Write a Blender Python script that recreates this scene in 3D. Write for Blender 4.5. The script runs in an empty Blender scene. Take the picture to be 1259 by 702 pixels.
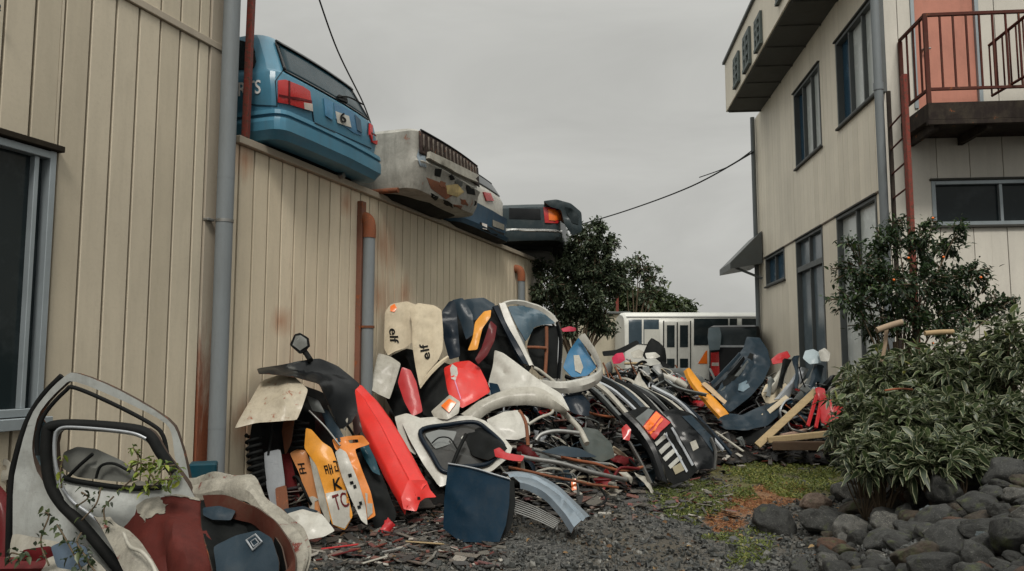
import bpy, bmesh, math, random
import numpy as np
from mathutils import Vector, Matrix, noise
from mathutils.bvhtree import BVHTree
from mathutils.geometry import delaunay_2d_cdt
random.seed(7); rng = np.random.default_rng(7)
S = bpy.context.scene
COL = S.collection
V = Vector
# ------------------------------------------------------------------ camera
F = 970.0; CX = 629.5; CY = 351.0; PITCH = math.atan(94/F); CH = 1.4
CAM = V((0, 0, CH))
fw = V((0, math.cos(PITCH), math.sin(PITCH))); up = V((0, -math.sin(PITCH), math.cos(PITCH)))
def ray(px, py): return fw + V(((px-CX)/F, 0, 0)) + up*((CY-py)/F)
def at(px, py, Y):
    d = ray(px, py); return CAM + d*(Y/d.y)
def on_ground(px, py, z=0.0):
    d = ray(px, py); return CAM + d*((z-CH)/d.z)
class Plane:
    """vertical wall plane through a point with a horizontal direction; s along, d outward"""
    def __init__(s, p, dirv, out):
        s.p = V((p[0], p[1], 0)); s.d = V((dirv[0], dirv[1], 0)).normalized(); s.n = V((out[0], out[1], 0)).normalized()
    def hit(s, px, py, off=0):
        r = ray(px, py); p0 = s.p + s.n*off
        t = (p0-CAM).dot(s.n)/r.dot(s.n); return CAM + r*t
    def sz(s, px, py, off=0):
        h = s.hit(px, py, off); return ((h-s.p).dot(s.d), h.z)
    def w(s, a, z, d=0): 
        q = s.p + s.d*a + s.n*d; return V((q.x, q.y, z))
KL, KR = .344, .0928
LW = Plane((-4.5, 0), (KL, 1), (1, -KL))
RW = Plane((3.94, 0), (KR, 1), (-1, KR))
_c = RW.hit(1086, 300); 
FW = Plane((_c.x, _c.y), (1, -KR), (-KR, -1))
# ------------------------------------------------------------------ naming
def tag(o, label=None, cat=None, group=None, kind=None):
    if label: o['label'] = label
    if cat: o['category'] = cat
    if group: o['group'] = group
    if kind: o['kind'] = kind
    return o
def empty(name, loc, label, cat, group=None):
    o = bpy.data.objects.new(name, None); COL.objects.link(o); o.location = loc
    o.empty_display_size = .1
    return tag(o, label, cat, group)
def link(name, me, mat=None, parent=None):
    o = bpy.data.objects.new(name, me); COL.objects.link(o)
    if mat is not None and not me.materials:
        for m in (mat if isinstance(mat, (list, tuple)) else [mat]): me.materials.append(m)
    if parent is not None:
        o.parent = parent
        bpy.context.view_layer.update()
        o.matrix_parent_inverse = parent.matrix_world.inverted()
    return o
def recenter(o):
    """origin of a one-mesh thing to its bottom centre"""
    me = o.data; vs = [v.co for v in me.vertices]
    c = sum(vs, V())/len(vs); c.z = min(v.z for v in vs)
    me.transform(Matrix.Translation(-c)); o.location = c
    return o
def from_bm(name, bm, mat, parent=None, smooth=True, split=None):
    me = bpy.data.meshes.new(name); bm.to_mesh(me); bm.free()
    if smooth: me.shade_smooth()
    o = link(name, me, mat, parent)
    if split: 
        m = o.modifiers.new('split', 'EDGE_SPLIT'); m.split_angle = math.radians(split)
    return o
# ------------------------------------------------------------------ materials
def nodes_of(m):
    m.use_nodes = True; nt = m.node_tree; return nt, nt.nodes, nt.links, nt.nodes['Principled BSDF']
MATS = {}
def rgba(c): return (c[0], c[1], c[2], 1)
def noise_node(nt, co, scale, detail=5, rough=.6, dist=0):
    n = nt.nodes.new('ShaderNodeTexNoise'); n.inputs['Scale'].default_value = scale
    n.inputs['Detail'].default_value = detail; n.inputs['Roughness'].default_value = rough
    n.inputs['Distortion'].default_value = dist
    nt.links.new(co, n.inputs['Vector']); return n.outputs['Fac']
def ramp(nt, fac, a, b, ca=(0,0,0,1), cb=(1,1,1,1)):
    r = nt.nodes.new('ShaderNodeValToRGB'); e = r.color_ramp.elements
    e[0].position = a; e[1].position = b; e[0].color = ca; e[1].color = cb
    nt.links.new(fac, r.inputs['Fac']); return r.outputs['Color']
def mix(nt, fac, a, b, mode='MIX'):
    m = nt.nodes.new('ShaderNodeMix'); m.data_type = 'RGBA'; m.blend_type = mode
    for k, x in ((0, fac), (6, a), (7, b)):
        if hasattr(x, 'is_linked') or hasattr(x, 'links'): nt.links.new(x, m.inputs[k])
        elif k == 0: m.inputs[0].default_value = x
        else: m.inputs[k].default_value = rgba(x)
    return m.outputs[2]
def paint(name, c, rough=.4, metal=0.0, dirt=.35, rust=0.0, coat=.3, bump=.02, dirtc=(.10,.085,.06), scale=1.0, rustc=(.16,.05,.02), stretch=None, rustlow=None):
    """weathered painted / metal / plastic surface"""
    if name in MATS: return MATS[name]
    m = bpy.data.materials.new(name); nt, N, L, B = nodes_of(m)
    tc = N.new('ShaderNodeTexCoord'); mp = N.new('ShaderNodeMapping'); L.new(tc.outputs['Object'], mp.inputs['Vector'])
    if stretch: mp.inputs['Scale'].default_value = stretch
    co = mp.outputs['Vector']
    n1 = noise_node(nt, co, 2.2*scale, 8, .65); n2 = noise_node(nt, co, 5*scale, 10, .68, .4); n3 = noise_node(nt, co, 60*scale, 4, .7)
    col = mix(nt, ramp(nt, n1, .3, .75), tuple(x*.86 for x in c), tuple(min(1, x*1.1) for x in c))
    if dirt > 0:
        mm = N.new('ShaderNodeMath'); mm.operation = 'MULTIPLY'; L.new(ramp(nt, n2, .60-.25*dirt, .95-.1*dirt), mm.inputs[0]); mm.inputs[1].default_value = min(.9, dirt*1.2)
        col = mix(nt, mm.outputs[0], col, dirtc)
        m2 = N.new('ShaderNodeMath'); m2.operation = 'MULTIPLY'; L.new(ramp(nt, n3, .5, .75), m2.inputs[0]); m2.inputs[1].default_value = dirt*.5
        col = mix(nt, m2.outputs[0], col, tuple(x*.5 for x in c))
        mp2 = N.new('ShaderNodeMapping'); mp2.inputs['Scale'].default_value = (1, 1, .14); mp2.inputs['Rotation'].default_value = (.2, .15, 0); L.new(tc.outputs['Object'], mp2.inputs['Vector'])
        n4 = noise_node(nt, mp2.outputs[0], 16*scale, 8, .7, .2); m3 = N.new('ShaderNodeMath'); m3.operation = 'MULTIPLY'; L.new(ramp(nt, n4, .48, .74), m3.inputs[0]); m3.inputs[1].default_value = min(.8, dirt*.85)
        col = mix(nt, m3.outputs[0], col, tuple(.5*x+.5*y for x, y in zip(dirtc, tuple(.6*x for x in c))))
        mp3 = N.new('ShaderNodeMapping'); mp3.inputs['Scale'].default_value = (.25, 3, 1.6); mp3.inputs['Rotation'].default_value = (.7, .4, .9); L.new(tc.outputs['Object'], mp3.inputs['Vector'])
        n5 = noise_node(nt, mp3.outputs[0], 22, 6, .75); m4 = N.new('ShaderNodeMath'); m4.operation = 'MULTIPLY'; L.new(ramp(nt, n5, .64, .67), m4.inputs[0]); m4.inputs[1].default_value = min(.6, dirt*.9)
        lum = sum(c)/3; col = mix(nt, m4.outputs[0], col, tuple(.25*x+.05 for x in c) if lum > .12 else tuple(x*1.4+.014 for x in c))
    if rust > 0:
        a = .72-.3*rust
        rn = noise_node(nt, co, 5*scale, 9, .72, .4)
        rc = mix(nt, ramp(nt, n3, .35, .65), rustc, tuple(min(1, x*1.8) for x in rustc))
        rf = ramp(nt, rn, a, a+.04)
        col = mix(nt, rf, col, rc)
    L.new(col, B.inputs['Base Color'])
    rr = N.new('ShaderNodeMapRange'); L.new(n2, rr.inputs['Value']); rr.inputs['To Min'].default_value = max(.05, rough-.12); rr.inputs['To Max'].default_value = min(1, rough+.3)
    L.new(rr.outputs[0], B.inputs['Roughness']); B.inputs['Metallic'].default_value = metal
    B.inputs['Specular IOR Level'].default_value = .34 if max(c) > .1 else .10; B.inputs['Coat Weight'].default_value = coat*(.4 if max(c) > .1 else .3); B.inputs['Coat Roughness'].default_value = .15
    if bump:
        b = N.new('ShaderNodeBump'); b.inputs['Strength'].default_value = .35; b.inputs['Distance'].default_value = bump
        L.new(n1, b.inputs['Height']); 
        b2 = N.new('ShaderNodeBump'); b2.inputs['Strength'].default_value = .3; b2.inputs['Distance'].default_value = bump*.15
        L.new(n3, b2.inputs['Height']); L.new(b.outputs[0], b2.inputs['Normal']); L.new(b2.outputs[0], B.inputs['Normal'])
    MATS[name] = m; return m
def glass(name, c=(.02,.03,.035), rough=.06, trans=0.0, alpha=1.0):
    if name in MATS: return MATS[name]
    m = bpy.data.materials.new(name); nt, N, L, B = nodes_of(m)
    tc = N.new('ShaderNodeTexCoord'); n = noise_node(nt, tc.outputs['Object'], 3, 6, .7); n2 = noise_node(nt, tc.outputs['Object'], .8, 2)
    col = mix(nt, ramp(nt, n, .5, .85), c, tuple(x*1.6+.02 for x in c)); L.new(col, B.inputs['Base Color'])
    r = N.new('ShaderNodeMapRange'); L.new(n, r.inputs['Value']); r.inputs['To Min'].default_value = rough; r.inputs['To Max'].default_value = rough+.2
    L.new(r.outputs[0], B.inputs['Roughness']); B.inputs['Transmission Weight'].default_value = trans; B.inputs['IOR'].default_value = 1.3 if max(c) < .05 else 1.45
    B.inputs['Alpha'].default_value = alpha
    b = N.new('ShaderNodeBump'); b.inputs['Strength'].default_value = .15; b.inputs['Distance'].default_value = .03; L.new(n2, b.inputs['Height']); L.new(b.outputs[0], B.inputs['Normal'])
    MATS[name] = m; return m
# ------------------------------------------------------------------ mesh tools
def catmull(pts, n=6, closed=False):
    P = [V(p) for p in pts]; out = []; m = len(P)
    if m < 3 and not closed: 
        return [P[0].lerp(P[1], i/n) for i in range(n+1)]
    rngm = m if closed else m-1
    for i in range(rngm):
        if closed: a, b, c, d = P[(i-1) % m], P[i], P[(i+1) % m], P[(i+2) % m]
        else: a, b, c, d = P[max(i-1, 0)], P[i], P[i+1], P[min(i+2, m-1)]
        for k in range(n):
            t = k/n
            out.append(.5*((2*b)+(c-a)*t+(2*a-5*b+4*c-d)*t*t+(3*b-a-3*c+d)*t**3))
    if not closed: out.append(P[-1].copy())
    return out
def frames(path, closed=False, upv=None):
    m = len(path); T = []
    for i in range(m):
        a = path[(i-1) % m] if (closed or i > 0) else path[i]; b = path[(i+1) % m] if (closed or i < m-1) else path[i]
        t = (b-a); T.append(t.normalized() if t.length > 1e-9 else V((0, 0, 1)))
    n = upv.copy() if upv else V((0, 0, 1))
    n = n - T[0]*n.dot(T[0])
    if n.length < 1e-3: n = T[0].orthogonal()
    n.normalize(); out = []
    for t in T:
        n = n - t*n.dot(t)
        if n.length < 1e-4: n = t.orthogonal()
        n.normalize(); out.append((n.copy(), t.cross(n)))
    return out
def sweep_bm(path, prof, closed=False, cap=True, upv=None, scales=None, bm=None, profclosed=True):
    bm = bm or bmesh.new(); fr = frames(path, closed, upv); rings = []
    for i, p in enumerate(path):
        s = scales[i] if scales else 1.0
        a, b = fr[i]
        rings.append([bm.verts.new(p + a*(q[0]*s) + b*(q[1]*s)) for q in prof])
    k = len(prof); m = len(path)
    for i in range(m if closed else m-1):
        A, B = rings[i], rings[(i+1) % m]
        for j in range(k if profclosed else k-1):
            bm.faces.new((A[j], A[(j+1) % k], B[(j+1) % k], B[j]))
    if cap and not closed and profclosed:
        bm.faces.new(rings[0][::-1]); bm.faces.new(rings[-1])
    return bm
def circ(r, n=10, sx=1, sy=1): return [(r*sx*math.cos(2*math.pi*i/n), r*sy*math.sin(2*math.pi*i/n)) for i in range(n)]
def tube(name, pts, r, mat, parent=None, closed=False, n=10, sub=6, smooth=True, wob=0, scales=None, flat=None):
    path = catmull(pts, sub, closed) if sub > 1 else [V(p) for p in pts]
    if wob: path = [p+V((noise.noise(p*3.1+V((1,2,3))), noise.noise(p*3.3+V((5,2,8))), noise.noise(p*2.9+V((9,4,1)))))*wob for p in path]
    sc = None
    if scales: 
        sc = [scales[0]+(scales[1]-scales[0])*i/(len(path)-1) for i in range(len(path))]
    prof = circ(r, n) if not flat else circ(r, n, flat[0], flat[1])
    return from_bm(name, sweep_bm(path, prof, closed, scales=sc), mat, parent, split=50)
def bar(name, a, b, w, h, mat, parent=None, upv=None, bev=.004):
    bm = sweep_bm([V(a), V(b)], [(h/2, w/2), (h/2, -w/2), (-h/2, -w/2), (-h/2, w/2)], upv=upv)
    if bev: bmesh.ops.bevel(bm, geom=bm.edges[:], offset=bev, segments=1, affect='EDGES')
    bmesh.ops.recalc_face_normals(bm, faces=bm.faces)
    return from_bm(name, bm, mat, parent, smooth=False)
def box_bm(bm, M, x0, x1, y0, y1, z0, z1, bev=0):
    vs = [bm.verts.new(M @ V((x, y, z))) for x in (x0, x1) for y in (y0, y1) for z in (z0, z1)]
    fs = [bm.faces.new([vs[i] for i in f]) for f in ((0,1,3,2),(4,6,7,5),(0,4,5,1),(2,3,7,6),(0,2,6,4),(1,5,7,3))]
    if bev:
        es = list({e for f in fs for e in f.edges}); bmesh.ops.bevel(bm, geom=es, offset=bev, segments=1, affect='EDGES')
    return fs
def wall_M(pl):
    # local x = s, y = outward, z = up
    return Matrix(((pl.d.x, pl.n.x, 0, pl.p.x), (pl.d.y, pl.n.y, 0, pl.p.y), (0, 0, 1, 0), (0, 0, 0, 1)))
def wbox(name, pl, s0, s1, z0, z1, d0, d1, mat, parent=None, bev=.004):
    bm = bmesh.new(); box_bm(bm, wall_M(pl), s0, s1, d0, d1, z0, z1, bev)
    bmesh.ops.recalc_face_normals(bm, faces=bm.faces)
    return from_bm(name, bm, mat, parent, smooth=False)
def wboxes(name, pl, rects, mat, parent=None, bev=.003):
    bm = bmesh.new()
    for r in rects: box_bm(bm, wall_M(pl), r[0], r[1], r[4], r[5], r[2], r[3], bev)
    bmesh.ops.recalc_face_normals(bm, faces=bm.faces)
    return from_bm(name, bm, mat, parent, smooth=False)
def pts3(l): return [at(*p) if len(p) == 3 else V(p) for p in l]
BULGE = .34
def rim_mat(): return paint('worn_sheet_edge', (.07, .05, .04), .7, dirt=.5, rust=.5, coat=0, bump=0)
def jag(poly, n=4, amp=2.0, seed=1):
    out = []; r = random.Random(seed)
    for i in range(len(poly)):
        a, b = poly[i], poly[(i+1) % len(poly)]
        for k in range(n):
            t = k/n; j = amp*(r.random()-.5)*2
            q = [a[m]+(b[m]-a[m])*t for m in range(len(a))]; q[0] += j; q[1] += amp*(r.random()-.5)*2; out.append(tuple(q))
    return out
def sheet(name, outline, mat, parent=None, th=.006, bulge=.03, bw=.12, res=.045, rough=.009, rf=4.0, holes=(), smooth=2, seed=0, crease=None, face=None, Y=None, lip=.0):
    """crumpled / domed panel: outline given as (px, py, Y) corners; real thickness, bulge towards the camera side"""
    if Y is not None: outline = [(p[0], p[1], Y) for p in outline]; holes = [[(p[0], p[1], Y) for p in h] for h in holes]
    O = pts3(outline); Hs = [pts3(h) for h in holes]
    c = sum(O, V())/len(O); n = V()
    for i in range(len(O)):
        a, b = O[i]-c, O[(i+1) % len(O)]-c; n += a.cross(b)
    n.normalize()
    if n.dot(CAM-c) < 0: n = -n
    u = n.orthogonal().normalized(); w = n.cross(u)
    def smoothed(P):
        if smooth >= 3: P = catmull(P, smooth, True)
        elif smooth == 2:      # small rounded corners, straight pressed edges
            Q = []
            for i in range(len(P)):
                a, b, d = P[i-1], P[i], P[(i+1) % len(P)]
                Q += [b.lerp(a, .16), (b.lerp(a, .06)+b.lerp(d, .06))/2, b.lerp(d, .16)]
            P = Q
        out = []
        for i in range(len(P)):
            a, b = P[i], P[(i+1) % len(P)]; k = max(1, int((b-a).length/res))
            out += [a.lerp(b, t/k) for t in range(k)]
        return out
    loops = [smoothed(O)]+[smoothed(h) for h in Hs]
    vs2 = []; off = []; edges = []
    for lp in loops:
        st = len(vs2)
        for p in lp: q = p-c; vs2.append(V((q.dot(u), q.dot(w)))); off.append(q.dot(n))
        edges += [(st+i, st+(i+1) % len(lp)) for i in range(len(lp))]
    nb = len(vs2); B = np.array([(v.x, v.y) for v in vs2]); offb = np.array(off)
    E0 = B[[e[0] for e in edges]]; E1 = B[[e[1] for e in edges]]
    def dist(P):
        d = E1-E0; t = np.clip(((P[:, None]-E0)*d).sum(2)/np.maximum((d*d).sum(1), 1e-12), 0, 1)
        q = E0+d*t[..., None]; return np.sqrt(((P[:, None]-q)**2).sum(2)).min(1)
    def inside(P):
        x, y = P[:, 0:1], P[:, 1:2]
        cnd = (E0[:, 1] > y) != (E1[:, 1] > y)
        xi = (E1[:, 0]-E0[:, 0])*(y-E0[:, 1])/np.where(np.abs(E1[:, 1]-E0[:, 1]) < 1e-12, 1e-12, E1[:, 1]-E0[:, 1])+E0[:, 0]
        return ((cnd & (x < xi)).sum(1) % 2) == 1
    lo, hi = B.min(0), B.max(0); res = min(res, max(.014, float((hi-lo).min())/7))
    gx, gy = np.meshgrid(np.arange(lo[0], hi[0], res), np.arange(lo[1], hi[1], res)); gx[1::2] += res/2
    G = np.stack([gx.ravel(), gy.ravel()], 1)
    if len(G):
        G = G[inside(G)]
        if len(G): G = G[dist(G) > res*.55]
    allv = vs2+[V((float(g[0]), float(g[1]))) for g in G]
    ov, oe, of, *_ = delaunay_2d_cdt(allv, edges, [], 0, 1e-6)
    Pn = np.array([(v.x, v.y) for v in ov]); cen = np.array([Pn[list(f)].mean(0) for f in of]); ins = inside(cen)
    of = [f for f, k_ in zip(of, ins) if k_]
    bulge *= BULGE
    if crease is None and face is None:
        rs = random.Random(len(name)*7+seed*13+int(abs(O[0].x)*100)); crease = []
        span = float((hi-lo).max())
        for _ in range(4):
            a2 = lo+(hi-lo)*np.array([rs.random(), rs.random()]); b2 = lo+(hi-lo)*np.array([rs.random(), rs.random()])
            crease.append((V(a2), V(b2), rs.choice((-1, 1))*span*rs.uniform(.015, .035), span*rs.uniform(.018, .05)))
    Pn = np.array([(v.x, v.y) for v in ov]); D = dist(Pn)
    dd = ((Pn[:, None]-B[None])**2).sum(2); wt = 1/(dd+1e-5)**1.2; offv = (wt*offb).sum(1)/wt.sum(1)
    bm = bmesh.new(); bv = []
    for i, p in enumerate(Pn):
        t = min(D[i]/bw, 1); h = offv[i]+bulge*(1-(1-t)**2.2)
        q = c+u*p[0]+w*p[1]
        if rough: h += rough*2*noise.fractal(q*rf+V((seed, 0, seed*1.7)), 1, 2, 3)*(0.3+t)
        if crease:
            for (a, b, amp, wd) in crease:   # crease line in pixels
                if len(a) == 3: A = at(*a)-c; Bq = at(*b)-c; A2 = V((A.dot(u), A.dot(w))); B2 = V((Bq.dot(u), Bq.dot(w)))
                else: A2, B2 = a, b
                dv = B2-A2
                tt = max(0, min(1, (V(p)-A2).dot(dv)/dv.length_squared)); ds = (V(p)-A2-dv*tt).length
                h += amp*math.exp(-(ds/wd)**2)*min(1, t*2+.1)
        if lip: h -= lip*max(0, 1-D[i]/.02)
        bv.append(bm.verts.new(q+n*h))
    for f in of:
        try: bm.faces.new([bv[i] for i in f])
        except ValueError: pass
    for v in [v for v in bm.verts if not v.link_faces]: bm.verts.remove(v)
    bmesh.ops.recalc_face_normals(bm, faces=bm.faces)
    s = sum((f.normal*f.calc_area() for f in bm.faces), V())
    if s.dot(n) < 0: bmesh.ops.reverse_faces(bm, faces=bm.faces)
    o = from_bm(name, bm, mat, parent)
    o.data.materials.append(rim_mat())
    m = o.modifiers.new('thick', 'SOLIDIFY'); m.thickness = th; m.offset = -1; m.material_offset_rim = 1
    e = o.modifiers.new('split', 'EDGE_SPLIT'); e.split_angle = math.radians(50)
    return o
def rails(name, A, Bp, mat, parent=None, prof=((0, 0), (.25, .03), (.5, .04), (.75, .03), (1, 0)), th=.008, sub=6, rough=.004, outward=None, seed=0, split=45):
    """panel lofted between two rails, with a cross-section (t, height)"""
    a = catmull(pts3(A), sub); b = catmull(pts3(Bp), sub)
    bm = bmesh.new(); rows = []; n_ = min(len(a), len(b))
    for i in range(n_):
        t = i/(n_-1); p, q = a[i], b[i]
        tg = ((a[min(i+1, n_-1)]-a[max(i-1, 0)])+(b[min(i+1, n_-1)]-b[max(i-1, 0)])).normalized()
        nn = tg.cross(q-p)
        if nn.length < 1e-6: nn = V((0, -1, 0))
        nn.normalize()
        ref = outward if outward else (CAM-p)
        if nn.dot(ref) < 0: nn = -nn
        row = []
        for (tt, h) in prof:
            x = p.lerp(q, tt)+nn*h
            x += nn*rough*2*noise.noise(x*7+V((seed, 0, 0))); row.append(bm.verts.new(x))
        rows.append(row)
    for i in range(n_-1):
        for j in range(len(prof)-1): bm.faces.new((rows[i][j], rows[i][j+1], rows[i+1][j+1], rows[i+1][j]))
    bmesh.ops.recalc_face_normals(bm, faces=bm.faces)
    s = sum((f.normal*f.calc_area() for f in bm.faces), V()); c = sum((v.co for v in bm.verts), V())/len(bm.verts)
    if s.dot((outward if outward else CAM-c)) < 0: bmesh.ops.reverse_faces(bm, faces=bm.faces)
    o = from_bm(name, bm, mat, parent)
    o.data.materials.append(rim_mat())
    m = o.modifiers.new('thick', 'SOLIDIFY'); m.thickness = th; m.offset = -1; m.material_offset_rim = 1
    e = o.modifiers.new('split', 'EDGE_SPLIT'); e.split_angle = math.radians(split)
    return o
def bvh_of(*objs):
    bpy.context.view_layer.update()
    vs = []; ps = []
    for o in objs:
        me = o.data; M = o.matrix_world; k = len(vs)
        vs += [M @ v.co for v in me.vertices]; ps += [[k+i for i in p.vertices] for p in me.polygons]
    return BVHTree.FromPolygons(vs, ps)
def decal(name, targets, outline, mat, parent=None, off=.004, th=.004, res=6, smooth=1, bulge=0):
    """a thin piece laid on the real surface of its target; outline in pixels"""
    tr = bvh_of(*targets)
    loop = []
    P = [V((p[0], p[1], 0)) for p in outline]
    if smooth > 1: P = catmull(P, smooth, True)
    for i in range(len(P)):
        a, b = P[i], P[(i+1) % len(P)]; k = max(1, int((b-a).length/res)); loop += [a.lerp(b, t/k) for t in range(k)]
    vs = [V((p.x, p.y)) for p in loop]; nb = len(vs)
    edges = [(i, (i+1) % nb) for i in range(nb)]
    xs = [v.x for v in vs]; ys = [v.y for v in vs]
    from mathutils.geometry import intersect_point_tri_2d
    y = min(ys)+res*.5
    B = np.array([(v.x, v.y) for v in vs]); E0 = B; E1 = np.roll(B, -1, 0)
    while y < max(ys):
        x = min(xs)+res*.5
        while x < max(xs):
            cnd = (E0[:, 1] > y) != (E1[:, 1] > y); dy = np.where(np.abs(E1[:, 1]-E0[:, 1]) < 1e-9, 1e-9, E1[:, 1]-E0[:, 1])
            xi = (E1[:, 0]-E0[:, 0])*(y-E0[:, 1])/dy+E0[:, 0]
            if ((cnd & (x < xi)).sum() % 2) == 1: vs.append(V((x, y)))
            x += res
        y += res
    ov, oe, of, *_ = delaunay_2d_cdt(vs, edges, [], 1, 1e-6)
    return _lay(name, tr, [(v.x, v.y) for v in ov], of, mat, parent, off, th)
def _lay(name, tr, pv, faces, mat, parent, off, th):
    bm = bmesh.new(); bv = []; hits = []
    for (x, y) in pv:
        r = ray(x, y).normalized(); h = tr.ray_cast(CAM, r); hits.append(h)
    good = [h for h in hits if h[0] is not None]
    if not good: print('DECAL MISS', name); bm.free(); return None
    md = sorted(h[3] for h in good)[len(good)//2]
    for (x, y), h in zip(pv, hits):
        r = ray(x, y).normalized()
        if h[0] is None or abs(h[3]-md) > .8: bv.append(None)
        else:
            n = h[1] if h[1].dot(r) < 0 else -h[1]
            bv.append(bm.verts.new(h[0]+n*off))
    for f in faces:
        if any(bv[i] is None for i in f): continue
        try: bm.faces.new([bv[i] for i in f])
        except ValueError: pass
    if not bm.faces: print('DECAL EMPTY', name); bm.free(); return None
    bmesh.ops.recalc_face_normals(bm, faces=bm.faces)
    c = sum((v.co for v in bm.verts), V())/len(bm.verts); s = sum((f.normal*f.calc_area() for f in bm.faces), V())
    if s.dot(CAM-c) < 0: bmesh.ops.reverse_faces(bm, faces=bm.faces)
    o = from_bm(name, bm, mat, parent)
    m = o.modifiers.new('thick', 'SOLIDIFY'); m.thickness = th; m.offset = 0
    e = o.modifiers.new('split', 'EDGE_SPLIT'); e.split_angle = math.radians(50)
    return o
def text_decal(name, targets, s, corners, mat, parent=None, off=.004):
    """lettering laid on a surface; corners: pixel positions of the text box: bottom-left, bottom-right, top-left"""
    cu = bpy.data.curves.new('t', 'FONT'); cu.body = s; cu.resolution_u = 3; cu.offset = .012
    ob = bpy.data.objects.new('t', cu); COL.objects.link(ob); bpy.context.view_layer.update()
    me = bpy.data.meshes.new_from_object(ob.evaluated_get(bpy.context.evaluated_depsgraph_get()))
    bpy.data.objects.remove(ob); bm = bmesh.new(); bm.from_mesh(me)
    xs = [v.co.x for v in bm.verts]; ys = [v.co.y for v in bm.verts]
    x0, x1, y0, y1 = min(xs), max(xs), min(ys), max(ys)
    bmesh.ops.triangulate(bm, faces=bm.faces)
    for _ in range(2):
        le = [e for e in bm.edges if e.calc_length() > .18]
        if le: bmesh.ops.subdivide_edges(bm, edges=le, cuts=1); bmesh.ops.triangulate(bm, faces=bm.faces)
    bm.verts.index_update()
    bl, br, tl = [V(c) for c in corners]
    pv = []
    for v in bm.verts:
        a = (v.co.x-x0)/(x1-x0); b = (v.co.y-y0)/(y1-y0); p = bl+(br-bl)*a+(tl-bl)*b; pv.append((p.x, p.y))
    fs = [[v.index for v in f.verts] for f in bm.faces]; bm.free()
    return _lay(name, bvh_of(*targets), pv, fs, mat, parent, off, .002)
def np_mesh(name, verts, faces, mat, parent=None, attr=None, smooth=False):
    """verts (n,3), faces (m,k) arrays"""
    me = bpy.data.meshes.new(name); n, m, k = len(verts), len(faces), faces.shape[1]
    me.vertices.add(n); me.vertices.foreach_set('co', np.asarray(verts, np.float32).ravel())
    me.loops.add(m*k); me.loops.foreach_set('vertex_index', np.asarray(faces, np.int32).ravel())
    me.polygons.add(m); me.polygons.foreach_set('loop_start', np.arange(0, m*k, k, dtype=np.int32))
    me.update(calc_edges=True)
    if attr:
        for an, av in attr.items():
            a = me.attributes.new(an, 'FLOAT', 'POINT'); a.data.foreach_set('value', np.asarray(av, np.float32))
    if smooth: me.shade_smooth()
    else: me.shade_flat()
    return link(name, me, mat, parent)
def copy_tree(o, parent=None):
    c = o.copy(); COL.objects.link(c)
    if parent is not None: c.parent = parent
    for ch in list(o.children): copy_tree(ch, c)
    return c
# ================================================================== camera, sky, light
cam = bpy.data.cameras.new('camera'); co = bpy.data.objects.new('camera', cam); COL.objects.link(co)
co.location = CAM; co.rotation_euler = (math.pi/2+PITCH, 0, 0); cam.sensor_width = 36; cam.lens = 36*F/1259; cam.clip_end = 2000; cam.clip_start = .05
S.camera = co
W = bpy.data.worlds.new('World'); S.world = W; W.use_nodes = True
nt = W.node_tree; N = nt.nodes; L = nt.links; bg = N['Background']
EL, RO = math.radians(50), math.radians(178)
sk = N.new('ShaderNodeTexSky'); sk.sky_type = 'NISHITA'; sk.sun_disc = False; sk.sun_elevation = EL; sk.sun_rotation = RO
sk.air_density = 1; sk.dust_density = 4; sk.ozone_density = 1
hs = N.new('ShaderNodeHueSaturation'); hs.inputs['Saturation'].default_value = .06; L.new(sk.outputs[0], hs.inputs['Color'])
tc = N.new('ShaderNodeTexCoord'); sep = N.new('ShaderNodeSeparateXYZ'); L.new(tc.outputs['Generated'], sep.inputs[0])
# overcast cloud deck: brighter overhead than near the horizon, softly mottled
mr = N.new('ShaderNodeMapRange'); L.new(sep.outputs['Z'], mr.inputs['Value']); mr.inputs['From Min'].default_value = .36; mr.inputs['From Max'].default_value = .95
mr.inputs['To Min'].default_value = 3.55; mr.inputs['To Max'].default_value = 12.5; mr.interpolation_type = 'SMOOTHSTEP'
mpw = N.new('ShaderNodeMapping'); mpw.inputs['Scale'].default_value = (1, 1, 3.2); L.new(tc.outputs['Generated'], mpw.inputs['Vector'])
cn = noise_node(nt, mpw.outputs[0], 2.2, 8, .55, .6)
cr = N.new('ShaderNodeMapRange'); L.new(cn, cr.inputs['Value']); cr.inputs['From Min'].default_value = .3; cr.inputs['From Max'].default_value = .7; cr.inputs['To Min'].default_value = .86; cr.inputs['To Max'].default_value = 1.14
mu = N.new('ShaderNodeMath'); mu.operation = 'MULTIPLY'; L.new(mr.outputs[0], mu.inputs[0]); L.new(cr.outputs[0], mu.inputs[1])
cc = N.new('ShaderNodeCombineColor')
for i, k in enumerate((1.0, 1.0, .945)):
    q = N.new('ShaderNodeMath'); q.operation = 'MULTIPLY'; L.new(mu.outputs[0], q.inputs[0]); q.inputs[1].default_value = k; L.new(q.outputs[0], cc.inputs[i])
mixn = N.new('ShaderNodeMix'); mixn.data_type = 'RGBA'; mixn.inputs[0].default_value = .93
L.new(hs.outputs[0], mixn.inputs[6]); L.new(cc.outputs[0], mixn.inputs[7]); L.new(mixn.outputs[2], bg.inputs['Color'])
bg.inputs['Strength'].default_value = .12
sl = bpy.data.lights.new('sun', 'SUN'); sl.energy = 1.9; sl.angle = math.radians(15); sl.color = (1, .95, .87)
so = bpy.data.objects.new('sun', sl); COL.objects.link(so)
sd = V((math.sin(RO)*math.cos(EL), math.cos(RO)*math.cos(EL), math.sin(EL)))
so.rotation_euler = sd.to_track_quat('Z', 'Y').to_euler()
S.view_settings.view_transform = 'Standard'; S.view_settings.look = 'None'; S.view_settings.gamma = 1; S.view_settings.exposure = .22
S.view_settings.use_curve_mapping = False
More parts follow.
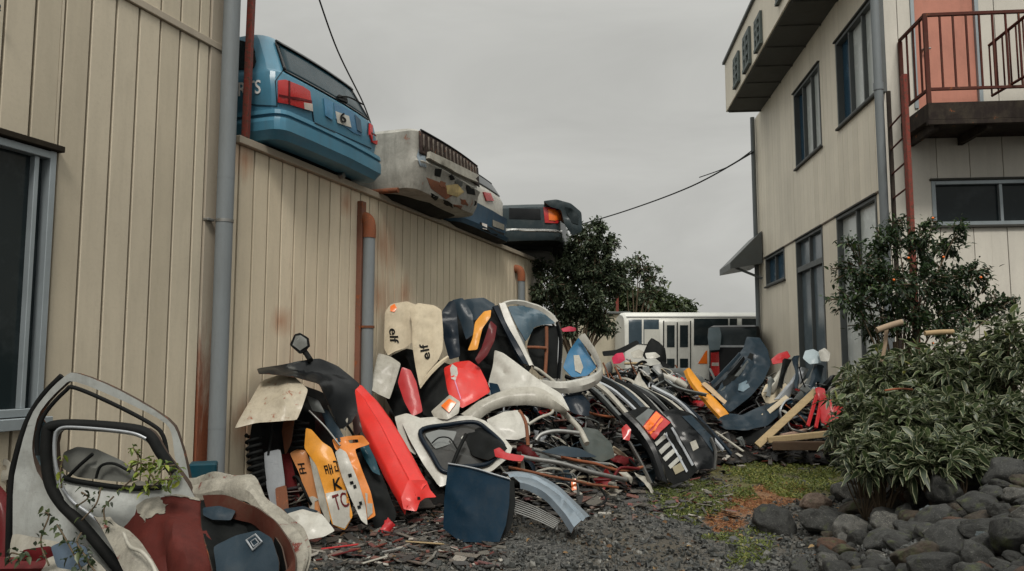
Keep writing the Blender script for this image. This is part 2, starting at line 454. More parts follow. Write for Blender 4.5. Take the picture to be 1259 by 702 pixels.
S.cycles.use_denoising = True; S.cycles.max_bounces = 6
# ================================================================== palette
WHITE = paint('white_paint', (.45, .44, .395), .33, dirt=.45, rust=.13, scale=.8)
WHITE2 = paint('grubby_white_paint', (.37, .355, .305), .45, dirt=.6, rust=.18, scale=1.3)
CREAM = paint('cream_paint', (.50, .42, .29), .5, dirt=.5, rust=.08, coat=0, scale=2)
REDP = paint('red_bumper_paint', (.60, .022, .016), .38, dirt=.22, scale=1.5, coat=.4)
RED2 = paint('red_paint', (.38, .012, .016), .4, dirt=.3)
DRED = paint('dark_red_paint', (.10, .010, .012), .45, dirt=.4)
ORANGE = paint('orange_paint', (.62, .19, .02), .45, dirt=.3, rust=.08)
YELLOW = paint('yellow_orange_paint', (.66, .27, .02), .45, dirt=.35, rust=.15)
BLUEC = paint('car_blue_paint', (.058, .19, .28), .33, dirt=.3, scale=.7, coat=.6, bump=.006)
BLUE2 = paint('deep_blue_paint', (.002, .015, .030), .5, coat=0, dirt=.15)
NAVY = paint('navy_paint', (.005, .011, .019), .36, dirt=.3, dirtc=(.05, .056, .06))
SLATE = paint('slate_blue_paint', (.019, .032, .044), .32, dirt=.35, dirtc=(.075, .08, .08))
TEAL = paint('teal_plastic', (.006, .045, .065), .4, dirt=.3)
BLACK = paint('black_plastic', (.006, .007, .007), .55, dirt=.3, dirtc=(.035, .034, .03), coat=0)
BLACKG = paint('black_gloss', (.005, .006, .007), .25, dirt=.3, dirtc=(.03, .032, .031), coat=.6)
RUBBER = paint('rubber', (.009, .010, .010), .6, dirt=.3, coat=0, dirtc=(.05, .045, .04), bump=.004)
GREY = paint('grey_paint', (.10, .11, .108), .4, dirt=.4)
SILVER = paint('silver_paint', (.34, .36, .38), .3, metal=.3, dirt=.35, coat=.5)
STEEL = paint('dull_steel', (.28, .28, .27), .42, metal=.8, dirt=.5, rust=.15, coat=0)
ALU = paint('aluminium_frame', (.30, .34, .36), .4, metal=.4, dirt=.2, coat=0, bump=.002)
RUST = paint('rusty_metal', (.16, .055, .025), .75, dirt=.6, rust=.6, coat=0, scale=2)
RUSTBAR = paint('rusted_red_lead', (.20, .03, .02), .7, dirt=.7, rust=.7, coat=0, scale=5, rustc=(.07, .03, .02))
PIPE = paint('grey_pvc', (.17, .19, .20), .5, dirt=.35, coat=0, scale=.8, stretch=(1, 1, .25), bump=.003)
WOOD = paint('weathered_wood', (.36, .27, .15), .75, dirt=.45, coat=0, stretch=(.5, .5, 3), scale=3, dirtc=(.12, .09, .05))
CABLE = paint('cable_black', (.02, .02, .02), .6, dirt=.1, coat=0, bump=0)
LIGHTCREAM = paint('cloth_cream', (.50, .43, .31), .6, dirt=.35, coat=0, scale=1.5)
GLASSD = glass('dark_glass', (.012, .018, .02), .05)
GLASSB = glass('blue_glass', (.02, .06, .10), .06)
GLASSC = glass('pale_sky_curtain_glass', (.50, .53, .51), .12)  # pale colour holds both the reflected sky and a curtain behind the pane
GLASST = glass('clear_dusty_glass', (.5, .52, .5), .12, trans=.9)
LENSR = paint('red_lens', (.42, .02, .02), .18, dirt=.15, coat=.8, bump=.004)
LENSO = paint('orange_lens', (.75, .16, .02), .18, dirt=.1, coat=.8, bump=.004)
LENSW = paint('clear_lens', (.55, .5, .45), .18, dirt=.15, coat=.8, bump=.004)
# ================================================================== ground
def sst(t): t = np.clip(t, 0, 1); return t*t*(3-2*t)
_a = on_ground(955, 702); _b = on_ground(1030, 596)
_bd = np.array([_b.x-_a.x, _b.y-_a.y]); _bd /= np.linalg.norm(_bd); _bn = np.array([_bd[1], -_bd[0]])
def gz(x, y):
    x = np.asarray(x, float); y = np.asarray(y, float)
    d = (x-_a.x)*_bn[0]+(y-_a.y)*_bn[1]
    h = .62*sst((d+.05)/2.0)
    h = h+.035*np.sin(x*1.3+.5)*np.sin(y*.9)*np.exp(-((y-9)/9)**2)+.012*np.sin(x*5.1+y*3)*np.exp(-((y-7)/6)**2)
    return h
def axis(lo, f0, f1, hi, step, nout):
    return np.concatenate([lo+(f0-lo)*(1-(1-np.linspace(0, 1, nout, endpoint=False))**3)*1.0, np.arange(f0, f1, step), f1+(hi-f1)*np.linspace(0, 1, nout)**3])
ax = np.unique(axis(-600, -7, 9, 600, .09, 14)); ay = np.unique(axis(-100, 2, 18, 1200, .09, 14))
X, Y = np.meshgrid(ax, ay); Z = gz(X, Y)
Z = Z+np.where((X > -7) & (X < 9) & (Y > 2) & (Y < 18), rng.normal(0, .004, X.shape), 0)
nx, ny = len(ax), len(ay); idx = np.arange(nx*ny).reshape(ny, nx)
fc = np.stack([idx[:-1, :-1], idx[:-1, 1:], idx[1:, 1:], idx[1:, :-1]], -1).reshape(-1, 4)
gm = bpy.data.materials.new('gravel_ground'); nt, N, L, B = nodes_of(gm)
tc = N.new('ShaderNodeTexCoord'); co_ = tc.outputs['Object']
vo = N.new('ShaderNodeTexVoronoi'); vo.inputs['Scale'].default_value = 38; L.new(co_, vo.inputs['Vector'])
vo2 = N.new('ShaderNodeTexVoronoi'); vo2.inputs['Scale'].default_value = 90; L.new(co_, vo2.inputs['Vector'])
sepc = N.new('ShaderNodeSeparateColor'); L.new(vo.outputs['Color'], sepc.inputs[0])
st = ramp(nt, sepc.outputs[0], .1, 1.0, (.018, .019, .018, 1), (.12, .118, .108, 1))
big = noise_node(nt, co_, .9, 6, .6); med = noise_node(nt, co_, 5, 6, .7)
soil = mix(nt, med, (.035, .03, .022), (.09, .075, .05))
gcol = mix(nt, ramp(nt, big, .42, .62), st, soil)
L.new(gcol, B.inputs['Base Color']); B.inputs['Roughness'].default_value = .7
bb = N.new('ShaderNodeBump'); bb.inputs['Strength'].default_value = .9; bb.inputs['Distance'].default_value = .02; bb.invert = True
L.new(vo.outputs['Distance'], bb.inputs['Height']); b2 = N.new('ShaderNodeBump'); b2.inputs['Distance'].default_value = .008; b2.invert = True; L.new(vo2.outputs['Distance'], b2.inputs['Height']); L.new(bb.outputs[0], b2.inputs['Normal']); L.new(b2.outputs[0], B.inputs['Normal'])
def pin(poly, X, Y):
    P = np.array([on_ground(*p)[:2] for p in poly]); c = np.zeros(X.shape, bool); j = len(P)-1
    for i in range(len(P)):
        yi, yj = P[i][1], P[j][1]
        c ^= ((yi > Y) != (yj > Y)) & (X < (P[j][0]-P[i][0])*(Y-yi)/(yj-yi+1e-12)+P[i][0]); j = i
    return c
PG = [(800, 602), (870, 585), (885, 548), (960, 552), (1045, 558), (1050, 590), (1015, 612), (950, 612), (900, 640), (840, 640)]
PN = [(862, 632), (900, 606), (940, 592), (990, 596), (1002, 608), (960, 620), (930, 634), (905, 650), (872, 650)]
_n = np.array([noise.fractal(V((a*1.7, b*1.7, 7)), 1, 2, 4) for a, b in zip(X.ravel(), Y.ravel())]).reshape(X.shape)
moss = (pin(PG, X, Y)*(.62+.5*_n)).clip(0, 1); needle = (pin(PN, X, Y)*(.75+.5*_n)).clip(0, 1)
dx_ = (X-_a.x)*_bn[0]+(Y-_a.y)*_bn[1]; dark = sst((dx_+.1)/.5)
for (nm_, src_, cc_) in (('moss', moss, ((.06, .06, .016), (.18, .16, .035))), ('needle', needle, ((.10, .05, .025), (.28, .14, .06))), ('humus', dark, ((.010, .009, .007), (.022, .018, .013)))):
    at_ = N.new('ShaderNodeAttribute'); at_.attribute_name = nm_; gcol = mix(nt, at_.outputs['Fac'], gcol, mix(nt, med, *cc_))
L.new(gcol, B.inputs['Base Color'])
g = np_mesh('ground', np.stack([X.ravel(), Y.ravel(), Z.ravel()], 1), fc, gm, smooth=True, attr={'moss': moss.ravel(), 'needle': needle.ravel(), 'humus': dark.ravel()}); tag(g, kind='structure')
# ------------------------------------------------------------------ gravel stones (uncountable)
def attr_mat(name, stops, rough=.6, attr='tone', noise_amt=.35, coat=0, nscale=25, bump=.01):
    m = bpy.data.materials.new(name); nt, N, L, B = nodes_of(m)
    a = N.new('ShaderNodeAttribute'); a.attribute_name = attr
    r = N.new('ShaderNodeValToRGB'); L.new(a.outputs['Fac'], r.inputs['Fac']); e = r.color_ramp.elements
    e[0].position = stops[0][0]; e[0].color = rgba(stops[0][1]); e[1].position = stops[-1][0]; e[1].color = rgba(stops[-1][1])
    for p, c in stops[1:-1]: q = e.new(p); q.color = rgba(c)
    tc = N.new('ShaderNodeTexCoord'); n = noise_node(nt, tc.outputs['Object'], nscale, 5, .7)
    mm = mix(nt, ramp(nt, n, .3, .7), r.outputs['Color'], (.0, .0, .0)); 
    m3 = mix(nt, noise_amt, r.outputs['Color'], mm); L.new(m3, B.inputs['Base Color'])
    B.inputs['Roughness'].default_value = rough; B.inputs['Coat Weight'].default_value = coat
    if bump:
        b = N.new('ShaderNodeBump'); b.inputs['Distance'].default_value = bump; b.inputs['Strength'].default_value = .6; L.new(n, b.inputs['Height']); L.new(b.outputs[0], B.inputs['Normal'])
    return m
ICO = bmesh.new(); bmesh.ops.create_icosphere(ICO, subdivisions=1, radius=1)
IV = np.array([v.co[:] for v in ICO.verts]); IF = np.array([[v.index for v in f.verts] for f in ICO.faces]); ICO.free()
def rand_rot(n):
    q = rng.normal(size=(n, 4)); q /= np.linalg.norm(q, axis=1, keepdims=True); w, x, y, z = q.T
    return np.stack([1-2*(y*y+z*z), 2*(x*y-z*w), 2*(x*z+y*w), 2*(x*y+z*w), 1-2*(x*x+z*z), 2*(y*z-x*w), 2*(x*z-y*w), 2*(y*z+x*w), 1-2*(x*x+y*y)], 1).reshape(-1, 3, 3)
def blobs(name, P, size, mat, squash=(1, .8, .55), jit=.25, tone=None, sv=None):
    n = len(P); sc = (size[:, None]*np.array(squash)*rng.uniform(.7, 1.3, (n, 3)))
    base = IV[None]*(1+rng.normal(0, jit, (n, len(IV), 1)).clip(-.4, .4)); v = base*sc[:, None, :]
    v = np.einsum('nij,nkj->nki', rand_rot(n), v)
    v = v+P[:, None, :]; f = IF[None]+(np.arange(n)*len(IV))[:, None, None]
    t = tone if tone is not None else rng.uniform(0, 1, n)
    return np_mesh(name, v.reshape(-1, 3), f.reshape(-1, 3), mat, attr={'tone': np.repeat(t, len(IV))})
gravm = attr_mat('gravel_stones', [(0, (.010, .012, .012)), (.5, (.036, .039, .036)), (.8, (.09, .092, .084)), (.95, (.2, .195, .175)), (1, (.36, .35, .3))], .55)
def gpts(n, x0, x1, y0, y1):
    x = rng.uniform(x0, x1, n); y = y0+(y1-y0)*rng.uniform(0, 1, n)**1.35
    return x, y
x, y = gpts(46000, -3.5, 4.2, 4.6, 13); k = (x < 1.0+.3*y); x, y = x[k], y[k]
kg = rng.uniform(0, 1, len(x)) > .62*pin(PG, x, y)+.3*pin(PN, x, y); x, y = x[kg], y[kg]
sz = rng.gamma(3.2, .0038, len(x)).clip(.005, .045)*np.where(y > 8.2, .75, 1)
o = blobs('gravel', np.stack([x, y, gz(x, y)+sz*.25], 1), sz, gravm, tone=rng.beta(1.6, 2.0, len(x)))
tag(o, 'dark grey loose gravel covering the yard ground', 'gravel', kind='stuff')
# ------------------------------------------------------------------ walls
def boards(name, pl, s0, s1, z0, z1, pitch, gap, mat, openings=(), parent=None, depth=.03, back=None, backmat=None, phase=0, tilt=.0015, zjoin=None, bev=.004):
    bm = bmesh.new(); M = wall_M(pl); a = s0-phase
    while a < s1:
        b = min(a+pitch, s1); p, q = max(a, s0)+gap/2, b-gap/2; a += pitch
        if q-p < .01: continue
        cuts = sorted({p, q} | {c for o_ in openings for c in o_[:2] if p < c < q})
        dd = random.uniform(-tilt, tilt)
        for i in range(len(cuts)-1):
            u0, u1 = cuts[i], cuts[i+1]; zs = [(z0, z1)]
            for (o0, o1, oz0, oz1) in openings:
                if u0 >= o0-1e-6 and u1 <= o1+1e-6:
                    nz = []
                    for (c, d) in zs:
                        if oz0 > c: nz.append((c, min(oz0, d)))
                        if oz1 < d: nz.append((max(oz1, c), d))
                    zs = nz
            for (c, d) in zs:
                if d-c > .01: box_bm(bm, M, u0, u1, -depth, dd, c, d, bev if u1-u0 > .03 else 0)
    bmesh.ops.recalc_face_normals(bm, faces=bm.faces)
    return from_bm(name, bm, mat, parent, smooth=False)
def walltex(name, c, stain=.35, low=None, rustamt=.25, streak=.38, spots=()):
    m = bpy.data.materials.new(name); nt, N, L, B = nodes_of(m)
    tc = N.new('ShaderNodeTexCoord'); co = tc.outputs['Object']
    mp = N.new('ShaderNodeMapping'); mp.inputs['Scale'].default_value = (1, 1, .12); L.new(co, mp.inputs['Vector'])
    n1 = noise_node(nt, co, .7, 6, .6); n2 = noise_node(nt, mp.outputs[0], 9, 8, .7); n3 = noise_node(nt, co, 40, 4, .7); n4 = noise_node(nt, mp.outputs[0], 3, 9, .75, .5)
    col = mix(nt, ramp(nt, n1, .3, .7), tuple(x*.88 for x in c), tuple(x*1.1 for x in c))
    gn = N.new('ShaderNodeNewGeometry'); col = mix(nt, gn.outputs['Random Per Island'], mix(nt, .09, col, (.03, .03, .03)), mix(nt, .05, col, (1, .95, .85)))
    f = N.new('ShaderNodeMath'); f.operation = 'MULTIPLY'; L.new(ramp(nt, n2, .45, .8), f.inputs[0]); f.inputs[1].default_value = streak
    col = mix(nt, f.outputs[0], col, tuple(x*.55 for x in c))
    f = N.new('ShaderNodeMath'); f.operation = 'MULTIPLY'; L.new(ramp(nt, n3, .5, .8), f.inputs[0]); f.inputs[1].default_value = .25
    col = mix(nt, f.outputs[0], col, tuple(x*.6 for x in c))
    f = N.new('ShaderNodeMath'); f.operation = 'MULTIPLY'; L.new(ramp(nt, n4, .60, .72), f.inputs[0]); f.inputs[1].default_value = rustamt
    col = mix(nt, f.outputs[0], col, (.22, .07, .03))
    for (sx, sy, sz_, rr) in spots:
        vd = N.new('ShaderNodeVectorMath'); vd.operation = 'DISTANCE'; L.new(co, vd.inputs[0]); vd.inputs[1].default_value = (sx, sy, sz_)
        r = N.new('ShaderNodeMapRange'); L.new(vd.outputs['Value'], r.inputs['Value']); r.inputs['From Min'].default_value = 0; r.inputs['From Max'].default_value = rr; r.inputs['To Min'].default_value = .42; r.inputs['To Max'].default_value = -.1
        ad = N.new('ShaderNodeMath'); ad.operation = 'ADD'; L.new(r.outputs[0], ad.inputs[0]); L.new(n4, ad.inputs[1])
        f = N.new('ShaderNodeMath'); f.operation = 'MULTIPLY'; L.new(ramp(nt, ad.outputs[0], .60, .95), f.inputs[0]); f.inputs[1].default_value = .75
        col = mix(nt, f.outputs[0], col, (.34, .12, .045))
    if low:   # rust climbing from the bottom edge of the metal
        sp = N.new('ShaderNodeSeparateXYZ'); L.new(co, sp.inputs[0])
        r = N.new('ShaderNodeMapRange'); L.new(sp.outputs['Z'], r.inputs['Value']); r.inputs['From Min'].default_value = low[0]; r.inputs['From Max'].default_value = low[1]; r.inputs['To Min'].default_value = .55; r.inputs['To Max'].default_value = 0
        ad = N.new('ShaderNodeMath'); ad.operation = 'ADD'; L.new(r.outputs[0], ad.inputs[0]); L.new(n4, ad.inputs[1])
        col = mix(nt, ramp(nt, ad.outputs[0], .66, .82), col, mix(nt, n3, (.10, .03, .018), (.24, .075, .03)))
    L.new(col, B.inputs['Base Color']); B.inputs['Roughness'].default_value = .55
    b = N.new('ShaderNodeBump'); b.inputs['Distance'].default_value = .01; b.inputs['Strength'].default_value = .4; L.new(n1, b.inputs['Height'])
    b2 = N.new('ShaderNodeBump'); b2.inputs['Distance'].default_value = .002; b2.inputs['Strength'].default_value = .4; L.new(n3, b2.inputs['Height']); L.new(b.outputs[0], b2.inputs['Normal']); L.new(b2.outputs[0], B.inputs['Normal'])
    return m
WALLL = walltex('cream_siding', (.53, .465, .35), low=(-.1, .22))
_sp = [(*LW.hit(px, py, 0)[:], rr) for px, py, rr in ((470, 300, .7), (466, 365, .6), (497, 362, .45), (349, 500, .35), (345, 395, .25), (300, 520, .4), (300, 195, .35), (425, 250, .3))]
WALLL2 = walltex('cream_siding_lower', (.66, .57, .42), spots=_sp, rustamt=.6, low=(-.1, .3))
TRIMR = walltex('rusting_trim', (.36, .31, .24), low=(.3, 2.3))
WALLR = walltex('pale_siding', (.76, .69, .555), rustamt=.05, streak=.25)
WALLF = walltex('pale_facade', (.60, .57, .50), rustamt=.05, streak=.3)
GAPM = paint('dark_brown_metal', (.022, .018, .013), .8, dirt=.2, coat=0, bump=0)  # even dark brown for the backing behind board gaps and the drip cap
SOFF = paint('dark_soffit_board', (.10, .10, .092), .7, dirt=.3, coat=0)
def lw(px, py): return LW.sz(px, py)
sC = lw(284, 300)[0]; sTr = lw(249, 300)[0]; sL0 = lw(-140, 300)[0]; sB = lw(289, 300)[0]; sE = lw(668, 330)[0]
zSeam = (lw(162, 0)[1]+lw(276, 62)[1])/2; zCop = (lw(300, 177)[1]+lw(500, 258)[1])/2
print('zSeam', zSeam, 'zCop', zCop, lw(162, 0)[1], lw(276, 62)[1], lw(300, 177)[1], lw(500, 258)[1], lw(640,313)[1])
wR = lw(60, 300)[0]; wT = lw(60, 186)[1]; wB = lw(40, 512)[1]; wL = sL0-.5
wh = empty('tall_warehouse', LW.w(sC, 0), 'tall cream panelled warehouse with a dark aluminium window', 'building')
op = (wL-1, wR, wB, wT)
boards('wall_siding', LW, sL0-1, sTr-.004, 0, zSeam-.03, .2, .018, WALLL, [op], wh, phase=.05)
boards('wall_siding', LW, sL0-1, sTr-.004, zSeam+.03, 6.6, .2, .018, WALLL, [], wh, phase=.05)
wboxes('wall_core', LW, [(sL0-1, sC-.004, 0, wB-.01, -.20, -.035), (sL0-1, sC-.004, wT+.01, 6.6, -.20, -.035), (wR+.004, sC-.004, wB-.01, wT+.01, -.2, -.035), (sC-.2, sC-.004, 0, 6.6, -8, -.2)], GAPM, wh)
wbox('seam_flashing', LW, sL0-1, sC-.1, zSeam-.028, zSeam+.028, -.03, .022, RUST if False else TRIMR, wh)
wbox('corner_trim', LW, sTr, sC, 0, 6.6, -.19, .012, TRIMR, wh)
win = wboxes('window', LW, [(wR-.045, wR-.002, wB, wT, -.06, .03), (wL, wR-.002, wT-.05, wT-.004, -.06, .028), (wL, wR-.002, wB+.004, wB+.05, -.06, .035), (wR-.13, wR-.10, wB+.05, wT-.05, -.05, .006)], ALU, wh)
wbox('sill', LW, wL, wR+.04, wB-.07, wB-.002, -.03, .07, ALU, win); wbox('pane', LW, wL, wR-.045, wB+.05, wT-.05, -.05, -.035, GLASSD, win)
wbox('drip_cap', LW, wL, wR+.03, wT+.002, wT+.04, -.03, .06, GAPM, win)
# lower building
sb = empty('low_storage_building', LW.w((sB+sE)/2, 0), 'long low cream ribbed storage building carrying wrecked cars on its roof', 'building')
boards('wall_siding', LW, sC+.002, sE, 0, zCop-.02, .2, .020, WALLL2, [], sb, phase=.13, depth=.03)
wboxes('wall_core', LW, [(sC+.002, sE, 0, zCop-.02, -.2, -.034), (sE-.2, sE, 0, zCop-.02, -8, -.2)], GAPM, sb)
cop = wbox('coping', LW, sC+.004, sE+.03, zCop-.018, zCop+.045, -.25, .05, TRIMR, sb)
COPM = walltex('coping_metal', (.34, .29, .22), rustamt=.8); cop.data.materials[0] = COPM
wbox('roof', LW, sC+.004, sE-.01, zCop-.10, zCop+.02, -8, -.252, GREY, sb)
# downpipes
def lwp(px, py, off): h = LW.hit(px, py, off); return h
def vpipe(name, px, py, off, r, z0, z1, mat, parent, **k):
    h = LW.hit(px, py, off); return tube(name, [V((h.x, h.y, z0)), V((h.x, h.y, z1))], r, mat, parent, sub=1, n=20, **k)
p = vpipe('downpipe', 275, 300, .10, .066, .0, 6.6, PIPE, wh)
h = LW.hit(275, 300, .10)
for zz in (lw(270, 218)[1], lw(270, 520)[1]): tube('pipe_collar', [V((h.x, h.y, zz-.03)), V((h.x, h.y, zz+.03))], .067, PIPE, p, sub=1, n=20)
zz = LW.hit(273, 271, .1).z; sp_ = (h-LW.p).dot(LW.d)
tube('pipe_bracket', [V((h.x, h.y, zz-.012)), V((h.x, h.y, zz+.012))], .07, STEEL, p, sub=1, n=20); wbox('bracket_arm', LW, sp_-.13, sp_-.05, zz-.01, zz+.01, .0, .05, STEEL, p)
h2 = LW.hit(452, 400, .11); zt = LW.hit(452, 285, .11).z
p = tube('downpipe', [V((h2.x, h2.y, 0)), V((h2.x, h2.y, zt))], .063, PIPE, sb, sub=1, n=20)
OR = paint('rusty_orange_elbow', (.24, .07, .028), .75, dirt=.8, rust=.7, coat=0)
q = LW.hit(452, 262, .11); e0 = LW.hit(438, 250, -.05)
tube('pipe_elbow', [V((h2.x, h2.y, zt-.06)), V((h2.x, h2.y, zt+.06)), V((h2.x, h2.y, zt+.14))+LW.n*-.03, V((h2.x, h2.y, zt+.17))-LW.n*.12], .07, OR, p, n=16)
zz = LW.hit(452, 402, .1).z; tube('pipe_bracket', [V((h2.x, h2.y, zz-.012)), V((h2.x, h2.y, zz+.012))], .072, RUST, p, sub=1, n=20)
s4 = lw(440, 350)[0]; ch = wbox('cable_duct', LW, s4-.045, s4+.045, 0, zCop-.12, .0, .06, None, sb); ch.data.materials.append(paint('rust_brown_duct', (.20, .085, .055), .6, dirt=.5, rust=.5, coat=0))
h3 = LW.hit(641, 340, .11); zt3 = LW.hit(641, 342, .11).z
p = tube('downpipe', [V((h3.x, h3.y, 0)), V((h3.x, h3.y, zt3))], .06, PIPE, sb, sub=1, n=16)
tube('pipe_elbow', [V((h3.x, h3.y, zt3-.05)), V((h3.x, h3.y, zt3+.05)), V((h3.x, h3.y, zt3+.14))-LW.n*.03, V((h3.x, h3.y, zt3+.17))-LW.n*.12], .068, OR, p, n=14)
# steel post on the roof edge beside the blue car
pr = LW.hit(302, 165, .02); pr2 = V((pr.x, pr.y, 0))
rp = bar('steel_post', (pr.x, pr.y, zCop+.046), V((pr.x+.03, pr.y, 6.4)), .075, .05, RUSTBAR, None, upv=V((1, 0, 0)))
tag(recenter(rp), 'red rusty steel post standing at the roof edge beside the blue hatchback', 'post')
# ------------------------------------------------------------------ right-hand building
def rwz(px, py): return RW.sz(px, py)
bd = empty('two_storey_building', RW.w(12, 0), 'pale two storey building with overhanging parapet and balcony', 'building')
sN = rwz(1086, 300)[0]; sF = rwz(930.5, 300)[0]; zTop = rwz(931, 141)[1]; zBand = (rwz(940, 317)[1]+rwz(1083, 232)[1])/2
print('RW', sN, sF, zTop, zBand, rwz(940, 317)[1], rwz(1083, 232)[1])
def rrect(TL, TR, BL, BR, sz=rwz):
    a = [sz(*p) for p in (TL, TR, BL, BR)]
    return (min((a[0][0]+a[2][0])/2, (a[1][0]+a[3][0])/2), max((a[0][0]+a[2][0])/2, (a[1][0]+a[3][0])/2), (a[2][1]+a[3][1])/2, (a[0][1]+a[1][1])/2)
WN = dict(far_up=rrect((976.5, 116), (1008, 76), (978.7, 208.5), (1010, 180)), near_up=rrect((1027.6, 52), (1077, -8), (1031, 158), (1078.6, 115)),
          small=rrect((942, 317), (965, 304), (942, 353), (965, 343)), tall=rrect((981, 293), (1014, 276), (981, 440), (1014, 440)), third=rrect((1032, 262), (1082, 232), (1032, 440), (1082, 440)))
for k in ('tall', 'third'): w_ = list(WN[k]); w_[2] = .5; w_[3] = zBand-.04; WN[k] = tuple(w_)
w_ = list(WN['small']); w_[3] = zBand-.04; WN['small'] = tuple(w_)
print(WN)
boards('side_wall', RW, sN, sF, 0, zBand-.02, .45, .006, WALLR, [WN['small'], WN['tall'], WN['third']], bd, bev=.002)
boards('side_wall', RW, sN, sF, zBand-.02+.012, zTop-.01, .22, .006, WALLR, [WN['far_up'], WN['near_up']], bd, bev=.002, phase=.1)
wbox('band_flashing', RW, sN, sF, zBand-.03, zBand-.002, -.02, .02, paint('band_brown', (.14, .11, .08), .6, coat=0), bd)
fs = 9.0
FWZ = lambda px, py: FW.sz(px, py)
low_w = (FWZ(1146, 250)[0], 2*FWZ(1232, 250)[0]-FWZ(1146, 250)[0], FWZ(1180, 277)[1], FWZ(1180, 222)[1]); dr = (FWZ(1121, 60)[0], FWZ(1205, 60)[0], FWZ(1150, 133)[1], FWZ(1150, 133)[1]+2.05)
print('low_w', low_w, 'door', dr)
boards('front_wall', FW, .0, fs, 0, zTop+1.2, .415, .008, WALLF, [low_w, dr], bd, bev=.002, phase=.1)
def winb(pl, r, panes=2, kind=GLASSC, par=bd, frame=ALU, fw_=.045, back=.09, mull_h=None, first=None):
    s0, s1, z0, z1 = r; R = [(s0, s0+fw_, z0, z1, -.11, .012), (s1-fw_, s1, z0, z1, -.11, .012), (s0+fw_, s1-fw_, z1-fw_, z1, -.11, .010), (s0+fw_, s1-fw_, z0, z0+fw_, -.11, .016)]
    for i in range(1, panes): c = s0+(s1-s0)*i/panes; R.append((c-.02, c+.02, z0+fw_, z1-fw_, -.08, -.01))
    if mull_h: R.append((s0+fw_, s1-fw_, mull_h-.05, mull_h+.05, -.08, .004))
    f = wboxes('window', pl, R, frame, par)
    for i in range(panes):
        a = s0+fw_+(s1-s0-2*fw_)*i/panes; b = s0+fw_+(s1-s0-2*fw_)*(i+1)/panes
        wbox('pane', pl, a+.001, b-.001, z0+fw_, z1-fw_, -.075-.01*i, -.065-.01*i, (first if (first and i == panes-1) else kind), f)
    wbox('sill', pl, s0-.03, s1+.03, z0-.035, z0-.002, -.03, .05, paint('dark_sill', (.06, .06, .055), .5, coat=0), f)
    wbox('head', pl, s0-.02, s1+.02, z1+.002, z1+.03, -.03, .04, paint('dark_sill', (.06, .06, .055), .5, coat=0), f)
    return f
DFR = paint('dark_frame', (.10, .11, .11), .45, dirt=.3, coat=0)
winb(RW, WN['far_up'], 3, GLASSC, frame=DFR, first=GLASSB); winb(RW, WN['near_up'], 3, GLASSC, frame=DFR, first=GLASSB); winb(RW, WN['small'], 2, GLASSB, frame=DFR)
GLASSM = glass('grey_glass', (.11, .14, .16), .1)
winb(RW, WN['tall'], 2, GLASSM, mull_h=rwz(998, 325)[1], frame=DFR); winb(RW, WN['third'], 2, GLASSC, frame=DFR)
winb(FW, low_w, 2, GLASSD, fw_=.05)
wboxes('wall_core', RW, [(sN+.3, sF, 0, zTop-.01, -.4, -.13)], GAPM, bd); wboxes('wall_core', FW, [(.32, fs, 0, zTop+1.2, -.5, -.14)], GAPM, bd)
wbox('far_end_wall', RW, sF+.002, sF+.2, 0, zTop-.01, -7.5, 0, WALLF, bd)
# parapet overhanging the side wall
ov = .74; s0p, s1p = sN-2.2, sF+.35
zp = RW.sz(893, 75, ov)[1]; s1p = RW.sz(893, 142, ov)[0]; zso = RW.sz(893, 142, ov)[1]; s0p = sN-.45
print('parapet', zp, zso, s1p, sF, zTop)
zso = zTop
boards('parapet_fascia', RW, s0p, s1p, zso, zp, 2.4, .01, WALLR, [], bd, depth=.03) .location = RW.n*ov
wbox('parapet_end', RW, s1p, s1p+.04, zso, zp, -7.5, ov-.002, WALLF, bd)
wbox('parapet_cap', RW, s0p-.02, s1p+.07, zp+.002, zp+.06, ov-.12, ov+.05, DFR, bd)
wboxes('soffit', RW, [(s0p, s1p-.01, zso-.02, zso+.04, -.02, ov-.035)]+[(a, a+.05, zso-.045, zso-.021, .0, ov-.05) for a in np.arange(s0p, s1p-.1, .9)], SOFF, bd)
wbox('roof_deck', RW, s0p, s1p-.01, zso+.3, zso+.4, -7.5, ov-.04, GREY, bd)
# raised letters on the fascia (illegible dark green strokes)
LET = paint('dark_green_letters', (.10, .125, .12), .5, dirt=.3, coat=0)
for (px, ya, yb) in ((904.5, 68, 107), (917, 40, 87), (931, 20, 62), (957, -30, 4)):
    s_, za = RW.sz(px, ya, ov+.03); _, zb = RW.sz(px, yb, ov+.03); wd = (za-zb)*.42
    st_ = [(0, 1, .86, 1), (0, .16, .1, .86), (.84, 1, 0, .86), (.16, .84, .6, .7), (.16, .84, .32, .42), (.42, .58, .1, .86), (0, 1, 0, .1)]
    wboxes('fascia_letter', RW, [(s_-wd+2*wd*a, s_-wd+2*wd*b, zb+(za-zb)*c, zb+(za-zb)*d, ov+.002, ov+.045+.003*i) for i, (a, b, c, d) in enumerate(st_)], LET, bd)
# corner downpipes
for (px, off, rr, z1) in ((927.5, .07, .05, zTop),):
    q = RW.hit(px+2, 300, off); tube('downpipe', [V((q.x, q.y, 0)), V((q.x, q.y, z1))], rr, PIPE, bd, sub=1, n=14); tube('downpipe', [V((q.x+.08, q.y-.12, 2.5)), V((q.x+.08, q.y-.12, z1))], .02, PIPE, bd, sub=1, n=10)
q = RW.hit(1089, 300, .07); pp = tube('downpipe', [V((q.x, q.y, 0)), V((q.x, q.y, zTop+.0))], .055, PIPE, bd, sub=1, n=16)
zz = RW.hit(1089, 98, .07).z; tube('pipe_collar', [V((q.x, q.y, zz-.05)), V((q.x, q.y, zz+.05))], .063, PIPE, pp, sub=1, n=16)
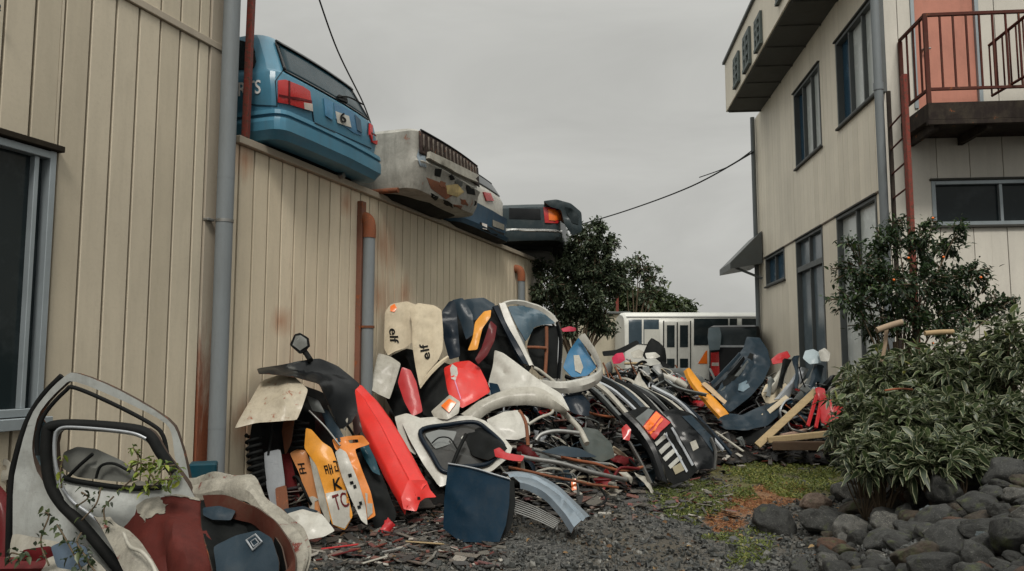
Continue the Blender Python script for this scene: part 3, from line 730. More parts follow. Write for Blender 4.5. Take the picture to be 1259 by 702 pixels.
# door on the balcony
dz0, dz1 = dr[2], dr[3]
dd_ = wbox('door', FW, dr[0]+.05, dr[1]-.05, dz0, dz1-.05, -.07, -.03, paint('faded_coral_door', (.50, .21, .15), .55, dirt=.25, coat=0, bump=.004), bd)
wboxes('door_frame', FW, [(dr[0], dr[0]+.05, dz0, dz1, -.1, .02), (dr[1]-.05, dr[1], dz0, dz1, -.1, .02), (dr[0]+.05, dr[1]-.05, dz1-.05, dz1, -.1, .018)], ALU, dd_)
hq = FWZ(1137, 61); tube('door_handle', [FW.w(hq[0]-.02, hq[1], -.03), FW.w(hq[0]-.02, hq[1], .03), FW.w(hq[0]+.06, hq[1], .04)], .014, STEEL, dd_, n=8)
# balcony
bal = empty('balcony', FW.w(1, dz0), None, None); bal.parent = bd; bpy.context.view_layer.update(); bal.matrix_parent_inverse = bd.matrix_world.inverted()
DB = .85; bl = FWZ(1128, 60)[0]-.0
bz = FW.sz(1150, 126, DB)[1]; bz1 = FW.sz(1150, 153, DB)[1]; bs0 = FW.sz(1141, 126, DB)[0]; rt = FW.sz(1150, 15, DB)[1]; rb = FW.sz(1150, 107, DB)[1]
print('balcony', bz, bz1, bs0, rt, rb, dz0)
DKB = paint('rotting_dark_steel', (.026, .02, .018), .75, dirt=.6, rust=.3, coat=0)
RAILM = paint('dark_red_rail', (.085, .026, .02), .6, dirt=.5, rust=.3, coat=0)
be = 4.0
wboxes('floor', FW, [(bs0, be, bz1+.06, bz, .002, DB)]+[(a, a+.06, bz1-.05, bz1+.058, .02, DB-.06) for a in (bs0+.08, bs0+.7, bs0+1.6)]+[(bs0-.01, be, bz1, bz1+.058, DB-.055, DB+.004)], DKB, bal)
zr = rt
bars_ = [(bs0, be, rt-.04, rt, DB-.05, DB-.01), (bs0, be, rb-.035, rb, DB-.045, DB-.012), (bs0, bs0+.05, bz+.001, rt-.04, DB-.05, DB-.01)]
for a in np.arange(bs0+.19, be, .155): bars_.append((a, a+.022, rb, rt-.04, DB-.04, DB-.018))
wboxes('railing', FW, bars_, RAILM, bal, bev=.002)
sd_ = [(bs0+.005, bs0+.04, rt-.04, rt-.002, .03, DB-.05), (bs0+.005, bs0+.04, rb-.035, rb-.002, .03, DB-.05), (bs0, bs0+.05, bz+.001, rt-.04, .02, .06)]
for a in (.25, .45, .65): sd_.append((bs0+.012, bs0+.034, rb, rt-.04, a, a+.022))
wboxes('side_railing', FW, sd_, RAILM, bal, bev=.002)
# stair rail to the right of the balcony
a0 = FW.hit(1216, 56, .45); a1 = FW.hit(1275, 8, 1.3); b0_ = FW.hit(1216, 108, .45); 
stz = [tube('stair_rail', [a0, a1], .02, RAILM, bal, sub=1, n=8), tube('stair_rail', [V((a0.x, a0.y, rb)), V((a1.x, a1.y, rb+.05))], .018, RAILM, bal, sub=1, n=8)]
bmr = bmesh.new()
for i in range(8):
    t = i/7; p0 = V((a0.x, a0.y, rb)).lerp(V((a1.x, a1.y, rb+.05)), t); p1 = a0.lerp(a1, t); sweep_bm([p0, p1], circ(.011, 6), bm=bmr)
from_bm('stair_baluster', bmr, RAILM, bal)
# ladder poles in front of the corner
l1a, l1b = at(1111, 92, 9.2), at(1121, 285, 9.2); l1b = V((l1a.x, l1a.y, .3)); l2 = at(1092, 112, 9.9)
lad = empty('ladder', V((l1a.x, l1a.y, 0)), 'rusty red steel ladder rising beside the balcony at the building corner', 'ladder')
bar('rail', V((l1a.x, l1a.y, .3)), l1a, .085, .05, RUSTBAR, lad, upv=V((1, 0, 0))); bar('rail', V((l2.x, l2.y, .3)), l2, .035, .05, DKB, lad, upv=V((1, 0, 0)))
for py in (135, 165, 197, 229, 262):
    z_ = at(1112, py, 9.2).z; tube('rung', [V((l1a.x, l1a.y, z_)), V((l2.x, l2.y, z_+.0))], .012, RAILM, lad, sub=1, n=8)
# canopy at the far corner
cn_ = [at(895, 322, 17.2), at(895, 332, 17.2), at(929, 285, 17.4), at(929, 330, 17.4)]
c0 = RW.sz(929, 300)[0]-.75
ca = bmesh.new(); M = wall_M(RW); z1_ = at(927, 287, 17.6).z; z0_ = at(896, 322, 17.2).z
vs = [ca.verts.new(M @ V(q)) for q in ((c0, 0.02, z1_), (c0+1.4, .02, z1_), (c0+1.4, .72, z0_), (c0, .72, z0_), (c0, .02, z0_-.02), (c0+1.4, .02, z0_-.02), (c0+1.4, .72, z0_-.14), (c0, .72, z0_-.14))]
for f in ((0,1,2,3),(7,6,5,4),(0,4,5,1),(1,5,6,2),(2,6,7,3),(3,7,4,0)): ca.faces.new([vs[i] for i in f])
bmesh.ops.recalc_face_normals(ca, faces=ca.faces); cano = from_bm('canopy', ca, GREY, bd, smooth=False)
bar('canopy_brace', M @ V((c0+.1, .02, z0_-.35)), M @ V((c0+.1, .6, z0_-.1)), .05, .05, DFR, cano)
# ================================================================== vehicles
def ring(w, y0, y1, r, z, k=5, bow=.04):
    pts = []
    for (cx, cy, a0) in ((w-r, y0+r, -90), (w-r, y1-r, 0), (-w+r, y1-r, 90), (-w+r, y0+r, 180)):
        for i in range(k): 
            a = math.radians(a0+90*i/(k-1)); pts.append([cx+r*math.cos(a), cy+r*math.sin(a), z])
    out = []
    for i in range(len(pts)):
        a, b = pts[i], pts[(i+1) % len(pts)]; out.append(a)
        if (i % k) == k-1:
            for t in (.2, .4, .6, .8): out.append([a[j]+(b[j]-a[j])*t for j in range(3)])
    for p in out:   # bowed rear face
        if p[1] < y0+r*1.2: p[1] += bow*(p[0]/w)**2
    return out
def car_body(name, M, levels, mats, parent, matz=None, sub=1, dents=.012, seed=0, nb=1):
    mats = list(mats) if isinstance(mats, (list, tuple)) else [mats]; mats = mats+[BLACK]; ib = len(mats)-1
    bm = bmesh.new(); R = []
    for (z, w, y0, y1, r) in levels: R.append([bm.verts.new(M @ V(p)) for p in ring(w, y0, y1, r, z)])
    n = len(R[0])
    for i in range(len(R)-1):
        for j in range(n):
            f = bm.faces.new((R[i][j], R[i][(j+1) % n], R[i+1][(j+1) % n], R[i+1][j]))
            if matz and (levels[i][0]+levels[i+1][0])/2 > matz: f.material_index = 1
            if i < nb: f.material_index = ib
    q_ = bm.faces.new(R[0][::-1]); q_.material_index = ib; t = bm.faces.new(R[-1]); t.material_index = 1 if matz else 0
    bmesh.ops.subdivide_edges(bm, edges=[e for e in bm.edges if e.calc_length() > .5], cuts=2, use_grid_fill=True)
    bmesh.ops.recalc_face_normals(bm, faces=bm.faces)
    for v in bm.verts:
        v.co += V((noise.noise(v.co*2.5+V((seed, 0, 0))), noise.noise(v.co*2.5+V((0, seed+9, 0))), noise.noise(v.co*2.5+V((0, 5, seed)))))*dents
    return from_bm(name, bm, mats, parent, split=32)
def wheel(M, x, y, z, r, parent, w=.17):
    c = M @ V((x, y, z)); axv = (M.to_3x3() @ V((1, 0, 0))).normalized()
    u = axv.orthogonal().normalized(); q = axv.cross(u)
    def lathe(name, prof, mat, par):
        bm = bmesh.new(); n = 24; rg = []
        for i in range(n):
            a = 2*math.pi*i/n; d = u*math.cos(a)+q*math.sin(a); rg.append([bm.verts.new(c+axv*p[0]+d*p[1]) for p in prof])
        for i in range(n):
            A, Bq = rg[i], rg[(i+1) % n]
            for j in range(len(prof)-1): bm.faces.new((A[j], A[j+1], Bq[j+1], Bq[j]))
        bmesh.ops.recalc_face_normals(bm, faces=bm.faces)
        return from_bm(name, bm, mat, par, split=40)
    t = lathe('wheel', [(-w/2, r*.6), (-w/2, r*.9), (-w/2*.8, r), (w/2*.8, r), (w/2, r*.9), (w/2, r*.6)], RUBBER, parent)
    lathe('rim', [(-w/2*.9, r*.62), (-w/2*.6, r*.52), (-w/2*.3, r*.2), (-w/2*.4, .001), (w/2*.4, .001), (w/2*.3, r*.2), (w/2*.6, r*.52), (w/2*.9, r*.62)], STEEL, t)
    return t
def frameM(o, a, f):
    a = a.normalized(); f = f.normalized()
    return Matrix(((a.x, f.x, 0, o.x), (a.y, f.y, 0, o.y), (0, 0, 1, o.z), (0, 0, 0, 1)))
def off_s(px, off): return LW.sz(px, 200, off)[0]
zr_ = zCop+.02     # roof top
def rear_patch(name, M, lv, f0, f1, z0, z1, mat, parent, off=.008, th=.01, n=10, m=8, bow=.04, shear=0, nz=None):
    """a piece following the rear face of a body, from fraction f0..f1 of the half width and z0..z1"""
    zs_ = [l[0] for l in lv]; bm = bmesh.new(); R = []
    for j in range(m+1):
        z = z0+(z1-z0)*j/m; w = float(np.interp(z, zs_, [l[1] for l in lv])); y0 = float(np.interp(z, zs_, [l[2] for l in lv])); ins = (shear*(j/m))
        a, b = f0+ins, f1-ins
        R.append([bm.verts.new(M @ V((w*(a+(b-a)*i/n), y0+bow*(a+(b-a)*i/n)**2-off-(th if 0 else 0), z))) for i in range(n+1)])
    for j in range(m):
        for i in range(n): bm.faces.new((R[j][i], R[j][i+1], R[j+1][i+1], R[j+1][i]))
    bmesh.ops.recalc_face_normals(bm, faces=bm.faces)
    s_ = sum((f.normal*f.calc_area() for f in bm.faces), V())
    if s_.dot(M.to_3x3() @ V((0, -1, 0))) < 0: bmesh.ops.reverse_faces(bm, faces=bm.faces)
    o = from_bm(name, bm, mat, parent); k = o.modifiers.new('t', 'SOLIDIFY'); k.thickness = th; k.offset = 1; return o
# --- blue hatchback
O1 = .3
sA, sB_ = off_s(349, O1), off_s(477, O1); z0 = 3.22
M1 = frameM(LW.w((sA+sB_)/2, z0, O1), LW.d, -LW.n); hw = (sB_-sA)/2
print('blue car halfwidth', hw)
car1 = empty('hatchback_car', LW.w((sA+sB_)/2, zr_, -1.4), 'light blue hatchback perched on the roof edge, numbered 6 on its tailgate', 'car', 'wrecked cars lined up on the storage roof')
lv1 = [(-.04, hw*.76, .45, 3.5, .25), (.088, hw*.84, .26, 3.62, .14), (.092, hw*.95, .05, 3.68, .12), (.15, hw*.99, .015, 3.7, .12), (.165, hw*1.0, .0, 3.7, .12), (.24, hw*1.01, .0, 3.72, .12), (.275, hw*1.0, .0, 3.72, .12), (.282, hw*.975, .022, 3.71, .11), (.30, hw*.975, .022, 3.71, .11), (.307, hw, .0, 3.72, .12), (.345, hw*.995, .005, 3.72, .12), (.355, hw*.955, .07, 3.68, .11),
       (.5, hw*.985, .055, 3.6, .11), (.62, hw*.985, .075, 3.1, .11), (.70, hw*.965, .09, 2.75, .11), (.735, hw*.95, .12, 2.65, .14), (.85, hw*.91, .18, 2.5, .13), (1.06, hw*.84, .29, 2.25, .13), (1.12, hw*.81, .34, 2.15, .13), (1.15, hw*.74, .44, 2.0, .13), (1.165, hw*.55, .7, 1.8, .13)]
b1 = car_body('body', M1, lv1, BLUEC, car1, dents=.004); b1.modifiers['split'].split_angle = math.radians(19)
# glass, lamps, trim laid on the real body surface
TGL = paint('dark_teal_glass', (.005, .024, .034), .2, dirt=.15, coat=.3, dirtc=(.02, .05, .06), bump=.004); gl = rear_patch('rear_window', M1, lv1, -.83, .83, .745, 1.05, TGL, car1, off=.004, th=.008, n=16, shear=.03)
rear_patch('window_trim', M1, lv1, -.86, .86, 1.05, 1.075, BLACKG, gl, off=.01, th=.02, n=16); rear_patch('window_trim', M1, lv1, -.86, .86, .728, .745, BLACKG, gl, off=.006, th=.01, n=16)
rear_patch('window_trim', M1, lv1, -.87, -.83, .745, 1.05, BLACKG, gl, off=.006, th=.012, n=2); rear_patch('window_trim', M1, lv1, .83, .87, .745, 1.05, BLACKG, gl, off=.006, th=.012, n=2)
tube('wiper', [M1 @ V((.05, .10, .76)), M1 @ V((.3, .12, .84)), M1 @ V((.6, .13, .86))], .008, BLACK, gl)
hw_ = hw*.80; sp = rails('spoiler', [M1 @ V((-hw_, .34, 1.135)), M1 @ V((0, .30, 1.15)), M1 @ V((hw_, .34, 1.135))], [M1 @ V((-hw_, .15, 1.12)), M1 @ V((0, .08, 1.13)), M1 @ V((hw_, .15, 1.12))], BLUEC, car1, prof=((0, 0), (.5, .015), (1, 0)), th=.03, outward=V((0, 0, 1)))
decal('side_window', [b1], [(280, 52), (296, 50), (311, 54), (314, 64), (311, 80), (300, 86), (280, 86)], GLASSD, car1, off=.004)
SHUT = paint('shut_line', (.012, .025, .035), .6, dirt=0, bump=0)
for q_ in ([(352, 80), (353, 80), (338.5, 100), (337.5, 100)], [(383, 136), (384, 136.2), (386, 150), (384.8, 149.7)], [(386, 150), (456, 182), (456, 183.2), (386, 151.2)], [(452, 151), (453, 151.5), (452, 166), (451, 165.6)], [(304, 128), (341, 130), (341, 131), (304, 129)], [(338, 100), (339, 100), (341, 130), (340, 130)]): decal('shut_line', [b1], q_, SHUT, car1, off=.005, th=.003, res=3)
tl = decal('taillight', [b1], [(341, 100), (349, 99), (370, 107), (379, 113), (382, 137), (372, 134), (352, 128), (341, 126)], LENSR, car1, off=.012, th=.02)
decal('lens_bar', [b1], [(342, 116), (381, 124.5), (381, 127), (342, 118.5)], DRED, tl, off=.024, th=.003); decal('reverse_lens', [b1], [(371, 126), (381.5, 128.5), (382, 137), (372, 134)], LENSW, tl, off=.024, th=.004)
decal('lens_bar', [b1], [(352, 100), (354, 100.6), (354, 128), (352, 127.5)], DRED, tl, off=.025, th=.003)
tl = decal('taillight', [b1], [(453, 152), (463, 158), (466, 165), (467, 181), (456, 175), (453, 166)], LENSR, car1, off=.012, th=.02)
decal('lens_bar', [b1], [(454, 163), (466, 170), (466, 172), (454, 165)], DRED, tl, off=.024, th=.003)
decal('plate_recess', [b1], [(410, 126), (432, 137), (440, 143), (444, 167), (434, 163), (418, 152), (412, 146)], paint('plate_recess_blue', (.05, .15, .26), .4, dirt=.3), car1, off=.004)
pl_ = decal('number_panel', [b1], [(411.5, 137), (428, 143), (431, 157), (414, 151)], WHITE, car1, off=.009)
text_decal('number', [b1], '6', ((416.5, 150), (424, 152.5), (416, 137.5)), BLACK, pl_, off=.018)
decal('tail_handle', [b1], [(414, 118), (424, 122), (425, 128), (414, 124)], BLACK, car1, off=.02, th=.02)
decal('corner_pocket_shade', [b1], [(435, 141), (442, 148), (444, 164), (438, 160)], paint('pocket_shadow', (.03, .07, .11), .5), car1, off=.012)  # darker blue patch paints the shade of a pocket onto the body
decal('key_plate', [b1], [(397, 120), (408, 126), (408, 148), (399, 142)], paint('pocket_blue', (.06, .19, .32), .4), car1, off=.010)
text_decal('side_lettering', [b1], 'SPORTS', ((262, 123), (321, 115), (262, 106)), paint('white_lettering', (.8, .8, .78), .5, dirt=0, bump=0), car1, off=.006)
decal('side_window_rubber', [b1], [(309, 64), (314, 66), (315.5, 76), (313, 84), (309, 84)], RUBBER, car1, off=.012, th=.012)
bar('exhaust_bracket', M1 @ V((.1, .55, -.02)), M1 @ V((.3, .45, .0)), .05, .04, RUST, car1)
tube('tail_pipe', [M1 @ V((hw*.4, .2, .06)), M1 @ V((hw*.4, .8, .02)), M1 @ V((hw*.4, 1.5, .05))], .03, STEEL, car1)
for (x, y) in ((-hw*.82, .95), (hw*.82, .95), (-hw*.82, 3.0), (hw*.82, 3.0)): wheel(M1, x, y, .31, .29, car1)
# --- white battered saloon
O2 = .58
sA, sB_ = off_s(520, O2), off_s(597, O2); z0 = 3.26
M2 = frameM(LW.w((sA+sB_)/2, z0, O2), LW.d, -LW.n); hw = (sB_-sA)/2; print('white halfwidth', hw)
car2 = empty('saloon_car', LW.w((sA+sB_)/2, zr_, -1.3), 'battered grimy white saloon wreck with stripped brown tail panel beside the blue hatchback', 'car', 'wrecked cars lined up on the storage roof')
GRIM = paint('grimy_white_car', (.36, .35, .31), .45, dirt=.95, rust=.3, scale=.9, coat=.1, dirtc=(.09, .085, .07))
lv2 = [(-.02, hw*.8, .45, 3.6, .2), (.03, hw*.86, .3, 3.65, .16), (.05, hw*.97, .08, 3.7, .16), (.18, hw*1.0, .04, 3.8, .16), (.30, hw*1.0, .03, 3.8, .14), (.36, hw*.99, .0, 3.8, .12), (.40, hw*.99, .04, 3.8, .12), (.56, hw*.98, .05, 3.7, .1), (.70, hw*.97, .06, 3.6, .1), (.735, hw*.94, .1, 3.3, .12), (.75, hw*.8, .3, 3.0, .14), (.755, hw*.5, .6, 2.2, .1)]
b2_ = car_body('body', M2, lv2, GRIM, car2, dents=.03, seed=3)
RIB = paint('stripped_brown_panel', (.03, .02, .018), .6, dirt=.6, rust=.4, coat=0, dirtc=(.14, .12, .10), scale=3)
rp_ = rear_patch('tail_panel', M2, lv2, -.95, .97, .44, .70, RIB, car2, off=.004, th=.01, n=16)
RG = paint('rib_grey', (.11, .09, .075), .6, dirt=.7, coat=0)
for i in range(15):
    f = -.88+i*.12; rear_patch('rib', M2, lv2, f, f+.022, .50, .675, RG, rp_, off=.014, th=.014, n=1, m=3)
rear_patch('tail_gap', M2, lv2, -.9, .93, .70, .728, BLACK, car2, off=.012, th=.02, n=16, m=2)
for q_, (a, b, w_, h_, m_) in enumerate(((540, 222, 7, 6, RUST), (552, 214, 6, 5, BLACK), (560, 220, 8, 6, GREY), (566, 244, 8, 6, RUST), (530, 238, 8, 5, BLACK), (583, 246, 6, 6, BLACK), (575, 216, 5, 5, RUST), (545, 246, 12, 4, BLACK), (558, 250, 9, 3, RUST))):
    decal('torn_patch', [b2_], jag([(a, b), (a+w_, b+w_*.4), (a+w_, b+h_+w_*.4), (a, b+h_)], 3, 1.2, q_), m_, car2, off=.005, res=2)
lt_ = decal('bumper_bar', [b2_], [(524, 187), (550, 199), (578, 213), (597, 222), (598, 230), (576, 222), (548, 209), (523, 195)], WHITE2, car2, off=.03, th=.05)
decal('lamp_hole', [b2_], [(535, 207), (543, 208), (541, 218), (534, 216)], BLACK, car2, off=.004); decal('lamp_hole', [b2_], [(573, 227), (583, 231), (584, 240), (574, 238)], BLACK, car2, off=.004)
decal('rust_patch', [b2_], [(524, 218), (545, 226), (560, 238), (548, 245), (530, 232)], RUST, car2, off=.003); decal('yellow_plate', [b2_], [(548, 228), (562, 226), (570, 236), (562, 242), (549, 238)], paint('faded_yellow', (.5, .38, .16), .6, dirt=.8), car2, off=.006)
decal('bent_flap', [b2_], [(515, 182), (522, 190), (524, 206), (516, 204), (512, 192)], paint('grey_blue_patch', (.2, .25, .29), .5, dirt=.7), car2, off=.006)
tube('sill_rust', [M2 @ V((-hw*.99, .3, .03)), M2 @ V((-hw*1.0, 1.5, .03)), M2 @ V((-hw*.99, 3.2, .03))], .03, RUST, car2)
for (x, y) in ((-hw*.82, 1.3), (hw*.82, 1.3), (-hw*.82, 3.2), (hw*.82, 3.2)): wheel(M2, x, y, .27, .28, car2)
# --- small blue and white car
O3 = .24
sA, sB_ = off_s(566, O3), off_s(632, O3); z0 = 3.24
M3 = frameM(LW.w((sA+sB_)/2, z0, O3), LW.d, -LW.n); hw = (sB_-sA)/2; print('3 hw', hw)
car3 = empty('compact_car', LW.w((sA+sB_)/2, zr_, -1.4), 'small car with blue bumper and white hatch squeezed behind the battered white saloon', 'car', 'wrecked cars lined up on the storage roof')
lv3 = [(0, hw*.85, .15, 3.4, .2), (.04, hw*.97, .03, 3.5, .2), (.10, hw, 0, 3.5, .2), (.12, hw*.95, .05, 3.5, .2), (.2, hw*.97, .05, 3.5, .2), (.40, hw*.99, .02, 3.5, .2), (.42, hw*.95, .08, 3.4, .2), (.66, hw*.95, .08, 3.3, .2), (.74, hw*.93, .12, 2.7, .2), (.97, hw*.84, .26, 2.3, .2), (1.01, hw*.72, .42, 2.1, .2)]
b3 = car_body('body', M3, lv3, [paint('mid_blue_paint', (.025, .075, .13), .35, dirt=.4, dirtc=(.15, .16, .16)), WHITE], car3, matz=.41, dents=.008, seed=5)
rear_patch('rear_window', M3, lv3, -.82, .82, .75, .95, GLASSD, car3, off=.004, n=14)
rear_patch('window_trim', M3, lv3, -.85, .85, .95, .965, BLACK, car3, off=.008, n=14)
decal('taillight', [b3], [(593, 236), (602, 238), (606, 247), (597, 247)], LENSR, car3, off=.01, th=.02)
decal('taillight', [b3], [(624, 252), (630, 254), (630, 263), (625, 261)], LENSR, car3, off=.01, th=.02)
decal('grille_slot', [b3], [(590, 273), (612, 284), (628, 290), (627, 295), (610, 290), (590, 281)], BLACK, car3, off=.004); decal('fog_lamp', [b3], [(592, 274), (598, 276), (598, 282), (593, 281)], LENSW, car3, off=.01)
decal('number_plate', [b3], [(605, 270), (619, 276), (619, 283), (605, 278)], WHITE2, car3, off=.012)
for (x, y) in ((-hw*.84, .8), (hw*.84, .8), (-hw*.84, 2.9), (hw*.84, 2.9)): wheel(M3, x, y, .3, .27, car3)
# --- dark saloon turned along the roof
dirL = V((.13, 1, 0)).normalized(); c4 = at(641, 283, 13.3); c4.z = 3.42
M4 = frameM(c4, V((1, -.13, 0)), dirL)
car4 = empty('estate_car', V((c4.x, c4.y+1.5, zr_)), 'dark slate estate car with orange tail lamp and chrome bumper strip at the roof end', 'car', 'wrecked cars lined up on the storage roof')
DK = paint('dark_slate_car', (.028, .04, .045), .3, dirt=.35, coat=.6, dirtc=(.12, .12, .11)); hw = .66
lv4 = [(0, hw*.85, .2, 3.7, .2), (.04, hw*.98, .03, 3.8, .16), (.1, hw*1.02, .0, 3.8, .16), (.2, hw*1.02, 0, 3.8, .16), (.22, hw*.98, .06, 3.8, .12), (.45, hw*.98, .05, 3.7, .12), (.62, hw*.96, .08, 3.5, .12), (.68, hw*.92, .14, 3.1, .14), (.7, hw*.85, .7, 2.8, .1), (.86, hw*.8, 1.0, 2.3, .1), (.88, hw*.6, 1.1, 2.1, .1)]
b4 = car_body('body', M4, lv4, DK, car4, dents=.01, seed=8)
decal('chrome_strip', [b4], [(622, 281), (670, 282), (690, 283), (706, 290), (705, 292), (689, 286), (670, 284.5), (622, 284)], paint('chrome_strip', (.5, .5, .48), .2, metal=.7, dirt=.2), car4, off=.012, th=.012)
decal('taillight', [b4], [(668, 255), (690, 257), (692, 275), (670, 274)], LENSR, car4, off=.012, th=.02); decal('indicator', [b4], [(674, 258), (688, 259), (689, 272), (675, 271)], LENSO, car4, off=.028, th=.012)
decal('tail_panel', [b4], [(626, 256), (664, 257), (665, 270), (626, 269)], BLACKG, car4, off=.006)
wg = sheet('lifted_tailgate', [(668, 247), (684, 245), (702, 250), (715, 261), (716, 284), (704, 290), (694, 276), (690, 258), (676, 254)], DK, car4, Y=13.2, th=.25, bulge=.05, res=.08)
decal('tailgate_glass', [wg], [(694, 254), (702, 256), (711, 264), (711, 276), (703, 274), (697, 262)], GLASSD, wg, off=.01)
for (x, y) in ((-hw*.84, .8), (hw*.84, .8), (-hw*.84, 2.9), (hw*.84, 2.9)): wheel(M4, x, y, .12, .27, car4)
for (px, py) in ((655, 303), (668, 299)):
    q = at(px, py, 13.6); t_ = tube('roof_junk_beam', [q-V((.5, 0, 0)), q+V((.1, .1, .02)), q+V((.35, .1, -.02))], .07, BLACK, None, flat=(1, .6))
    tag(recenter(t_), 'dark beam lying crosswise beneath the slate estate car', 'beam', 'dark beams under the estate car')
# ------------------------------------------------------------------ microbus
YB = 19.0
def bx(px): return at(px, 440, YB).x
def bz_(py): return at(770, py, YB).z
bus = empty('microbus', V((5.2, YB+1, 0)), 'white microbus with folding double doors parked behind the scrap heap', 'bus')
x0, x1 = bx(769), 9.0
bm = bmesh.new()
prof = []
for (y, z) in ((0, .35), (-.02, .8), (0, 1.45), (.05, 2.35), (.10, 2.50), (.2, 2.58), (.5, 2.66), (1.0, 2.7), (1.5, 2.66), (1.8, 2.58), (1.9, 2.5), (1.95, 2.35), (2.0, 1.45), (2.0, .35)): prof.append((y, z))
zt_ = bz_(383); k_ = zt_/2.66; prof = [(y, .35+(z-.35)*(zt_-.35)/(2.66-.35)) for y, z in prof]
R = []
for xx, ins in ((x0, .12), (x0+.05, .03), (x0+.15, 0), (x0+2, 0), (x1-.2, 0), (x1, .1)):
    R.append([bm.verts.new((xx, YB+1+(y-1)*(1-ins*.4), z-(ins*.5 if z > 1 else 0))) for y, z in prof])
for i in range(len(R)-1):
    for j in range(len(prof)): bm.faces.new((R[i][j], R[i][(j+1) % len(prof)], R[i+1][(j+1) % len(prof)], R[i+1][j]))
bm.faces.new(R[0]); bm.faces.new(R[-1][::-1]); bmesh.ops.recalc_face_normals(bm, faces=bm.faces)
BUSW = paint('bus_white', (.62, .62, .57), .35, dirt=.18, scale=.7)
bb_ = from_bm('body', bm, BUSW, bus, split=35)
def bq(n_, a, b, mat, par, off=.006, th=.006, **k): return decal(n_, [bb_], [(a[0], a[1]), (b[0], a[1]), (b[0], b[1]), (a[0], b[1])], mat, par, off=off+.008, th=th, res=4, **k)
bq('window', (773, 393), (810, 423), glass('bus_glass', (.03, .05, .065), .08), bus); bq('pillar', (789, 393), (791, 423), BUSW, bus, off=.014); bq('paper_in_window', (792, 405), (811, 423), paint('pale_panel', (.5, .5, .45), .5), bus, off=.016)
bq('window', (853, 392), (895, 424), GLASSD, bus); bq('window', (897, 392), (906, 424), GLASSD, bus); bq('window', (912, 392), (965, 424), GLASSD, bus)
dfm = bq('door', (816, 396), (848, 478), paint('door_white', (.5, .5, .46), .4, dirt=.3), bus, off=.02, th=.02)
for (a, b) in (((819.5, 400), (829, 427)), ((835.5, 400), (845.5, 427)), ((819.5, 441), (829, 452)), ((835.5, 441), (845.5, 452))): bq('door_glass', a, b, GLASSD, dfm, off=.034)
bq('door_split', (831.5, 397), (833, 478), BLACK, dfm, off=.034); bq('door_edge', (815, 395), (816.3, 478), BLACK, dfm, off=.03); bq('door_edge', (848, 395), (849.3, 478), BLACK, dfm, off=.03)
bq('gutter', (770, 389.5), (965, 391), paint('gutter_grey', (.25, .25, .24), .5), bus, off=.012)
decal('warning_triangle', [bb_], [(868, 431), (869.5, 431), (869.5, 447), (858, 447)], LENSO, bus, off=.01)
MB_ = frameM(V((x0, YB, 0)), V((0, 1, 0)), V((1, 0, 0)))
for xx in (1.6, 4.9): wheel(frameM(V((x0+xx, YB+.12, 0)), V((0, 1, 0)), V((1, 0, 0))), 0, 0, .4, .4, bus, w=.22)
# ------------------------------------------------------------------ dark van with its tailgate up
YV = 16.6
van = empty('van', V((4.6, YV+1, 0)), 'black van with red tail lamp parked between the microbus and the building', 'van')
vx0 = at(872, 440, YV).x; vx1 = vx0+1.1; zt_ = at(900, 399, YV).z
Mv = frameM(V(((vx0+vx1)/2, YV, .3)), V((1, -.27, 0)), V((.27, 1, 0))); hv = (vx1-vx0)/2
hgt = zt_-.3
vb = car_body('body', Mv, [(0, hv*.95, .05, 1.9, .1), (.3, hv, 0, 2.0, .1), (.9, hv, .02, 2.0, .1), (1.0, hv*.99, .04, 1.95, .1), (hgt-.15, hv*.96, .10, 1.8, .08), (hgt-.04, hv*.93, .14, 1.7, .08), (hgt, hv*.8, .3, 1.5, .1)], BLACKG, van, dents=.004)
decal('rear_window', [vb], [(883, 403), (930, 403), (930, 424), (884, 424)], GLASSD, van, off=.006); decal('taillight', [vb], [(875, 434), (884, 433), (885, 462), (875, 462)], LENSR, van, off=.02, th=.04)
decal('reverse_lens', [vb], [(876, 446), (884, 446), (884, 450), (876, 450)], LENSW, van, off=.045)
decal('window_strip', [vb], [(884, 424.5), (930, 424.5), (930, 427), (884, 427)], SILVER, van, off=.01)
sheet('side_glass', [(871, 403), (885, 402), (887, 412), (885, 430), (872, 431), (870, 415)], paint('van_grey_glass', (.12, .16, .18), .15, dirt=.2, coat=.6), van, Y=16.4, th=.03, bulge=.03, res=.1)
wheel(Mv, -hv*.9, .7, .0, .3, van); wheel(Mv, hv*.9, .7, .0, .3, van)
# ------------------------------------------------------------------ pale shed behind
sh = empty('shed', V((3.0, 23, 0)), 'pale cream shed standing behind the dark tree and left of the microbus', 'shed')
bm = bmesh.new(); xa, xb = at(700, 440, 21).x, at(771, 440, 21).x; zt_ = at(750, 386, 21).z
box_bm(bm, Matrix(), xa, xb, 21, 24, 0, zt_, .02); bmesh.ops.recalc_face_normals(bm, faces=bm.faces); from_bm('wall', bm, paint('shed_cream', (.42, .38, .29), .6, dirt=.3, coat=0), sh, smooth=False)
bm = bmesh.new(); box_bm(bm, Matrix(), xa-.1, xb+.1, 20.9, 24.1, zt_+.002, zt_+.06, .01); bmesh.ops.recalc_face_normals(bm, faces=bm.faces); from_bm('roof', bm, GREY, sh, smooth=False)
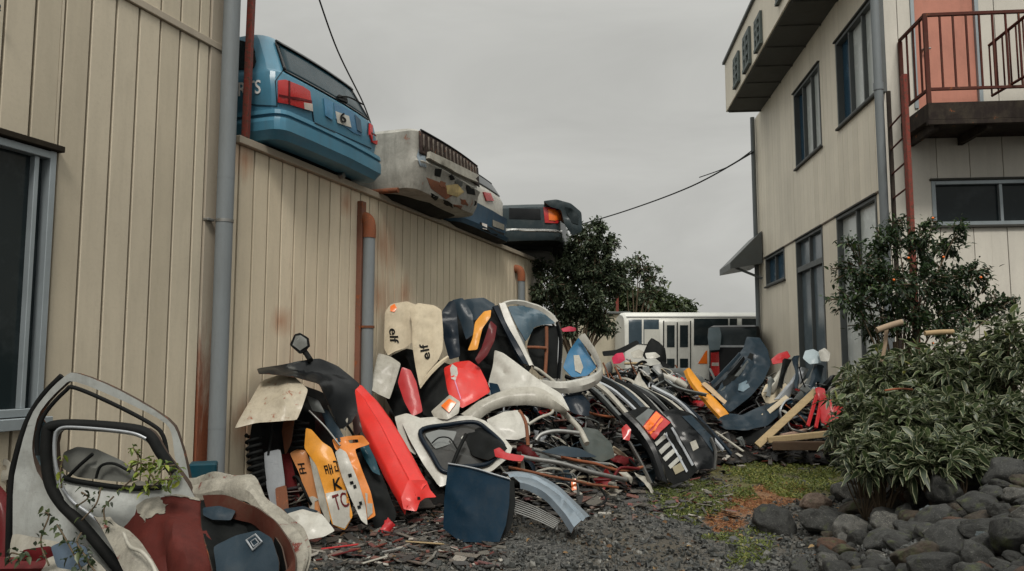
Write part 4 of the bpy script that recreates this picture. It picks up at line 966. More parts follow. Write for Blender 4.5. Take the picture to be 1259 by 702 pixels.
# ------------------------------------------------------------------ wires and mast
def wire(pts, r, label, cat='cable', name='overhead_cable', grp=None):
    o = tube(name, pts, r, CABLE, None, n=6, sub=8); tag(recenter(o), label, cat, grp); return o
q = RW.hit(926, 187, .1)
wire([at(700, 280, 30), at(770, 259, 27), at(850, 229, 22), V((q.x, q.y, at(926, 187, q.y).z))], .022, 'thick dark overhead cable running from behind the tree to the pale building')
wire([at(860, 218, 22), at(895, 205, 20), V((q.x, q.y+.1, at(926, 184, q.y).z))], .014, 'short thin upper cable joining the building just above the thick one')
wire([at(390, -8, 9.5), at(415, 62, 10.5), at(447, 128, 11.8), at(460, 165, 12.2)], .011, 'thin wire slanting down from the sky behind the blue hatchback')
bar_ = bar('utility_mast', at(759, 390, 26), at(758, 320, 26), .09, .09, RUSTBAR); bar_.data.transform(Matrix.Translation((0, 0, 0))); tag(recenter(bar_), 'thin reddish mast standing behind the dark tree', 'mast')
# ================================================================== scrap heaps
SCRAPW = ('panel', 'door', 'wing', 'bumper', 'bonnet', 'tailgate', 'part', 'strip', 'hatch', 'hood', 'mirror', 'lamp', 'liner', 'board', 'core', 'lid', 'rim', 'skin', 'pillar', 'shock', 'seat', 'fairing', 'rail')
def T(o, label, cat, group=None):
    b = o.name.split('.')[0]
    for w0, w1 in (('car_door', 'door_shell'), ('_panel', '_sheet_metal'), ('_disc', '_cover'), ('black_seat', 'torn_seat_cushion'), ('glazed_tailgate', 'tailgate_shell')): b = b.replace(w0, w1)
    if not b.startswith(('scrap', 'loose')): o.name = 'scrap_'+b if any(w in b for w in SCRAPW) else b
    return tag(recenter(o), label, cat, group)
def ycol(l, y): return [(a, b, y) for a, b in l]
# mound cores --------------------------------------------------------
MB = []
for (px, py, Yd, rx, ry, k) in ((335, 585, 6.9, .45, .35, .9), (400, 560, 7.5, .6, .5, .9), (470, 520, 8.4, .7, .6, .8), (540, 460, 9.4, .8, .6, .88), (620, 450, 10.2, .9, .8, .85), (600, 530, 8.9, .8, .6, .8),
        (690, 475, 10.4, .9, .9, .9), (740, 470, 11.3, .9, 1.0, .9), (790, 458, 12.5, 1.1, 1.1, .92), (700, 530, 9.3, .7, .55, .8), (780, 520, 10.6, .7, .6, .8), (835, 490, 11.8, .8, .7, .85), (660, 590, 7.9, .5, .4, .6), (250, 640, 5.0, .35, .3, .6),
        (925, 455, 13.2, .7, .6, .85), (965, 465, 12.6, .6, .55, .85), (1005, 470, 11.7, .5, .5, .85), (1000, 520, 11.2, .6, .4, .7), (905, 500, 13.2, .7, .5, .7), (850, 452, 14.0, .9, .7, .8)):
    c = at(px, py, Yd); MB.append((c.x, c.y, c.z*k, rx, ry))
def heap(x, y):
    h = np.zeros_like(np.asarray(x, float))
    for (cx, cy, z, rx, ry) in MB: h = np.maximum(h, z*np.exp(-(((x-cx)/rx)**2+((y-cy)/ry)**2)**1.3*.75))
    return h
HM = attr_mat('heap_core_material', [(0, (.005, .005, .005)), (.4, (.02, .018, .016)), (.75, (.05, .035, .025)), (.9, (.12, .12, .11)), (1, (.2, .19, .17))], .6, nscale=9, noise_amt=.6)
def heap_core(name, x0, x1, y0, y1, label):
    gx = np.arange(x0, x1, .045); gy = np.arange(y0, y1, .045); X, Y = np.meshgrid(gx, gy); Hh = heap(X, Y)
    keep = Hh > .06
    N_ = np.array([noise.fractal(V((a*4, b*4, 0)), 1, 2, 4) for a, b in zip(X.ravel(), Y.ravel())]).reshape(X.shape)
    N2 = np.array([noise.cell(V((a*9, b*9, 3))) for a, b in zip(X.ravel(), Y.ravel())]).reshape(X.shape)
    Zz = Hh+(N_*.10+N2*.07)*np.minimum(Hh*2, 1)+gz(X, Y)-.03
    # clip against the wall plane
    d = (X+4.5-KL*Y)
    keep &= d > .03
    keep &= (RW.n.x*(X-RW.p.x)+RW.n.y*(Y-RW.p.y)) > .03
    nx, ny = len(gx), len(gy); idx = np.arange(nx*ny).reshape(ny, nx)
    q = np.stack([idx[:-1, :-1], idx[:-1, 1:], idx[1:, 1:], idx[1:, :-1]], -1).reshape(-1, 4); kk = keep.ravel()[q].all(1); q = q[kk]
    P = np.stack([X.ravel(), Y.ravel(), Zz.ravel()], 1); u, inv = np.unique(q, return_inverse=True)
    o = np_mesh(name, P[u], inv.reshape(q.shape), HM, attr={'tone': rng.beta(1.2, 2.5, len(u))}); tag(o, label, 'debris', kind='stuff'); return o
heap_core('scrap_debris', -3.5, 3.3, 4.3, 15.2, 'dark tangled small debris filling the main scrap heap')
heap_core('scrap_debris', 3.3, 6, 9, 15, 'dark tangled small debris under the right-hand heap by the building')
DOORW = paint('dull_cool_white', (.34, .355, .34), .3, dirt=.5, rust=.1, scale=.9, coat=.4)
# ------------------------------------------------------------------ left foreground doors
o = T(sheet('car_door', ycol([(12, 800), (13, 700), (15.5, 655), (17.4, 585), (35, 519), (54, 488), (78, 464), (95, 459), (147, 480), (205, 515), (221, 542), (232, 585), (240, 640), (250, 720), (230, 790)], 4.25), DOORW, th=.035, bulge=.03, bw=.07, res=.05, smooth=3, rough=.003,
    holes=[ycol([(40, 560), (41, 535), (50, 505), (77, 475), (93, 469.5), (145, 490), (195, 515), (210, 532), (215, 563), (223, 588), (208, 602), (80, 606), (50, 588)], 4.25)]), 'large white car door with empty window frame leaning beneath the warehouse window', 'car door')
tube('window_rubber', pts3(ycol([(46, 560), (46, 536), (55, 509), (80, 481), (93, 477), (142, 498), (187, 522), (201, 537), (207, 566), (214, 588)], 4.22)), .011, RUBBER, o, sub=6)
tube('edge_seal', pts3(ycol([(10, 700), (13, 600), (20, 560), (34, 517), (53, 486), (76, 462)], 4.32)), .016, RUBBER, o, sub=6)
sheet('quarter_trim', ycol([(42, 557), (43, 535), (50, 512), (56, 520), (54, 545), (57, 570), (50, 574)], 4.24), paint('blue_grey_trim', (.06, .10, .12), .4), o, th=.01, bulge=.004)
def hip(px, py): return at(px, py, 3.98)
o = T(sheet('car_door', ycol([(57, 600), (54, 560), (55, 528), (62, 519), (97, 517), (166, 523), (188, 531), (203, 556), (222, 583), (246, 625), (270, 700), (280, 790), (190, 800), (160, 745), (125, 700), (98, 656), (74, 628)], 3.95), DOORW, th=.035, bulge=.035, bw=.1, res=.045, smooth=3, rough=.004, seed=4,
    holes=[ycol([(71, 572), (70, 545), (75, 531), (90, 529), (155, 534), (180, 543), (199, 564), (212, 582), (200, 596), (155, 597), (97, 589), (79, 584)], 3.95)]), 'smaller white door with thick black rubber seal leaning in front of the large one', 'car door')
tube('door_seal', pts3(ycol([(175, 745), (150, 705), (120, 668), (96, 640), (76, 620), (62, 596), (57, 565), (58, 533), (64, 524), (97, 522), (160, 527), (183, 535), (197, 556), (214, 580)], 3.90)), .026, RUBBER, o, sub=6)
tube('inner_seal', pts3(ycol([(200, 745), (165, 692), (135, 655), (110, 632), (88, 615), (74, 594), (68, 567), (67, 542), (72, 528), (92, 525), (157, 531), (180, 539)], 3.88)), .008, SILVER, o, sub=6)
tube('window_channel', pts3(ycol([(78, 587), (97, 592), (155, 600), (198, 599)], 3.93)), .013, BLACK, o, sub=6)
sheet('dusty_pane', ycol([(75, 575), (78, 556), (95, 549), (118, 552), (150, 566), (166, 580), (163, 594), (95, 587)], 4.0), paint('dusty_grey_glass', (.16, .165, .15), .25, dirt=.3, coat=.5), o, th=.006, bulge=.02)
tube('winder_bar', pts3(ycol([(82, 588), (98, 572), (114, 558)], 3.96)), .009, BLACK, o); tube('winder_bar', pts3(ycol([(118, 588), (124, 573), (140, 570), (160, 580)], 3.96)), .007, BLACK, o)
o = T(sheet('white_sill_panel', [(15, 655, 4.1), (60, 664, 4.0), (100, 672, 3.9), (130, 700, 3.75), (165, 760, 3.6), (60, 790, 3.7), (5, 740, 4.0)], WHITE2, bulge=.05, bw=.15, rough=.015, seed=2), 'stained white sill panel at the foot of the leaning doors', 'car panel')
# maroon wing with white arch
MAR = paint('maroon_primer', (.085, .018, .014), .55, dirt=.55, scale=1.6, coat=.1, dirtc=(.03, .012, .01))
PEEL = paint('peeling_cream_paint', (.31, .29, .24), .55, dirt=1.0, rust=.42, rustc=(.09, .02, .014), scale=2.0, coat=0, dirtc=(.10, .095, .08), bump=.05)
o = T(sheet('car_wing', jag([(132, 625, 4.1), (144, 609, 4.1), (158, 604, 4.1), (196, 602, 4.0), (228, 604, 4.0), (248, 613, 3.95), (248, 638, 3.85), (255, 656, 3.75), (266, 672, 3.7), (268, 696, 3.6), (262, 770, 3.5), (190, 770, 3.5), (182, 715, 3.6), (168, 675, 3.75), (150, 645, 3.95)], 3, 1.5, 3), MAR, bulge=.2, bw=.2, rough=.02, rf=2.2, seed=6, smooth=1,
    crease=[((205, 640, 3.7), (245, 700, 3.6), .07, .06), ((190, 650, 3.7), (205, 720, 3.6), -.06, .05), ((200, 628, 3.9), (246, 645, 3.8), -.03, .02)]), 'dark maroon front wing with flaking cream paint beside the white doors', 'car wing')
decal('peeling_paint', [o], jag([(157, 617), (164, 606), (180, 603), (196, 611), (206, 621), (204, 632), (186, 635), (179, 642), (173, 631), (168, 622)], 5, 2.2, 5), PEEL, o, off=.004, th=.002, res=3)
decal('peeling_paint', [o], jag([(198, 605), (226, 603), (246, 612), (246, 617), (226, 611), (204, 611)], 5, 1.2, 6), PEEL, o, off=.004, th=.002, res=3)
decal('peeling_paint', [o], jag([(134, 624), (143, 613), (150, 608), (146, 618), (140, 628)], 4, 1.2, 7), PEEL, o, off=.004, th=.002, res=3)
wp = T(sheet('crumpled_white_panel', jag([(116, 636, 3.8), (134, 636, 3.8), (152, 648, 3.75), (170, 662, 3.7), (186, 684, 3.6), (200, 712, 3.5), (206, 770, 3.4), (172, 770, 3.4), (158, 712, 3.5), (138, 672, 3.65)], 3, 1.5, 9), PEEL, bulge=.12, rough=.03, seed=11, smooth=1), 'crumpled dirty white panel along the left edge of the maroon wing', 'car panel')
tube('bent_lip', pts3([(152, 655, 3.62), (160, 672, 3.55), (176, 680, 3.5), (190, 700, 3.45), (196, 730, 3.4)]), .008, WHITE2, wp)
o2 = T(rails('wheel_arch_panel', [(160, 602, 4.25), (200, 594, 4.2), (231, 588, 4.15), (262, 583, 4.1), (280, 583, 4.08), (311, 600, 4.0), (339, 626, 3.85), (364, 652, 3.75), (377, 676, 3.65), (378, 700, 3.55), (370, 760, 3.5)], [(176, 609, 4.05), (205, 606, 4.0), (233, 606, 3.95), (258, 609, 3.92), (276, 608, 3.9), (305, 616, 3.82), (333, 633, 3.72), (351, 653, 3.65), (361, 672, 3.58), (366, 694, 3.5), (358, 760, 3.45)],
    PEEL, prof=((0, -.05), (.06, -.01), (.2, .02), (.35, .035), (.5, .015), (.62, .03), (.8, .025), (.94, .01), (1, -.02)), rough=.03, sub=8, split=28, seed=4), 'flaking white wheel arch curving over a dark wing liner beside the maroon wing', 'car wing')
o3 = T(rails('rusty_arch_lip', [(250, 611, 3.93), (277, 610, 3.88), (305, 618, 3.8), (332, 636, 3.7), (350, 656, 3.63), (359, 674, 3.56), (363, 696, 3.48), (356, 760, 3.43)], [(250, 620, 3.85), (276, 617, 3.82), (302, 627, 3.76), (325, 645, 3.66), (340, 664, 3.6), (348, 682, 3.53), (350, 702, 3.45), (344, 760, 3.4)], paint('rust_red_lip', (.07, .022, .015), .7, dirt=.5, rust=.3, coat=0), prof=((0, 0), (.5, -.03), (1, -.08)), rough=.015), 'dark rust-red inner lip under the flaking white wheel arch', 'car wing')
o = T(sheet('wing_liner', [(246, 614, 3.95), (275, 613, 3.9), (304, 625, 3.85), (328, 645, 3.75), (346, 672, 3.6), (352, 700, 3.5), (345, 780, 3.45), (262, 780, 3.45), (262, 700, 3.55), (248, 650, 3.75)], BLACK, bulge=-.40, bw=.25, rough=.02, seed=3), 'hollow black wing liner framed by the flaking white wheel arch', 'wing liner')
bl3 = sheet('slate_lining', [(262, 672, 3.62), (290, 658, 3.66), (318, 652, 3.66), (335, 662, 3.6), (343, 690, 3.5), (338, 770, 3.42), (264, 770, 3.45), (266, 700, 3.55)], SLATE, o, bulge=.03, rough=.02, seed=8)
sheet('slate_lining', [(250, 625, 3.85), (270, 622, 3.85), (290, 628, 3.82), (284, 640, 3.8), (262, 640, 3.8), (250, 634, 3.82)], SLATE, o, bulge=.03, rough=.02, seed=9)
tube('badge_rim', pts3([(303, 664, 3.6), (314, 657, 3.6), (322, 666, 3.57), (311, 676, 3.56)]), .005, SILVER, o, closed=True, sub=1, n=6)
tube('badge_rim', pts3([(308, 666, 3.6), (314, 662, 3.6), (318, 667, 3.57), (312, 672, 3.56)]), .003, SILVER, o, closed=True, sub=1, n=6)
o = T(rails('red_beam', [(-20, 684, 3.9), (60, 686, 3.95)], [(-20, 703, 3.85), (60, 702, 3.9)], DRED, prof=((0, -.03), (.1, .01), (.9, .01), (1, -.03)), sub=3), 'red metal beam end in the bottom left corner', 'beam')
o = T(sheet('crushed_light_cluster', ycol([(62, 672), (80, 664), (105, 672), (112, 690), (95, 702), (70, 698)], 3.7), paint('pale_blue_plastic', (.10, .14, .19), .3, dirt=.4), bulge=.05, rough=.02), 'pale blue crushed plastic lump under the white doors', 'car part')
o = T(sheet('red_fragment', ycol([(28, 676), (60, 671), (74, 680), (50, 690), (25, 690)], 3.8), DRED, bulge=.03, rough=.02), 'torn red plastic fragment beside the red beam', 'car part')
o = T(sheet('white_bracket', [(-12, 566, 4.6), (8, 564, 4.6), (17, 572, 4.6), (15, 588, 4.6), (-5, 594, 4.6), (-14, 585, 4.6)], WHITE2, bulge=.04, holes=[ycol([(2, 572), (8, 572), (8, 578), (2, 578)], 4.6)], smooth=1), 'holed white bracket at the far left edge', 'bracket')
tube_ = T(tube('red_hose', pts3([(-15, 600, 4.5), (2, 622, 4.45), (8, 660, 4.4), (2, 700, 4.35)]), .05, DRED), 'dark red hose hanging down the far left edge behind the white door', 'hose')
bm = bmesh.new(); c = at(250, 577, 5.2); box_bm(bm, Matrix.Translation(c)@Matrix.Rotation(.3, 4, 'Z'), -.085, .085, -.08, .08, -.5, .045, .01); bmesh.ops.recalc_face_normals(bm, faces=bm.faces)
T(from_bm('blue_crate', bm, TEAL, smooth=False), 'small blue plastic crate behind the rust-eaten arch by the downpipe', 'crate')
# ------------------------------------------------------------------ stack with the mirror
o = T(sheet('car_bonnet', [(316, 453, 6.7), (340, 449, 6.75), (365, 444, 6.9), (393, 440, 7.0), (416, 450, 7.1), (443, 473, 7.0), (436, 480, 6.95), (440, 505, 6.85), (432, 520, 6.8), (418, 528, 6.8), (405, 500, 6.75), (393, 472, 6.65), (365, 464, 6.6), (340, 460, 6.55), (318, 459, 6.55)], BLACKG, bulge=.05, bw=.15, rough=.015, smooth=2), 'black arched bonnet on top of the stack with the mirror', 'car bonnet')
o = T(sheet('beige_wing', [(322, 468, 6.75), (342, 461, 6.75), (362, 463, 6.7), (379, 479, 6.6), (372, 500, 6.5), (365, 516, 6.45), (345, 518, 6.4), (315, 520, 6.4), (288, 527, 6.35), (300, 505, 6.45), (312, 484, 6.6)], paint('beige_rust_edge', (.42, .37, .28), .45, dirt=.5, rust=.4, scale=2), bulge=.06, bw=.16, rough=.01), 'beige rust-edged wing hanging under the black arched bonnet', 'car wing')
mr_ = empty('wing_mirror', at(381, 442, 6.95), 'square wing mirror on a stalk sticking up above the black bonnet', 'mirror')
hd = sheet('mirror_housing', ycol([(356, 424), (362, 411), (369, 409), (379, 415), (381, 426), (374, 432), (368, 435)], 6.95), RUBBER, mr_, th=.05, bulge=.015, bw=.02, res=.02)
decal('mirror_glass', [hd], [(360, 424), (364, 413), (370, 412.5), (377, 417), (378, 425), (369, 431)], paint('mirror_face', (.35, .36, .34), .12, metal=.6, dirt=.2), hd, off=.006)
tube('stalk', pts3([(371, 428, 7.0), (376, 434, 6.98), (382, 443, 6.9)]), .024, RUBBER, mr_)
def spring(name, p, q, R, turns, r, label):
    p, q = V(p), V(q); ax_ = (q-p).normalized(); u = ax_.orthogonal().normalized(); w = ax_.cross(u); n = turns*14
    pts = [p.lerp(q, i/n)+u*R*math.cos(2*math.pi*i*turns/n)+w*R*math.sin(2*math.pi*i*turns/n) for i in range(n+1)]
    return T(tube(name, pts, r, RUBBER, sub=1, n=8), label, 'coil spring')
spring('coil_spring', at(311, 534, 6.55), at(316, 600, 6.5), .055, 8, .014, 'black coil spring hanging below the beige wing at the left')
spring('coil_spring', at(371, 516, 6.8), at(367, 552, 6.75), .055, 5, .013, 'shorter black coil spring above the orange lettered panels')
spring('coil_spring', at(320, 560, 6.8), at(326, 625, 6.7), .05, 8, .012, 'rear black coil spring half hidden behind the left one')
T(sheet('black_backing_sheet', [(322, 472, 6.72), (350, 466, 6.9), (398, 482, 7.3), (418, 520, 7.4), (430, 600, 7.3), (405, 648, 7.0), (340, 645, 6.75), (312, 600, 6.5), (306, 545, 6.48)], BLACK, bulge=.05, rough=.03), 'large crumpled black sheet behind the springs and lettered panels', 'metal sheet')
for (pts_, m_, lb_) in (([(392, 500, 6.9), (404, 505, 6.85), (425, 540, 6.75), (432, 560, 6.7), (420, 556, 6.7), (404, 530, 6.8)], SLATE, 'slate bracket slanting between the black bonnet and the orange panels'), ([(402, 498, 6.9), (416, 496, 6.9), (428, 515, 6.8), (424, 530, 6.8), (412, 520, 6.85)], WHITE2, 'pale torn plate just under the tip of the black bonnet'),
        ([(352, 500, 6.75), (362, 512, 6.7), (358, 545, 6.7), (350, 560, 6.7), (346, 530, 6.75)], RUST, 'rusty plate hanging between the two coil springs'), ([(338, 600, 6.5), (352, 596, 6.5), (356, 632, 6.45), (342, 640, 6.4)], RUST, 'rust-brown plate at the foot of the pale grey strip'),
        ([(430, 500, 7.3), (440, 505, 7.3), (446, 530, 7.2), (436, 535, 7.2)], paint('mauve_brown', (.08, .04, .04), .6, dirt=.6), 'mauve-brown scrap beside the top of the red bumper'), ([(376, 486, 6.8), (392, 492, 6.8), (400, 508, 6.75), (384, 505, 6.8)], GREY, 'grey folded plate below the beige wing')):
    T(sheet('torn_plate', pts_, m_, bulge=.03, rough=.02), lb_, 'metal plate')
for (pts_, r_, m_, lb_) in (([(380, 505, 6.8), (400, 525, 6.75), (418, 548, 6.65)], .009, STEEL, 'steel strut crossing above the orange panels'), ([(330, 470, 6.7), (334, 520, 6.65), (330, 560, 6.6)], .012, RUBBER, 'black cable hanging behind the left coil spring'), ([(425, 520, 7.1), (440, 545, 7.0), (458, 590, 6.9)], .012, BLACK, 'black strut running beside the red bumper'), ([(298, 600, 6.3), (312, 620, 6.2), (350, 640, 6.2)], .014, RUST, 'rusty rod at the left foot of the lettered stack')):
    T(tube('pipe', pts3(pts_), r_, m_), lb_, 'pipe')
T(sheet('pale_strip', [(324, 556, 6.6), (345, 552, 6.6), (350, 590, 6.55), (352, 640, 6.5), (338, 640, 6.5), (328, 600, 6.55)], SILVER, bulge=.02, rough=.01), 'pale grey strip standing left of the orange lettered panels', 'car panel')
T(sheet('pale_strip', [(342, 560, 6.75), (356, 556, 6.75), (366, 600, 6.7), (374, 636, 6.65), (358, 640, 6.65), (350, 600, 6.7)], DRED, bulge=.02, rough=.015), 'dark red strip between the pale strip and the first orange panel', 'car panel')
ORW = [ORANGE, WHITE2]
def two_tone(name, upper, lower, label, parent=None):
    o = T(sheet(name, upper+lower, ORANGE, bulge=.02, bw=.05, rough=.006), label, 'signboard'); return o
p1 = T(sheet('lettered_panel', [(356, 557, 6.7), (366, 552, 6.72), (376, 554, 6.72), (386, 580, 6.67), (391, 608, 6.62), (396, 640, 6.57), (385, 641, 6.57), (377, 612, 6.62), (368, 582, 6.66)], paint('orange_faded', (.50, .20, .06), .5, dirt=.4), bulge=.02, bw=.05), 'narrow faded orange panel with black marks, left of the lettered row', 'lettered panel')
decal('white_band', [p1], [(378, 612), (391, 608), (396, 640), (385, 640)], WHITE2, p1); 
def glyph(target, x, y, w, h, sk, mat, par):
    def P(a, b): return (x+a*w+b*h*sk, y+b*h-a*w*.12)
    for (a, b, c, d) in random.choice((((0, .0, 1, .13), (.1, .44, .9, .56), (.0, .86, 1, .98), (.42, .1, .58, 1), (0, .5, .14, .98)), ((0, .1, .45, .22), (0, .45, .45, .57), (.0, .1, .13, .9), (.34, .1, .46, .9), (.6, 0, .74, 1), (.6, .4, 1, .52), (.86, .1, 1, .9)))):
        decal('glyph_stroke', [target], [P(a, b), P(c, b), P(c, d), P(a, d)], mat, par, off=.006, th=.002, res=4)
glyph(p1, 366, 570, 8, 13, .25, BLACK, p1)
p2 = T(sheet('lettered_panel', [(376, 526, 6.62), (383, 528, 6.62), (396, 543, 6.6), (408, 551, 6.6), (421, 585, 6.52), (426, 603, 6.47), (434, 634, 6.4), (424, 652, 6.38), (408, 645, 6.4), (399, 606, 6.47), (389, 572, 6.54), (374, 551, 6.6)], YELLOW, bulge=.025, bw=.06), 'orange panel lettered K and TO in the middle of the lettered row', 'lettered panel')
decal('white_band', [p2], [(400, 607), (426, 601), (434, 634), (424, 650), (410, 645)], WHITE, p2, off=.004, res=4)
text_decal('lettering', [p2], 'K', ((411.5, 603), (422, 600), (409, 589)), BLACK, p2, off=.009); text_decal('lettering', [p2], 'TO', ((413, 628), (432, 622), (408, 610)), DRED, p2, off=.010)
glyph(p2, 398, 571, 9, 13, .25, BLACK, p2); glyph(p2, 409, 567, 8, 13, .25, BLACK, p2)
p3 = T(sheet('white_strip', [(380, 560, 6.58), (391, 566, 6.56), (402, 600, 6.5), (408, 632, 6.44), (404, 646, 6.42), (393, 622, 6.48), (386, 590, 6.53)], WHITE2, bulge=.015, bw=.03), 'narrow white strip between the two orange lettered panels', 'car panel')
p4 = T(sheet('lettered_panel', [(412, 556, 6.5), (418, 551, 6.5), (426, 556, 6.5), (440, 590, 6.44), (449, 620, 6.38), (452, 646, 6.34), (444, 640, 6.34), (431, 612, 6.4), (420, 585, 6.45)], WHITE, bulge=.02, bw=.04), 'long pale strip with small black marks right of the K panel', 'lettered panel')
for (a, b) in ((428, 583), (430, 592), (434, 597), (441, 617), (439, 622)): decal('mark', [p4], [(a, b), (a+4, b-1), (a+5, b+3), (a+1, b+4)], BLACK, p4, off=.005, res=3)
p5 = T(sheet('lettered_panel', [(408, 540, 6.75), (428, 536, 6.75), (446, 535, 6.75), (455, 546, 6.72), (436, 552, 6.7), (446, 580, 6.62), (456, 605, 6.55), (462, 634, 6.5), (450, 640, 6.48), (440, 600, 6.55), (428, 565, 6.65), (412, 552, 6.7)], ORANGE, bulge=.02, bw=.05, holes=[ycol([(428, 541), (440, 540), (441, 544), (430, 545)], 6.74)]), 'orange bracket-shaped panel with white foot nearest the red bumper', 'lettered panel')
decal('white_band', [p5], [(449, 606), (456, 604), (462, 634), (452, 638)], WHITE2, p5)
T(sheet('teal_strip', [(436, 558, 6.95), (452, 552, 6.95), (470, 585, 6.9), (488, 632, 6.75), (480, 655, 6.7), (462, 655, 6.7), (450, 610, 6.8)], BLACK, bulge=.03), 'black plastic strip lying under the left edge of the red bumper', 'car panel')
T(sheet('teal_strip', [(440, 540, 6.9), (452, 545, 6.9), (462, 565, 6.85), (468, 585, 6.8), (458, 580, 6.8), (446, 560, 6.85)], TEAL, bulge=.02), 'teal blue strip just left of the red bumper', 'car panel')
o = T(rails('red_bumper', [(421, 479, 7.9), (431, 495, 7.75), (449, 530, 7.45), (474, 582, 7.1), (498, 628, 6.85)], [(447, 473, 7.95), (466, 491, 7.85), (487, 519, 7.65), (509, 557, 7.35), (527, 592, 7.1)], REDP,
    prof=((0, -.06), (.03, 0), (.1, .02), (.42, .045), (.47, .03), (.52, .0), (.8, .005), (.92, -.01), (1, -.06)), rough=.007), 'long bright red bumper leaning diagonally against the heap', 'bumper')
sheet('bumper_tail', [(496, 626, 6.86), (493, 612, 6.9), (502, 590, 7.0), (524, 590, 7.1), (529, 602, 7.08), (537, 611, 7.05), (523, 612, 7.0), (516, 617, 6.93), (512, 629, 6.85)], REDP, o, bulge=.02, bw=.05)
for (a, b) in ((432, 492), (513, 611)): decal('bolt_hole', [o] if b < 600 else list(o.children), [(a, b), (a+3, b), (a+3.5, b+3.5), (a, b+3.5)], BLACK, o, off=.003, th=.002, res=2)
T(sheet('crumpled_fairing', [(352, 632, 6.1), (372, 626, 6.15), (396, 632, 6.1), (412, 652, 6.0), (398, 660, 5.95), (376, 664, 5.92), (360, 655, 5.98)], WHITE, bulge=.09, bw=.12, rough=.02), 'small crumpled white fairing on the ground below the lettered panels', 'car part')
T(sheet('blue_fairing', [(348, 626, 6.15), (372, 622, 6.2), (392, 628, 6.15), (378, 632, 6.1), (358, 636, 6.1)], SLATE, bulge=.03), 'bluish flap on top of the crumpled white fairing', 'car part')
# ------------------------------------------------------------------ centre stack
e1 = T(sheet('white_bonnet', [(472, 428, 8.7), (473, 384, 8.8), (480, 374, 8.85), (500, 370, 8.9), (513, 375, 8.9), (509, 392, 8.8), (508, 420, 8.7), (498, 428, 8.65), (485, 432, 8.6), (477, 437, 8.6)], LIGHTCREAM, bulge=.07, bw=.12, rough=.015, crease=[((495, 372, 8.8), (497, 428, 8.6), -.02, .02)]), 'rear cream panel with black sideways lettering and an orange emblem', 'car panel')
e2 = T(sheet('white_bonnet', [(503, 381, 8.7), (514, 372, 8.75), (533, 375, 8.75), (543, 381, 8.7), (545, 410, 8.6), (544, 431, 8.5), (538, 444, 8.45), (527, 456, 8.4), (516, 476, 8.3), (511, 452, 8.4), (507, 425, 8.5), (506, 395, 8.6)], LIGHTCREAM, bulge=.08, bw=.12, rough=.018, seed=3, crease=[((528, 378, 8.6), (526, 450, 8.4), -.02, .018), ((508, 385, 8.6), (514, 465, 8.3), .02, .02)]), 'front cream panel with black sideways lettering tapering to a point', 'car panel')
text_decal('lettering', [e1], 'elf', ((478.5, 404), (480, 422), (489, 404)), BLACK, e1, off=.008)
text_decal('lettering', [e2], 'elf', ((530, 441), (526, 422), (519, 443)), BLACK, e2, off=.008)
decal('emblem', [e1], [(480, 377), (485, 374), (488, 379), (485, 384), (480, 383)], LENSO, e1, off=.006, res=2)
T(sheet('white_panel', [(465, 434, 8.6), (480, 438, 8.6), (493, 447, 8.55), (486, 470, 8.4), (479, 491, 8.3), (466, 485, 8.3), (454, 478, 8.3), (460, 455, 8.45)], WHITE2, bulge=.03, rough=.01), 'small square white panel below the rear cream panel', 'car panel')
T(sheet('red_panel', [(494, 451, 8.35), (505, 455, 8.35), (512, 470, 8.3), (520, 506, 8.15), (507, 512, 8.1), (497, 494, 8.2), (489, 470, 8.3)], RED2, bulge=.05, rough=.008), 'narrow red panel below the front cream panel', 'car panel')
r2 = T(sheet('red_bonnet', [(546, 452, 8.75), (560, 445, 8.8), (577, 443, 8.8), (590, 452, 8.75), (598, 468, 8.65), (603, 482, 8.55), (585, 493, 8.45), (568, 502, 8.4), (554, 491, 8.45), (545, 468, 8.6)], REDP, bulge=.10, bw=.15, rough=.01), 'broad bright red panel in the middle of the stack', 'car panel')
decal('white_tape', [r2], [(553, 447), (561, 445), (563, 460), (560, 468), (555, 466)], WHITE, r2, off=.005); decal('pink_line', [r2], [(558.5, 468), (560, 468), (567, 490), (566, 491)], paint('pink_tape', (.6, .2, .35), .4), r2, off=.005, res=3)
T(rails('pale_curved_strip', [(516, 474, 8.3), (527, 457, 8.35), (538, 446, 8.4), (550, 437, 8.5)], [(517, 478, 8.28), (530, 461, 8.33), (541, 450, 8.38), (552, 441, 8.5)], LIGHTCREAM, prof=((0, 0), (.5, .012), (1, 0))), 'thin cream rim curving between the cream and red panels', 'trim strip')
T(sheet('black_panel', [(515, 480, 8.5), (530, 462, 8.55), (545, 450, 8.6), (550, 480, 8.5), (560, 505, 8.4), (540, 515, 8.35), (520, 510, 8.4)], BLACK, bulge=.03), 'black panel between the narrow red and broad red panels', 'car panel')
T(sheet('navy_panel', [(543, 383, 9.0), (552, 371, 9.1), (561, 369, 9.1), (562, 390, 9.0), (566, 438, 8.8), (552, 442, 8.8), (545, 415, 8.9)], NAVY, bulge=.06, rough=.015), 'left upright navy panel beside the cream panels', 'car panel')
T(sheet('navy_panel', [(555, 369, 9.1), (569, 366, 9.1), (581, 386, 9.0), (583, 410, 8.9), (573, 418, 8.9), (566, 395, 9.0)], SLATE, bulge=.06, rough=.02, seed=9), 'slate blue curved panel folded over the navy panel', 'car panel')
T(sheet('slate_hood', [(570, 368, 9.2), (595, 366, 9.3), (609, 374, 9.3), (602, 384, 9.1), (588, 392, 9.0), (577, 396, 9.0), (572, 384, 9.1)], SLATE, bulge=.07, rough=.02, seed=2), 'crumpled slate hood on top of the orange wing', 'car panel')
